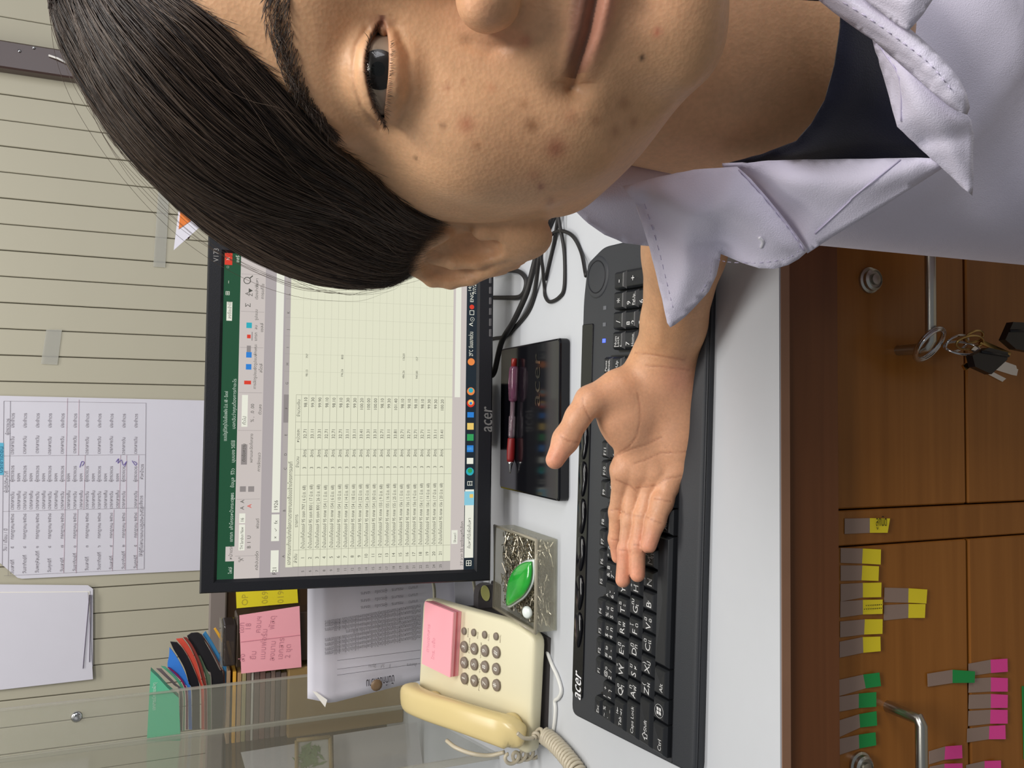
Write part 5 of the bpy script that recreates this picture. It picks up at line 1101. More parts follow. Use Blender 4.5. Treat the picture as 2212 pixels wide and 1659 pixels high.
def nets(fn, lo, hi, h):
    """surface of a distance field as quads (one vertex per crossed cell)"""
    lo, hi = np.asarray(lo, float), np.asarray(hi, float); n = np.ceil((hi - lo) / h).astype(int) + 1
    ax = [lo[i] + h * np.arange(n[i]) for i in range(3)]
    D = np.empty(n)
    for i in range(0, n[0], 8):
        g = np.stack(np.meshgrid(ax[0][i:i + 8], ax[1], ax[2], indexing='ij'), -1); D[i:i + 8] = fn(g.reshape(-1, 3)).reshape(g.shape[:3])
    S_ = D < 0
    c8 = [S_[a:n[0] - 1 + a, b:n[1] - 1 + b, c:n[2] - 1 + c] for a in (0, 1) for b in (0, 1) for c in (0, 1)]
    anyi = np.logical_or.reduce(c8); alli = np.logical_and.reduce(c8); act = anyi & ~alli
    idx = -np.ones(act.shape, int); cells = np.argwhere(act); idx[act] = np.arange(len(cells))
    V = np.zeros((len(cells), 3)); W = np.zeros(len(cells))
    for e in range(3):
        for a in (0, 1):
            for b in (0, 1):
                o0 = [0, 0, 0]; others = [k for k in range(3) if k != e]; o0[others[0]] = a; o0[others[1]] = b
                o1 = list(o0); o1[e] = 1
                d0 = D[tuple((cells + o0).T)]; d1 = D[tuple((cells + o1).T)]; m = (d0 < 0) != (d1 < 0)
                t = np.where(m, d0 / (d0 - d1 + 1e-30), 0); p = (cells + o0).astype(float); p[:, e] += t; V[m] += p[m]; W[m] += 1
    V = lo + h * V / W[:, None]
    Q = []
    for e in range(3):
        o = [k for k in range(3) if k != e]
        sl0 = [slice(None)] * 3; sl1 = [slice(None)] * 3; sl0[e] = slice(0, n[e] - 1); sl1[e] = slice(1, n[e])
        for k in o: sl0[k] = slice(1, n[k] - 1); sl1[k] = slice(1, n[k] - 1)
        a, b = S_[tuple(sl0)], S_[tuple(sl1)]; ed = np.argwhere(a != b); fl = a[a != b]
        base = ed.copy(); 
        for k in o: base[:, k] += 1
        def cell(da, db):
            q = base.copy(); q[:, o[0]] -= da; q[:, o[1]] -= db; return idx[tuple(q.T)]
        q = np.stack([cell(1, 1), cell(0, 1), cell(0, 0), cell(1, 0)], 1)
        if e == 1: fl = ~fl
        q[~fl] = q[~fl][:, ::-1]; Q.append(q)
    return V, np.vstack(Q)
def project(fn, V, it=3):
    for _ in range(it):
        d = fn(V); e = 0.15; g = np.stack([fn(V + np.eye(3)[k] * e) - fn(V - np.eye(3)[k] * e) for k in range(3)], 1) / (2 * e)
        V = V - np.clip(d, -2, 2)[:, None] * g / np.maximum((g * g).sum(1), 0.2)[:, None]
    return V
def subdiv(V, Q):
    E = np.sort(np.stack([Q, np.roll(Q, -1, 1)], 2).reshape(-1, 2), 1); U, inv = np.unique(E, axis=0, return_inverse=True); inv = inv.reshape(-1, 4)
    nv = len(V); em = (V[U[:, 0]] + V[U[:, 1]]) / 2; fc = V[Q].mean(1); ei = nv + inv; fi = nv + len(U) + np.arange(len(Q))
    q = [np.stack([Q[:, k], ei[:, k], fi, ei[:, k - 1]], 1) for k in range(4)]
    return np.vstack([V, em, fc]), np.vstack(q)
def relax(V, Q, it=2, w=0.5):
    n = len(V); E = np.unique(np.sort(np.stack([Q, np.roll(Q, -1, 1)], 2).reshape(-1, 2), 1), axis=0)
    deg = np.bincount(E.ravel(), minlength=n)[:, None]
    for _ in range(it):
        s = np.zeros_like(V); np.add.at(s, E[:, 0], V[E[:, 1]]); np.add.at(s, E[:, 1], V[E[:, 0]]); V = V + w * (s / np.maximum(deg, 1) - V)
    return V

# ---- features of the face in head-local mm (x negative: the side that shows)
MOUTH = [(-35.5, -58.2), (-30, -59.9), (-22, -62.3), (-12, -64.1), (0, -64.4)]
EYE_I, EYE_O = np.array([-17.4, -1.2]), np.array([-45.6, 0.6])
def lid(x):
    """height of the upper and lower lid edge along the eye"""
    s = np.clip((x - EYE_I[0]) / (EYE_O[0] - EYE_I[0]), 0, 1); base = EYE_I[1] + (EYE_O[1] - EYE_I[1]) * s
    upy = base + 3.9 * np.sin(PI * s ** 0.82) ** 0.85; lo_ = base - 2.9 * np.sin(PI * s ** 0.95) ** 0.8
    return upy, lo_
E0 = V3(-78, -20, -1); EW = V3(-0.80, 0, -0.60); EN = V3(-0.60, 0, 0.80)
def E(a, y, n=0.0): return E0 + EW * a + V3(0, y + 20, 0) + EN * n
def skull_sdf(P0):
    P = P0.copy(); P[:, 0] = -np.abs(P[:, 0]); d = ell(P, (0, 33, -8), (77, 86, 95))
    d = smin(d, ell(P, (0, 46, 38), (64, 46, 49)), 14); d = smin(d, ell(P, (0, -24, 20), (71, 64, 62)), 18); d = smin(d, ell(P, (-39, -28, 6), (38.5, 54, 46)), 14)
    return smin(d, cap(P, (-10, 22, 79), (-42, 22, 63), 8.5, 9), 12)
def head_sdf(P0):
    P = P0.copy(); P[:, 0] = -np.abs(P[:, 0]); x, y, z = P.T; xy = P[:, :2]
    d = ell(P, (0, 33, -8), (77, 86, 95))
    d = smin(d, ell(P, (0, 46, 38), (64, 46, 49)), 14)
    d = smin(d, ell(P, (0, -24, 20), (71, 64, 62)), 18)
    d = smin(d, ell(P, (-39, -28, 6), (38.5, 54, 46)), 14)
    d = smin(d, ell(P, (-42, -26, 53), (26, 22, 24)), 16)
    d = smin(d, ell(P, (-41, -52, 42), (28, 32, 34)), 16)
    d = smin(d, cap(P, (-57, -60, 0), (-21, -91, 60), 17, 15.5), 14)
    d = smin(d, ell(P, (0, -89, 69), (27, 17, 19)), 16)
    d = smin(d, ell(P, (0, -58, 66), (36, 33, 26)), 14)
    d = smin(d, cap(P, (-10, 22, 79), (-42, 22, 63), 8.5, 9), 12)
    # neck, sloping into the shoulders
    Pn = P0; dn = cap(Pn, (0, -50, -40), (2, -155, -64), 45, 66)
    d = smin(d, dn, 4)
    d = smin(d, ell(P0, (50, -285, -150), (120, 84, 60)), 40)
    d = smax(d, -(y + 232), 6)
    # eye socket, lids
    d = smax(d, -ell(P, (-30, 0.5, 99), (21, 11.5, 19)), 9)
    d = smin(d, np.linalg.norm(P - V3(-31.8, 0, 71.6), axis=1) - 13.6, 5)
    # nose
    nb = cap(P, (0, 8, 81), (0, -24, 99), 6.5, 8.5); d = smin(d, nb, 12)
    d = smin(d, np.linalg.norm(P - V3(0, -29, 102), axis=1) - 11.5, 7)
    d = smin(d, ell(P, (-14.2, -33.2, 93.5), (10.2, 9.2, 12.5)), 3.5)
    d = smax(d, -ell(P, (-8, -42, 99), (4.5, 4, 6.5)), 2.5)
    # lips
    front = 1 / (1 + np.exp(-(z - 55) / 4))
    ml = np.interp(-x, [0, 12, 22, 30, 35.5, 60], [-64.4, -64.1, -62.3, -59.9, -58.2, -56]); t = np.clip(-x / 34.5, 0, 1); full = np.sqrt(np.maximum(1 - t ** 2.2, 0))
    hu, hl_ = 6.4 * full + 0.01, 7.6 * full + 0.01
    vy = y - ml
    d = d - front * full * (2.3 * np.exp(-((vy - 3.4) / 2.5) ** 2) + 3.0 * np.exp(-((vy + 3.8) / 2.9) ** 2))
    d = d + front * 1.3 * gs(dpoly(xy, MOUTH), 1.6) + front * 3.2 * gs(np.linalg.norm((xy - [-34.5, -58.6]) * [1, 0.8], axis=1), 5.5)
    d = d + front * 1.6 * gs(dpoly(xy, [(-14, -78), (0, -79)]), 6)                                    # hollow under the lower lip
    d = d + front * 0.9 * gs(dpoly(xy, [(-25, -36), (-33, -48), (-38, -58)]), 5)                        # fold beside the nose
    d = d + front * 0.8 * gs(dpoly(xy, [(0, -44), (0, -55)]), 3)
    d = d + front * 0.9 * gs(dpoly(xy, [(-23.6, -27), (-25.6, -33), (-24, -40)]), 1.8)                  # crease round the wing of the nose
    # lid folds and the almond opening
    d = d + front * 0.55 * gs(dpoly(xy, [(-20, 3.6), (-25, 6.6), (-33, 7.6), (-41, 6.2), (-47, 2.6)]), 1.0)
    d = d + front * 0.5 * gs(dpoly(xy, [(-19, -5), (-27, -8.6), (-37, -8.8), (-45, -5)]), 1.6) - front * 0.5 * gs(dpoly(xy, [(-21, -4.4), (-29, -5.6), (-38, -5.4)]), 1.6)
    uy, ly = lid(x); inside = (x < EYE_I[0]) & (x > EYE_O[0])
    op = np.maximum(np.maximum(y - uy, ly - y), np.maximum(x - EYE_I[0], EYE_O[0] - x)); op = np.maximum(op, 66 - z)
    d = smax(d, -op, 1.0)
    d = smin(d, ell(P, (-19.0, -0.9, 76.6), (2.4, 1.6, 2.2)), 0.8)
    # ear: a dished plate turned out from the head, with rim, fold, hollow and lobe
    AX = np.array([EW, (0, 1, 0), EN])
    e = ell_ax(P, E(14, -22, 0), AX, (17.5, 27, 3.6))
    e = smin(e, ell_ax(P, E(5.5, -43.5, 3), AX, (11.5, 13, 6.5)), 6)
    rim = [E(4, -13, 3), E(8, -4, 3), E(15, 1.5, 2.5), E(23, 1.5, 2), E(29.5, -5, 2), E(31, -13, 2), E(29, -22, 2), E(24, -31, 2), E(18.5, -39, 1.5), E(14, -46, 1)]
    e = smin(e, chain(P, rim, [3.2, 3.6, 3.8, 3.8, 3.6, 3.4, 3.2, 3.1, 3.2, 3.4], 1.5), 2.0)
    e = smax(e, -ell_ax(P, E(24, -14, 6.2), AX, (4.5, 12, 5.2)), 2.0)
    e = smin(e, chain(P, [E(17, -6, 3), E(18.5, -15, 3.6), E(18, -25, 3.6), E(15, -34, 3), E(11, -38, 3)], [2.6, 3.2, 3.3, 3.0, 3.4], 1.5), 3.0)
    e = smax(e, -ell_ax(P, E(9.5, -24, 6.2), AX, (7, 11.5, 7)), 3.0)
    e = smin(e, ell_ax(P, E(1.5, -29, 4.5), AX, (4, 5.5, 3.6)), 3.5)
    e = smax(e, -ell_ax(P, E(6.5, -32, 6.0), AX, (2.2, 4, 3.4)), 1.5)
    d = smin(d, e, 4)
    return d
hV, hQ = nets(head_sdf, (-112, -234, -150), (132, 128, 120), 2.4)
hV = relax(hV, hQ, 1, 0.3)
hV = project(head_sdf, hV, 2); hV, hQ = subdiv(hV, hQ); hV = project(head_sdf, hV, 3); hV = relax(hV, hQ, 1, 0.25)
def refine(V, Q, test, it=1):
    """split the quads of a small region more finely (mouth, eyes, ear)"""
    for _ in range(it):
        m = test(V[Q].mean(1)); sub, rest = Q[m], Q[~m]; ids, inv = np.unique(sub, return_inverse=True)
        v2, q2 = subdiv(V[ids], inv.reshape(-1, 4)); k = len(ids); mp = np.concatenate([ids, len(V) + np.arange(len(v2) - k)])
        nv_ = v2[k:]; V = np.vstack([V, nv_]); q2 = mp[q2]; Q = np.vstack([rest, q2])
        pid = np.unique(q2); V[pid] = project(head_sdf, V[pid], 3)
        loc = np.full(len(V), -1); loc[pid] = np.arange(len(pid)); lv = relax(V[pid], loc[q2], 2, 0.5); cnt = np.bincount(loc[q2].ravel(), minlength=len(pid)); inner = cnt >= 4; V[pid[inner]] = lv[inner]
    return V, Q
def in_mouth(c): return (np.abs(c[:, 0]) < 44) & (np.abs(c[:, 1] + 64) < 15) & (c[:, 2] > 50)
def in_eye(c): return (np.abs(np.abs(c[:, 0]) - 31.5) < 19) & (np.abs(c[:, 1]) < 12) & (c[:, 2] > 52)
hV, hQ = refine(hV, hQ, lambda c: in_mouth(c) | in_eye(c), 2)

# ---- right arm and open hand, camera-side mm
def ap(X, Y, d): return cpx(X, Y, d)
FING = {
 'index': ([(1346, 1015, 704), (1343, 1042, 709), (1334, 1106, 721), (1331, 1165, 729), (1335, 1203, 733)], [10, 8.6, 7.6, 6.8, 6.0]),
 'middle': ([(1378, 1018, 702), (1370, 1052, 706), (1360, 1124, 708), (1351, 1188, 708), (1345.5, 1253, 706)], [10, 8.2, 7.4, 6.8, 6.5]),
 'ring': ([(1416, 1018, 700), (1402, 1050, 702), (1388, 1115, 699), (1377.5, 1180, 698), (1377, 1241, 697)], [10, 8.2, 7.4, 6.8, 6.5]),
 'pinky': ([(1465, 1012, 697), (1443, 1050, 696), (1431, 1083, 692), (1416, 1126, 689), (1401, 1178, 687)], [11, 10, 9.4, 8.2, 6.8]),
 'thumb': ([(1330, 845, 690), (1275, 866, 681), (1249, 900, 677), (1222, 950, 673), (1199, 993, 669)], [17, 12.5, 10.3, 10.6, 7.8])}
CREASE = [[(750, -40), (768, 60), (770, 170), (740, 290), (690, 360), (570, 435)], [(570, 440), (690, 385), (820, 345), (930, 290)], [(720, 490), (800, 465), (920, 410), (1040, 405), (1160, 400)],
          [(590, 610), (700, 655), (740, 690)], [(740, 672), (800, 664), (900, 650)], [(910, 640), (960, 605), (1080, 580)], [(552, 838), (600, 830), (655, 852)], [(660, 868), (740, 880), (832, 892)], [(850, 905), (930, 935)], [(878, 748), (1000, 772)],
          [(558, 1055), (612, 1062)], [(610, 1135), (700, 1142)], [(725, 1095), (772, 1102)], [(820, 1150), (872, 1165)], [(178, 285), (230, 318), (310, 330)], [(340, 0), (352, 70), (400, 170)]]
CRP = [[(1160 + a * .28937, 860 + b * .28937) for a, b in c] for c in CREASE] + [[(1395, 790), (1440, 793), (1490, 800)], [(1372, 762), (1420, 768), (1480, 778)]]
def pxof(P): return np.stack([1106 - F * P[:, 1] / P[:, 2], 829.5 - F * P[:, 0] / P[:, 2]], 1)
ELB, SHO = ap(1500, 300, 520), ap(1560, 250, 470)
def hand_sdf(P):
    d = chain(P, [ap(1440, 800, 698), ap(1455, 700, 672), ap(1478, 540, 628), ap(1500, 330, 560), ELB], [25, 25.5, 31, 36, 38], 10)
    wa = np.array([V3(1, 0, 0), V3(0, 1, 0), V3(0, 0, 1)])
    d2 = ell(P, ap(1436, 800, 698), (34, 30, 20)); d = smin(d, d2, 18)
    palm = ell(P, ap(1425, 918, 702), (52, 37, 15))
    palm = smin(palm, ell(P, ap(1352, 884, 693), (34, 26, 18)), 18)
    palm = smin(palm, ell(P, ap(1470, 905, 697), (48, 22, 19)), 10)
    for nme, r0 in (('index', 11), ('middle', 11), ('ring', 11), ('pinky', 11)):
        pts, rs = FING[nme]; palm = smin(palm, cap(P, ap(1425, 830, 703), ap(*pts[0]), 14, r0), 9)
    d = smin(d, palm, 16)
    fs = None
    for nme in ('index', 'middle', 'ring', 'pinky'):
        pts, rs = FING[nme]; c = chain(P, [ap(*q) for q in pts], rs, 4)
        fs = c if fs is None else smin(fs, c, 1.0)
    d = smin(d, fs, 6)
    pts, rs = FING['thumb']; th = chain(P, [ap(*q) for q in pts], rs, 5); d = smin(d, th, 9)
    px = pxof(P); near = 1 / (1 + np.exp((P[:, 2] - 704) / 5))
    g = np.zeros(len(P))
    for c in CRP: g = np.maximum(g, gs(dpoly(px, c) * 0.4, 0.75))
    d = d + 0.5 * g * np.where(px[:, 1] > 1060, 1.0, near)
    d = d + 1.2 * gs(np.linalg.norm((px - [1412, 935]) * [0.4, 0.4], axis=1), 14) * near                      # hollow of the palm
    d = d - 0.9 * gs(dpoly(px, [(1425, 740), (1432, 600)]) * 0.4, 5.0) * (px[:, 1] < 790)                    # tendon
    return d
aV, aQ = nets(hand_sdf, (-205, -230, 470), (235, -22, 752), 2.6)
aV = project(hand_sdf, aV, 2); aV, aQ = subdiv(aV, aQ); aV = project(hand_sdf, aV, 2); aV = relax(aV, aQ, 1, 0.2)

# ---- skin colour per vertex: lips, marks, palm, folds; the upper lip carries painted shade
def lc(*c): return np.array(lin(c))
base = lc(228, 178, 136)
hcol = np.tile(base, (len(hV), 1))
def blend(col, m, c): return col * (1 - m[:, None]) + np.asarray(c) * m[:, None]
X_, Y_, Z_ = -np.abs(hV[:, 0]), hV[:, 1], hV[:, 2]; hxy = np.stack([X_, Y_], 1); fr_m = 1 / (1 + np.exp(-(Z_ - 50) / 5))
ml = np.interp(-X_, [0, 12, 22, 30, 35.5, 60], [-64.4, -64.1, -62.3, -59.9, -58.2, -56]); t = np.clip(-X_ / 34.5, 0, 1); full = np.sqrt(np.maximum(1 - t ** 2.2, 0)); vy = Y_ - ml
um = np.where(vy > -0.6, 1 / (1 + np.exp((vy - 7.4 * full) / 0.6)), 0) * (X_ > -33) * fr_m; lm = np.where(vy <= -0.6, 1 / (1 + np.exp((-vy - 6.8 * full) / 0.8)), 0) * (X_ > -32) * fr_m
hcol = blend(hcol, um * 0.9, lc(92, 56, 50)); hcol = blend(hcol, lm * 0.75, lc(196, 132, 116))  # upper lip painted in the dark tone of its shaded underside
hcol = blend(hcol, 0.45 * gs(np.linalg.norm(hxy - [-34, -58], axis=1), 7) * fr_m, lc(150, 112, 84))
hcol = blend(hcol, 0.22 * gs(dpoly(hxy, [(-17, -30), (-24, -36)]), 7) * fr_m, lc(214, 140, 116))
hcol = blend(hcol, 0.25 * gs(dpoly(hxy, [(-20, -62), (-12, -84), (0, -90)]), 12) * fr_m, lc(206, 142, 116))
hcol = blend(hcol, 0.22 * gs(np.linalg.norm(hxy - [-52, -42], axis=1), 16) * fr_m, lc(190, 126, 92))
uy, ly = lid(X_); rimd = np.minimum(np.abs(Y_ - uy), np.abs(Y_ - ly)); ine = (X_ < -16) & (X_ > -47) & (Z_ > 66)
hcol = blend(hcol, np.where(ine, 0.75 * gs(np.abs(Y_ - uy), 0.9), 0), lc(70, 44, 34)); hcol = blend(hcol, np.where(ine, 0.4 * gs(np.abs(Y_ - ly), 0.9), 0), lc(170, 110, 96))
hcol = blend(hcol, 0.55 * gs(np.linalg.norm((hxy - [-18.2, 0]) * [1, 0.8], axis=1), 2.8) * (Z_ > 60), lc(120, 60, 46))
for Xp, Yp, zz, r, c, a_ in ((1147, 275, 70, 2.0, (132, 84, 52), .75), (1195, 328, 55, 3.2, (168, 92, 72), .65), (1010, 274, 70, 2.6, (186, 108, 80), .6), (961, 276, 70, 1.0, (120, 80, 56), .7), (1388, 124, 80, 0.9, (66, 48, 38), .9), (1162, 407, 30, 1.3, (150, 80, 66), .7), (1035, 322, 60, 1.6, (170, 112, 78), .5),
                            (1136, 77, 92, 1.6, (206, 122, 92), .6), (1132, 225, 78, 1.4, (160, 106, 70), .55), (1060, 190, 80, 1.5, (214, 138, 100), .35), (1280, 270, 60, 1.6, (160, 106, 74), .5), (1232, 256, 70, 2.4, (186, 120, 88), .4), (965, 188, 80, 1.1, (176, 104, 74), .6), (1000, 175, 80, 0.7, (180, 110, 80), .6), (1415, 75, 80, 1.2, (206, 96, 80), .6),
                            (1320, 290, 55, 1.8, (156, 100, 70), .45), (1362, 268, 55, 1.6, (156, 100, 70), .45), (910, 347, 50, 0.8, (110, 74, 50), .8), (1182, 436, 20, 1.6, (140, 80, 66), .5), (1150, 385, 40, 2.2, (176, 112, 84), .4), (1345, 225, 65, 2.0, (160, 102, 74), .4)):
    q = hpx(Xp, Yp, zz); dd_ = np.linalg.norm(np.stack([hV[:, 0] - q[0], (Y_ - q[1])], 1), axis=1); hcol = blend(hcol, a_ * gs(dd_, r) * (Z_ > zz - 35) * (hV[:, 0] < 20), lc(*c))
acol = np.tile(lc(206, 156, 116), (len(aV), 1)); apx = pxof(aV)
pm_ = (1 / (1 + np.exp(-(apx[:, 1] - 800) / 18))) * (1 / (1 + np.exp((apx[:, 0] - 1508) / 6)))
acol = blend(acol, pm_ * 0.85, lc(214, 160, 126))
tipm = np.zeros(len(aV))
for nme in FING: q = FING[nme][0][-1]; tipm = np.maximum(tipm, gs(np.linalg.norm(apx - np.array(q[:2]), axis=1), 40))
acol = blend(acol, tipm * 0.6, lc(226, 150, 124))
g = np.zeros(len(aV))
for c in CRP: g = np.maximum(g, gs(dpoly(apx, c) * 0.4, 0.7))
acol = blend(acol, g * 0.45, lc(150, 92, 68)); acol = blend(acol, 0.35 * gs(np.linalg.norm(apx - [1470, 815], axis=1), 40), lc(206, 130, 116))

m_skin = bpy.data.materials.new('skin'); m_skin.use_nodes = True; nt = m_skin.node_tree; b = nt.nodes['Principled BSDF']; Lk = nt.links.new
at_ = nt.nodes.new('ShaderNodeVertexColor'); at_.layer_name = 'skin_colour'
tc = nt.nodes.new('ShaderNodeTexCoord')
n1 = nt.nodes.new('ShaderNodeTexNoise'); n1.inputs['Scale'].default_value = 55; n1.inputs['Detail'].default_value = 4
r1 = nt.nodes.new('ShaderNodeMapRange'); r1.inputs['From Min'].default_value = 0.25; r1.inputs['From Max'].default_value = 0.75; r1.inputs['To Min'].default_value = 0.90; r1.inputs['To Max'].default_value = 1.08
n2 = nt.nodes.new('ShaderNodeTexNoise'); n2.inputs['Scale'].default_value = 420; n2.inputs['Detail'].default_value = 3
r2 = nt.nodes.new('ShaderNodeMapRange'); r2.inputs['From Min'].default_value = 0.3; r2.inputs['From Max'].default_value = 0.7; r2.inputs['To Min'].default_value = 0.94; r2.inputs['To Max'].default_value = 1.05
mu = nt.nodes.new('ShaderNodeMath'); mu.operation = 'MULTIPLY'; sc = nt.nodes.new('ShaderNodeVectorMath'); sc.operation = 'SCALE'
Lk(tc.outputs['Object'], n1.inputs['Vector']); Lk(tc.outputs['Object'], n2.inputs['Vector']); Lk(n1.outputs['Fac'], r1.inputs['Value']); Lk(n2.outputs['Fac'], r2.inputs['Value'])
Lk(r1.outputs[0], mu.inputs[0]); Lk(r2.outputs[0], mu.inputs[1]); Lk(at_.outputs['Color'], sc.inputs[0]); Lk(mu.outputs[0], sc.inputs['Scale']); Lk(sc.outputs[0], b.inputs['Base Color'])
vo = nt.nodes.new('ShaderNodeTexVoronoi'); vo.inputs['Scale'].default_value = 750
bp = nt.nodes.new('ShaderNodeBump'); bp.inputs['Strength'].default_value = 0.13; bp.inputs['Distance'].default_value = 0.0006
ad = nt.nodes.new('ShaderNodeMath'); ad.operation = 'ADD'; Lk(tc.outputs['Object'], vo.inputs['Vector']); Lk(vo.outputs['Distance'], ad.inputs[0]); Lk(n2.outputs['Fac'], ad.inputs[1]); Lk(ad.outputs[0], bp.inputs['Height']); Lk(bp.outputs['Normal'], b.inputs['Normal'])
b.inputs['Roughness'].default_value = 0.46; b.inputs['Specular IOR Level'].default_value = 0.42
b.inputs['Subsurface Weight'].default_value = 0.18; b.inputs['Subsurface Radius'].default_value = (1.0, 0.38, 0.2); b.inputs['Subsurface Scale'].default_value = 0.004

person = empty('person', hw(V3(0, -230, -40)), 'person in white coat and navy shirt holding out one open hand over the keyboard', 'person')
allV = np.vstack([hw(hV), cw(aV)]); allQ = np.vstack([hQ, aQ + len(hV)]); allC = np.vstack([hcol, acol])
org = wloc(person)
me = bpy.data.meshes.new('body'); me.vertices.add(len(allV)); me.vertices.foreach_set('co', (allV - org).astype(np.float32).ravel())
me.loops.add(allQ.size); me.loops.foreach_set('vertex_index', allQ.astype(np.int32).ravel()); me.polygons.add(len(allQ)); me.polygons.foreach_set('loop_start', np.arange(0, allQ.size, 4, dtype=np.int32))
me.polygons.foreach_set('use_smooth', np.ones(len(allQ), bool)); me.update(calc_edges=True); me.validate()
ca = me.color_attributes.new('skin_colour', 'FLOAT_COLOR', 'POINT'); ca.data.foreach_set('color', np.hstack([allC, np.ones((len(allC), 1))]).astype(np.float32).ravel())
me.materials.append(m_skin); body_ = bpy.data.objects.new('body', me); COL.objects.link(body_); body_.parent = person

# ---- eyes
M_SCL = mat('eye_white', (168, 150, 132), rough=0.15, spec=0.5); M_IRIS = mat('dark_brown_iris', (22, 13, 9), rough=0.3); M_PUP = mat('black_pupil', (4, 4, 4), rough=0.2)  # shade on the eyeball is put into the darkened eye white
M_CORN = clear_mat('wet_cornea', (0, 0, 0), mix=0.0, rough=0.03, edge=0.05)
def capm(c, R, a0, a1, gaze, n=28, rings=10):
    g_ = np.asarray(gaze, float) / np.linalg.norm(gaze); a = np.cross(g_, V3(0, 1, 0)); a /= np.linalg.norm(a); b = np.cross(g_, a); v, f = [], []
    for k in range(rings + 1):
        th = a0 + (a1 - a0) * k / rings
        for j in range(n): v.append(np.asarray(c) + R * (math.cos(th) * g_ + math.sin(th) * (math.cos(2 * PI * j / n) * a + math.sin(2 * PI * j / n) * b)))
    for k in range(rings):
        for j in range(n): f.append((k * n + j, (k + 1) * n + j, (k + 1) * n + (j + 1) % n, k * n + (j + 1) % n))
    return hw(np.array(v)), f
for sx in (-1, 1):
    c = V3(31.8 * sx, 0, 71.4); gz = V3(-0.015 * sx, 0.0, 1)
    ey = mesh('eye', capm(c, 12.1, 0.0, PI, gz, 32, 20), M_SCL, person)
    mesh('iris', capm(c, 12.2, 0.0, 0.495, gz), M_IRIS, ey); mesh('pupil', capm(c, 12.26, 0.0, 0.17, gz), M_PUP, ey); mesh('cornea', capm(c + V3(0, 0, 2.5), 10.3, 0.0, 0.66, gz), M_CORN, ey)
# ================================================================ hair (head-local guide curves, mirrored for the far side)
M_CAP = mat('dark_scalp_hair', (26, 20, 18), rough=0.6)
GL = [  # from the hairline at the forehead round to the back; each guide runs from the top of the head down to its tip
 [(6, 70, 83), (-8, 60, 85.5), (-18, 47, 86.5), (-30, 35, 82), (-43, 24, 73), (-57, 12, 54), (-69, 1, 32), (-75, -7, 20), (-78, -13, 12)],
 [(8, 88, 77), (-9, 80, 79), (-24, 65, 77), (-41, 48, 68), (-57, 32, 55), (-72, 16, 37), (-82, 5, 20), (-86, -1, 10), (-86, -6, 5)],
 [(8, 108, 60), (-12, 103, 62), (-32, 89, 58), (-54, 69, 49), (-73, 48, 36), (-88, 27, 20), (-95, 15, 8), (-97, 7, 1), (-97, 3, -2)],
 [(8, 121, 34), (-14, 120, 34), (-38, 110, 30), (-62, 91, 22), (-83, 67, 13), (-98, 40, 4), (-103, 20, -3), (-103, 11, -7), (-102, 7, -9)],
 [(8, 127, 4), (-18, 128, 4), (-42, 121, 0), (-65, 105, -5), (-86, 85, -12), (-101, 58, -18), (-106, 34, -20), (-106, 16, -20), (-104, 9, -20)],
 [(8, 124, -30), (-18, 124, -32), (-44, 115, -36), (-66, 99, -40), (-86, 76, -46), (-98, 50, -50), (-102, 26, -50), (-98, 2, -48), (-92, -18, -46)],
 [(6, 104, -78), (-18, 102, -80), (-42, 92, -82), (-60, 76, -84), (-74, 52, -86), (-80, 26, -84), (-78, 0, -78), (-70, -28, -70), (-62, -52, -60)],
 [(0, 66, -108), (-16, 62, -108), (-34, 50, -106), (-46, 34, -104), (-54, 12, -100), (-56, -10, -94), (-50, -34, -86), (-42, -56, -76), (-34, -72, -68)]]
GR = np.array([catmull([V3(*p) for p in g], 4) for g in GL])          # guides x points
_cl = 1.2 + 5.5 * np.clip(np.linspace(0, 1, 49) / 0.14, 0, 1)          # how far the hair stands off the skull
_S = np.linspace(0, 1, 49) * (len(GR) - 1); _i = np.clip(_S.astype(int), 0, len(GR) - 2); _a = (_S - _i)[:, None, None]
GR = GR[_i] * (1 - _a) + GR[_i + 1] * _a
for _ in range(14):
    _q = GR.reshape(-1, 3); _d = skull_sdf(_q).reshape(GR.shape[:2]); _n = GR - V3(0, 25, -8); _n /= np.linalg.norm(_n, axis=2)[..., None]
    GR = GR + _n * np.maximum(_cl[:, None] - _d, 0)[..., None] * 0.8
def hair_pt(s, t):
    """s in 0..1 across the guides, t in 0..1 along them (arrays) -> head-local mm"""
    S_ = np.clip(s, 0, 1) * (len(GR) - 1); T = np.clip(t, 0, 1) * (GR.shape[1] - 1)
    i = np.clip(S_.astype(int), 0, len(GR) - 2); j = np.clip(T.astype(int), 0, GR.shape[1] - 2); a = (S_ - i)[..., None]; b = (T - j)[..., None]
    a = a  # linear across, guides are dense enough
    return (GR[i, j] * (1 - a) + GR[i + 1, j] * a) * (1 - b) + (GR[i, j + 1] * (1 - a) + GR[i + 1, j + 1] * a) * b
HC = V3(0, 25, -8)
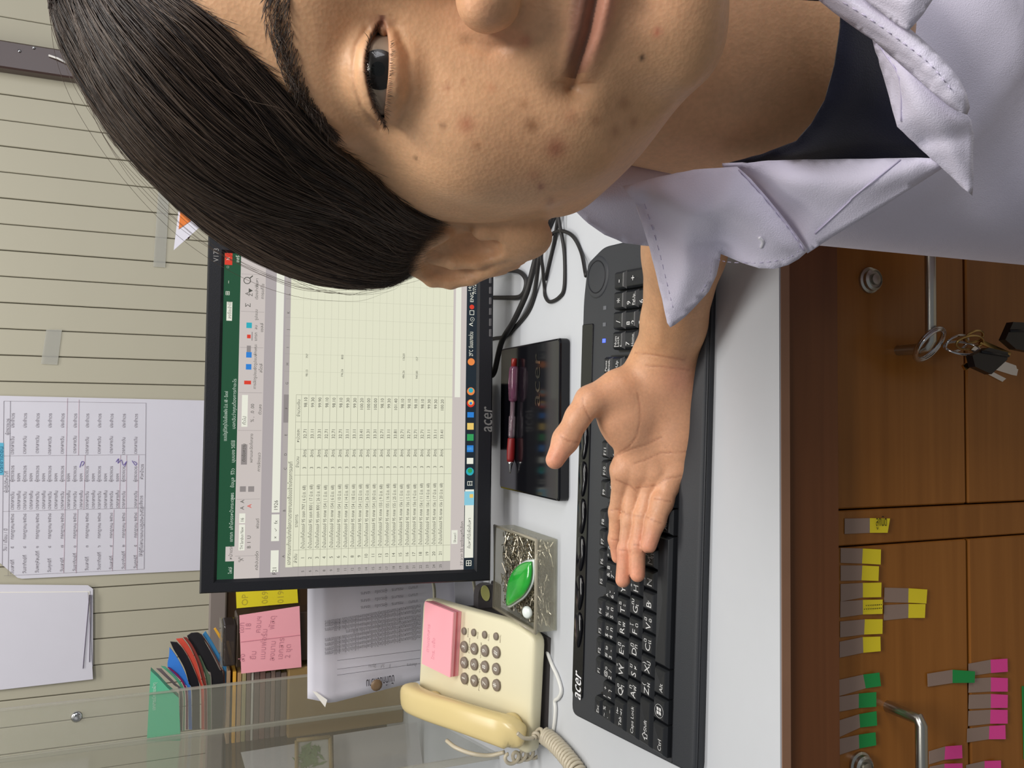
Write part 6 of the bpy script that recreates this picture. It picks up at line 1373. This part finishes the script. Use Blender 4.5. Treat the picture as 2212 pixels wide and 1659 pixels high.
def cap_mesh(sx, k):
    ns, nt_ = 42, 40; S_, T = np.meshgrid(np.linspace(0, 1, ns), np.linspace(0, 0.97, nt_), indexing='ij'); p = hair_pt(S_, T).reshape(-1, 3)
    p = HC + (p - HC) * (1 - k / np.linalg.norm(p - HC, axis=1))[:, None]; p[:, 0] *= sx
    f = [(a * nt_ + b, a * nt_ + b + 1, (a + 1) * nt_ + b + 1, (a + 1) * nt_ + b) for a in range(ns - 1) for b in range(nt_ - 1)]
    inner = HC + (p - HC) * (1 - 9 / np.linalg.norm(p - HC, axis=1))[:, None]; n = len(p)
    f2 = [tuple(q + n for q in r[::-1]) for r in f]
    rim = [a * nt_ for a in range(ns)] + [(ns - 1) * nt_ + b for b in range(1, nt_)] + [a * nt_ + nt_ - 1 for a in range(ns - 2, -1, -1)] + [b for b in range(nt_ - 2, 0, -1)]
    f3 = [(rim[i], rim[(i + 1) % len(rim)], rim[(i + 1) % len(rim)] + n, rim[i] + n) for i in range(len(rim))]
    return hw(np.vstack([p, inner])), f + f2 + f3
hair = mesh('hair', join(cap_mesh(1, 5.5), cap_mesh(-1, 5.5)), M_CAP, person)
hair_mats = []
for k, (c1, rgh, mel) in enumerate((((62, 49, 41), 0.36, 0), ((96, 80, 68), 0.40, 0), ((38, 30, 27), 0.36, 0))):
    m = bpy.data.materials.new('dark_hair_%d' % k); m.use_nodes = True; b_ = m.node_tree.nodes['Principled BSDF']; b_.inputs['Base Color'].default_value = (*lin(c1), 1); b_.inputs['Roughness'].default_value = rgh; b_.inputs['Specular IOR Level'].default_value = 0.45
    hair_mats.append(m)
def strands(name, P, rad, m, parent):
    """P: strands x points x 3 in head-local mm"""
    n, k = P.shape[:2]; hcv = bpy.data.hair_curves.new(name); hcv.add_curves([k] * n); o0 = wloc(parent)
    hcv.position_data.foreach_set('vector', (hw(P.reshape(-1, 3)) - o0).astype(np.float32).ravel())
    ra = hcv.attributes.get('radius') or hcv.attributes.new('radius', 'FLOAT', 'POINT')
    taper = np.clip((1 - np.linspace(0, 1, k)) * 3.0, 0.12, 1); ra.data.foreach_set('value', np.tile(rad * taper, n).astype(np.float32))
    hcv.materials.append(m); o = bpy.data.objects.new(name, hcv); COL.objects.link(o); o.parent = parent; o['kind'] = 'stuff'; return o
def lock_set(n, sx, spread, lift, seed, t_end=(0.82, 1.04), s_rng=(0, 1)):
    r = np.random.default_rng(seed); k = 16
    s0 = r.uniform(s_rng[0], s_rng[1], n); cl = np.round(s0 * 60 + r.normal(0, .5, n)) / 60; s0 = s0 * 0.55 + cl * 0.45
    t0 = np.maximum(r.uniform(-0.35, 0.45, n), 0); t1 = r.uniform(t_end[0], t_end[1], n); t1 = np.maximum(t1, t0 + 0.3)
    u = np.linspace(0, 1, k)[None]; T = t0[:, None] + (t1 - t0)[:, None] * u
    sway = r.normal(0, spread, (n, 1)) * u + r.normal(0, spread * 0.5, (n, 1)) * np.sin(PI * u * r.uniform(0.5, 1.6, (n, 1)))
    S_ = s0[:, None] + sway
    over = np.maximum(T - 1, 0); p = hair_pt(S_, T)
    dirn = p[:, -1] - p[:, -3]; dirn /= np.linalg.norm(dirn, axis=1)[:, None] + 1e-6; p += over[..., None] * 160 * dirn[:, None]
    off = (r.uniform(-4.8, 0.6, (n, 1)) + lift * r.random((n, 1)) ** 3 * np.sin(PI * u)); off = np.where(t0[:, None] > 0.02, off - 3.0 * (1 - u) ** 3, off)
    nrm = p - HC; nrm /= np.linalg.norm(nrm, axis=2)[..., None]; p = p + nrm * off[..., None] + r.normal(0, 0.25, p.shape)
    p[..., 0] *= sx; return p
strands('hair_strands', lock_set(9000, 1, 0.022, 1.5, 1), 0.00010, hair_mats[0], hair)
strands('hair_strands', lock_set(4200, 1, 0.022, 2.0, 2), 0.00010, hair_mats[1], hair)
strands('hair_strands', lock_set(5000, 1, 0.03, 1.5, 3), 0.00010, hair_mats[2], hair)
strands('hair_strands', lock_set(5000, -1, 0.022, 1.5, 4), 0.00014, hair_mats[0], hair)
strands('loose_strands', lock_set(230, 1, 0.09, 11.0, 5, (0.8, 1.10)), 0.00007, hair_mats[1], hair)
# tips at the side, and fine hair along the hairline
r_ = np.random.default_rng(9)
strands('hair_tips', lock_set(700, 1, 0.06, 3.0, 6, (0.95, 1.10), (0.38, 0.66)), 0.00007, hair_mats[2], hair)
def short_hairs(roots, dirs, length, rad, m, name, seed, bend=0.0, jit=0.25, parent=None):
    r = np.random.default_rng(seed); n = len(roots); k = 7; u = np.linspace(0, 1, k)[None, :, None]; L_ = (np.asarray(length) * r.uniform(0.7, 1.15, n))[:, None, None]
    d_ = dirs + r.normal(0, jit, dirs.shape); d_ /= np.linalg.norm(d_, axis=1)[:, None]
    p = roots[:, None] + d_[:, None] * L_ * u + (np.asarray(bend)[None, None] * L_ * u * u if np.ndim(bend) else 0)
    return strands(name, p, rad, m, parent or body_)
# surface depth of the face, for seating brows and lashes
def seat(xy, z0=95.0):
    P = np.column_stack([xy, np.full(len(xy), z0)])
    for _ in range(60):
        d_ = head_sdf(P); P[:, 2] -= np.clip(d_, -3, 3) * 0.8
    return P
for sx in (1, -1):
    r = np.random.default_rng(20 + sx); n = 760; t = r.random(n) ** 0.95
    ctr = np.array([(-9, 25.0), (-17, 27.6), (-28, 26.6), (-37, 24.5), (-44, 20.5), (-48, 17)]); cp_ = catmull([V3(a, b, 0) for a, b in ctr], 8)[:, :2]; ii = t * (len(cp_) - 1); i0 = np.minimum(ii.astype(int), len(cp_) - 2)
    c = cp_[i0] + (cp_[i0 + 1] - cp_[i0]) * (ii - i0)[:, None]; wd = 4.1 * np.interp(t, [0, .2, .5, .8, 1], [.75, 1, .9, .55, .15]); c[:, 1] += r.uniform(-1, 1, n) * wd
    root = seat(c); tang = np.array([-0.78, 0.50, 0.1]) * (1 - t)[:, None] ** 1.2 + np.array([-0.86, -0.42, -0.25]) * t[:, None]; tang[:, 1] += np.where(c[:, 1] > np.interp(t, np.linspace(0, 1, len(cp_)), cp_[:, 1]), -0.35, 0.3) * (t > 0.25)
    root[:, 2] -= 0.2; root[:, 0] *= sx; tang[:, 0] *= sx; tang[:, 2] += 0.18
    short_hairs(root, tang, np.full(n, 5.8), 0.00007, hair_mats[0], 'eyebrow', 30 + sx, bend=np.array([0, -0.1, -0.18]), jit=0.14)
    n = 150; xs_ = -19 - 27 * np.linspace(0, 1, n) ** 0.75; uy, ly = lid(xs_); root = np.column_stack([xs_, uy + 0.1, np.full(n, 0.0)]); root[:, 2] = 71.6 + np.sqrt(np.maximum(13.4 ** 2 - (xs_ + 31.8) ** 2 - uy ** 2, 4)); w = (xs_ + 32) / 14
    dr = np.column_stack([w * 0.45, np.full(n, -0.55), np.full(n, 0.75)]); root[:, 0] *= sx; dr[:, 0] *= sx
    short_hairs(root, dr, 4.2 + 3.0 * np.clip((-xs_ - 30) / 15, 0, 1), 0.00008, hair_mats[2], 'upper_lashes', 40 + sx, bend=np.array([0, 0.35, 0]), jit=0.12)
    n = 45; xs_ = np.linspace(-24, -44, n); uy, ly = lid(xs_); root = np.column_stack([xs_, ly - 0.3, 71.6 + np.sqrt(np.maximum(13.4 ** 2 - (xs_ + 31.8) ** 2 - ly ** 2, 4))]); dr = np.column_stack([(xs_ + 32) / 30, np.full(n, -0.8), np.full(n, 0.5)]); root[:, 0] *= sx; dr[:, 0] *= sx
    short_hairs(root, dr, np.full(n, 2.6), 0.00005, hair_mats[2], 'lower_lashes', 50 + sx, jit=0.15)
# soft edge of the hairline
n = 700; t = r_.random(n) * 0.85 + 0.05; p = hair_pt(np.full(n, 0.0), t); p2 = hair_pt(np.full(n, 0.06), t); dn_ = p - p2; dn_ /= np.linalg.norm(dn_, axis=1)[:, None]; tg_ = hair_pt(np.full(n, 0.0), t + 0.03) - p; tg_ /= np.linalg.norm(tg_, axis=1)[:, None] + 1e-6
root = p - dn_ * r_.uniform(-2.5, 1.5, n)[:, None] * -1; sd_ = head_sdf(root); 
for _ in range(6): root = project(head_sdf, root, 1)
short_hairs(root, tg_ * 0.95 + dn_ * 0.25, np.full(n, 9.0), 0.00006, hair_mats[2], 'fine_hairline', 61, jit=0.15, parent=hair)

# ================================================================ clothes
def coatmat(name, rgb):
    m = mat(name, rgb, rough=0.85, sheen=0.15)
    nt_ = m.node_tree; b_ = nt_.nodes['Principled BSDF']; tc_ = nt_.nodes.new('ShaderNodeTexCoord'); w = nt_.nodes.new('ShaderNodeTexNoise'); w.inputs['Scale'].default_value = 1600; w.inputs['Detail'].default_value = 1
    w2 = nt_.nodes.new('ShaderNodeTexNoise'); w2.inputs['Scale'].default_value = 28; ad_ = nt_.nodes.new('ShaderNodeMath'); ad_.operation = 'MULTIPLY_ADD'; ad_.inputs[1].default_value = 6.0
    bp_ = nt_.nodes.new('ShaderNodeBump'); bp_.inputs['Strength'].default_value = 0.35; bp_.inputs['Distance'].default_value = 0.0005
    nt_.links.new(tc_.outputs['Object'], w.inputs['Vector']); nt_.links.new(tc_.outputs['Object'], w2.inputs['Vector']); nt_.links.new(w2.outputs['Fac'], ad_.inputs[0]); nt_.links.new(w.outputs['Fac'], ad_.inputs[2]); nt_.links.new(ad_.outputs[0], bp_.inputs['Height']); nt_.links.new(bp_.outputs['Normal'], b_.inputs['Normal']); return m
M_COAT = coatmat('white_coat_cloth', (230, 225, 244)); M_TSH = coatmat('navy_knit', (10, 13, 36)); M_THREAD = mat('lilac_thread', (212, 204, 230), rough=0.9)
class Cloth:
    """a cut piece of cloth: outline spots (X, Y, depth mm), bulged in the middle and given thickness"""
    def __init__(self, name, pts, bulge=0.0, sig=60.0, m=None, parent=None, step=14.0, thick=0.0014, folds=None):
        pts = np.array(pts, float); bd = []
        for i in range(len(pts)):
            a, b = pts[i], pts[(i + 1) % len(pts)]; n = max(1, int(np.linalg.norm((b - a)[:2]) / step))
            for k in range(n): bd.append(a + (b - a) * k / n)
        self.bd = bd = np.array(bd); poly = bd[:, :2]
        x0, y0 = poly.min(0); x1, y1 = poly.max(0); G = np.array([(x, y + (step / 2 if i % 2 else 0)) for i, x in enumerate(np.arange(x0 + step / 2, x1, step * 0.87)) for y in np.arange(y0 + step / 2, y1, step)])
        ins = np.zeros(len(G), bool); j = len(poly) - 1
        for i in range(len(poly)):
            xi, yi = poly[i]; xj, yj = poly[j]; c = ((yi > G[:, 1]) != (yj > G[:, 1])) & (G[:, 0] < (xj - xi) * (G[:, 1] - yi) / (yj - yi + 1e-12) + xi); ins ^= c; j = i
        G = G[ins]; dm = np.sqrt(((G[:, None] - poly[None]) ** 2).sum(2)); G = G[dm.min(1) > step * 0.45]
        self.bulge, self.sig, self.folds = bulge, sig, folds
        allp = np.vstack([poly, G]); n = len(poly)
        r = delaunay_2d_cdt([Vector(p) for p in allp], [(i, (i + 1) % n) for i in range(n)], [], 1, 1e-4)
        vv = np.array([tuple(p) for p in r[0]]); d_ = self.depth(vv); P = cw(np.array([cpx(x, y, d) for (x, y), d in zip(vv, d_)]))
        self.ob = mesh(name, (P, [tuple(f) for f in r[2]]), m or M_COAT, parent or person)
        mod = self.ob.modifiers.new('thickness', 'SOLIDIFY'); mod.thickness = thick; mod.offset = 0.0
    def depth(self, q):
        q = np.asarray(q, float).reshape(-1, 2); dd = np.sqrt(((q[:, None] - self.bd[None, :, :2]) ** 2).sum(2)); w = 1 / (dd ** 3 + 1e-3); d = (w * self.bd[None, :, 2]).sum(1) / w.sum(1)
        d = d - self.bulge * (1 - np.exp(-(dd.min(1) / self.sig) ** 1.5))
        if self.folds is not None: d = d + self.folds(q)
        return d
    def seam(self, pts, name='seam', r=0.00028, off=0.9, m=None, dash=False):
        q = catmull([V3(a, b, 0) for a, b in pts], 8)[:, :2]; d = self.depth(q) - off; P = cw(np.array([cpx(x, y, z) for (x, y), z in zip(q, d)]))
        if not dash: return mesh(name, tube(P, r, 5), m or M_THREAD, self.ob)
        parts = [tube(P[i:i + 2] if i + 2 <= len(P) else P[-2:], r, 4) for i in range(0, len(P) - 1, 2)]; return mesh(name, join(*parts), m or M_THREAD, self.ob, kind='stuff')
# coat body: a rounded torso
def torso():
    v, f = [], []; n = 96; ys = np.linspace(-108, -470, 40)
    for i, y in enumerate(ys):
        t = np.clip((-108 - y) / 60, 0, 1); k = math.sqrt(max(1 - (1 - t) ** 2, 0.0)) * 0.98 + 0.02
        rx, rz = 208 * k, 76 * (0.55 + 0.45 * k) * k
        for j in range(n):
            a = 2 * PI * j / n; ca, sa = math.cos(a), math.sin(a); e = 0.82
            fr_ = max(0.0, -sa); fold = 1 + fr_ * (0.10 * math.sin(4 * a + y / 24 + 1.0) + 0.07 * math.sin(9 * a - y / 13 + 1.2) + 0.10 * (1 - abs(math.sin(2.5 * a + y / 34 + 0.4))) ** 4 + 0.08 * (1 - abs(math.sin(4 * a - y / 21 + 2.0))) ** 4)
            v.append((287 + rx * np.sign(ca) * abs(ca) ** e, y, 424 + 0.46 * (-108 - y) + rz * fold * np.sign(sa) * abs(sa) ** e))
    for i in range(len(ys) - 1):
        for j in range(n): f.append((i * n + j, i * n + (j + 1) % n, (i + 1) * n + (j + 1) % n, (i + 1) * n + j))
    f.append(tuple(range(n))[::-1]); f.append(tuple((len(ys) - 1) * n + j for j in range(n))); return cw(np.array(v)), f
coat = mesh('coat', torso(), M_COAT, person)
# near shoulder with its short sleeve, behind the collar
Cloth('sleeve', [(1215, 425, 395), (1240, 452, 398), (1270, 482, 402), (1305, 506, 408), (1345, 523, 414), (1385, 529, 420), (1440, 535, 424), (1620, 540, 424), (1660, 430, 405), (1480, 300, 400), (1330, 330, 395)], 16, 60)
Cloth('shirt', [(1560, 375, 352), (1720, 372, 338), (1900, 372, 322), (2040, 360, 312), (1990, 270, 306), (1940, 130, 300), (1920, 60, 298), (1840, -40, 296), (1700, -80, 296), (1730, 0, 296), (1817, 2, 288), (1815, 60, 288), (1803, 140, 290), (1782, 215, 295), (1752, 268, 304), (1720, 305, 314), (1640, 335, 334), (1575, 352, 348)], 4, 60, M_TSH)
lp = Cloth('lapel', [(1560, 356, 332), (1660, 349, 326), (1800, 346, 316), (1900, 345, 308), (1990, 343, 303), (2020, 341, 301), (2048, 352, 301), (1900, 448, 322), (1800, 508, 334), (1745, 545, 342), (1705, 500, 340), (1655, 438, 338), (1595, 372, 336)], 9, 45, folds=lambda q: 2.0 * np.sin((q[:, 0] + q[:, 1]) / 38.0) * np.exp(-((q[:, 1] - 440) / 70) ** 2))
lp.seam([(1760, 505), (1830, 440), (1850, 420), (1945, 345)], off=1.2)
cf = Cloth('collar', [(1346, 402, 352), (1372, 438, 352), (1386, 480, 354), (1404, 536, 358), (1420, 600, 362), (1434, 660, 366), (1441, 697, 369), (1447, 706, 370), (1458, 699, 370), (1478, 684, 368), (1504, 658, 364), (1530, 628, 360), (1546, 594, 356), (1553, 565, 353), (1557, 547, 352), (1572, 553, 350), (1602, 567, 347), (1640, 578, 344), (1672, 580, 342), (1702, 571, 340), (1724, 558, 339), (1743, 541, 338), (1720, 510, 334), (1690, 470, 331), (1655, 428, 328), (1620, 388, 327), (1592, 362, 328), (1500, 368, 336), (1425, 384, 345)], 14, 70, folds=lambda q: 3.0 * gs(dpoly(q, [(1400, 440), (1480, 520), (1545, 560)]), 26) - 2.5 * gs(dpoly(q, [(1430, 410), (1530, 480)]), 24))
cf.seam([(1596, 366), (1650, 424), (1688, 470), (1716, 507), (1738, 541)], off=1.0, r=0.00035)
cf.seam([(1392, 440), (1420, 530), (1440, 610), (1455, 672)], dash=True, r=0.00018); cf.seam([(1510, 640), (1532, 600), (1540, 560), (1572, 566), (1640, 568), (1700, 558), (1728, 540)], dash=True, r=0.00018)
cf.seam([(1640, 512), (1648, 522), (1644, 534)], r=0.0008, m=mat('white_thread', (238, 236, 246), rough=0.8))
# far front: placket edge folded over, its lapel turned to a point, the far collar wing
rl = Cloth('lapel', [(1886, 80, 286), (1894, 110, 286), (1912, 170, 287), (1930, 240, 289), (1938, 272, 290), (1975, 308, 294), (2012, 342, 297), (2050, 374, 300), (2080, 402, 302), (2099, 420, 303), (2100, 380, 299), (2098, 330, 294), (2100, 290, 291), (2094, 258, 288), (2070, 232, 285), (2030, 200, 281), (1980, 152, 279), (1930, 105, 281)], 8, 40, folds=lambda q: 2.5 * gs(dpoly(q, [(2000, 300), (2090, 290)]), 18))
rl.seam([(1900, 100), (1942, 170), (1946, 262)], off=1.0)
pb_ = Cloth('placket', [(1740, -40, 280), (1765, -8, 280), (1800, 22, 280), (1845, 54, 280), (1888, 84, 279), (1950, 138, 277), (2005, 188, 276), (2052, 226, 276), (2086, 246, 278), (2091, 232, 277), (2084, 205, 275), (2068, 172, 273), (2040, 136, 271), (2005, 102, 270), (1965, 68, 270), (1910, 30, 271), (1860, -5, 272), (1820, -40, 273)], 6, 22, folds=lambda q: 0.7 * np.sin(q[:, 0] / 6.5) * np.sin(q[:, 1] / 9.0 + 1) * np.exp(-(((q[:, 0] - 2010) / 60) ** 2)))
pb_.seam([(1800, -8), (1880, 42), (1950, 92), (2010, 140), (2060, 200)], off=0.8, dash=True, r=0.00018)
Cloth('collar', [(1828, -45, 268), (1862, -8, 268), (1912, 30, 267), (1962, 66, 266), (1992, 28, 263), (2022, -18, 260), (2040, -50, 258)], 5, 30)
flush_texts()
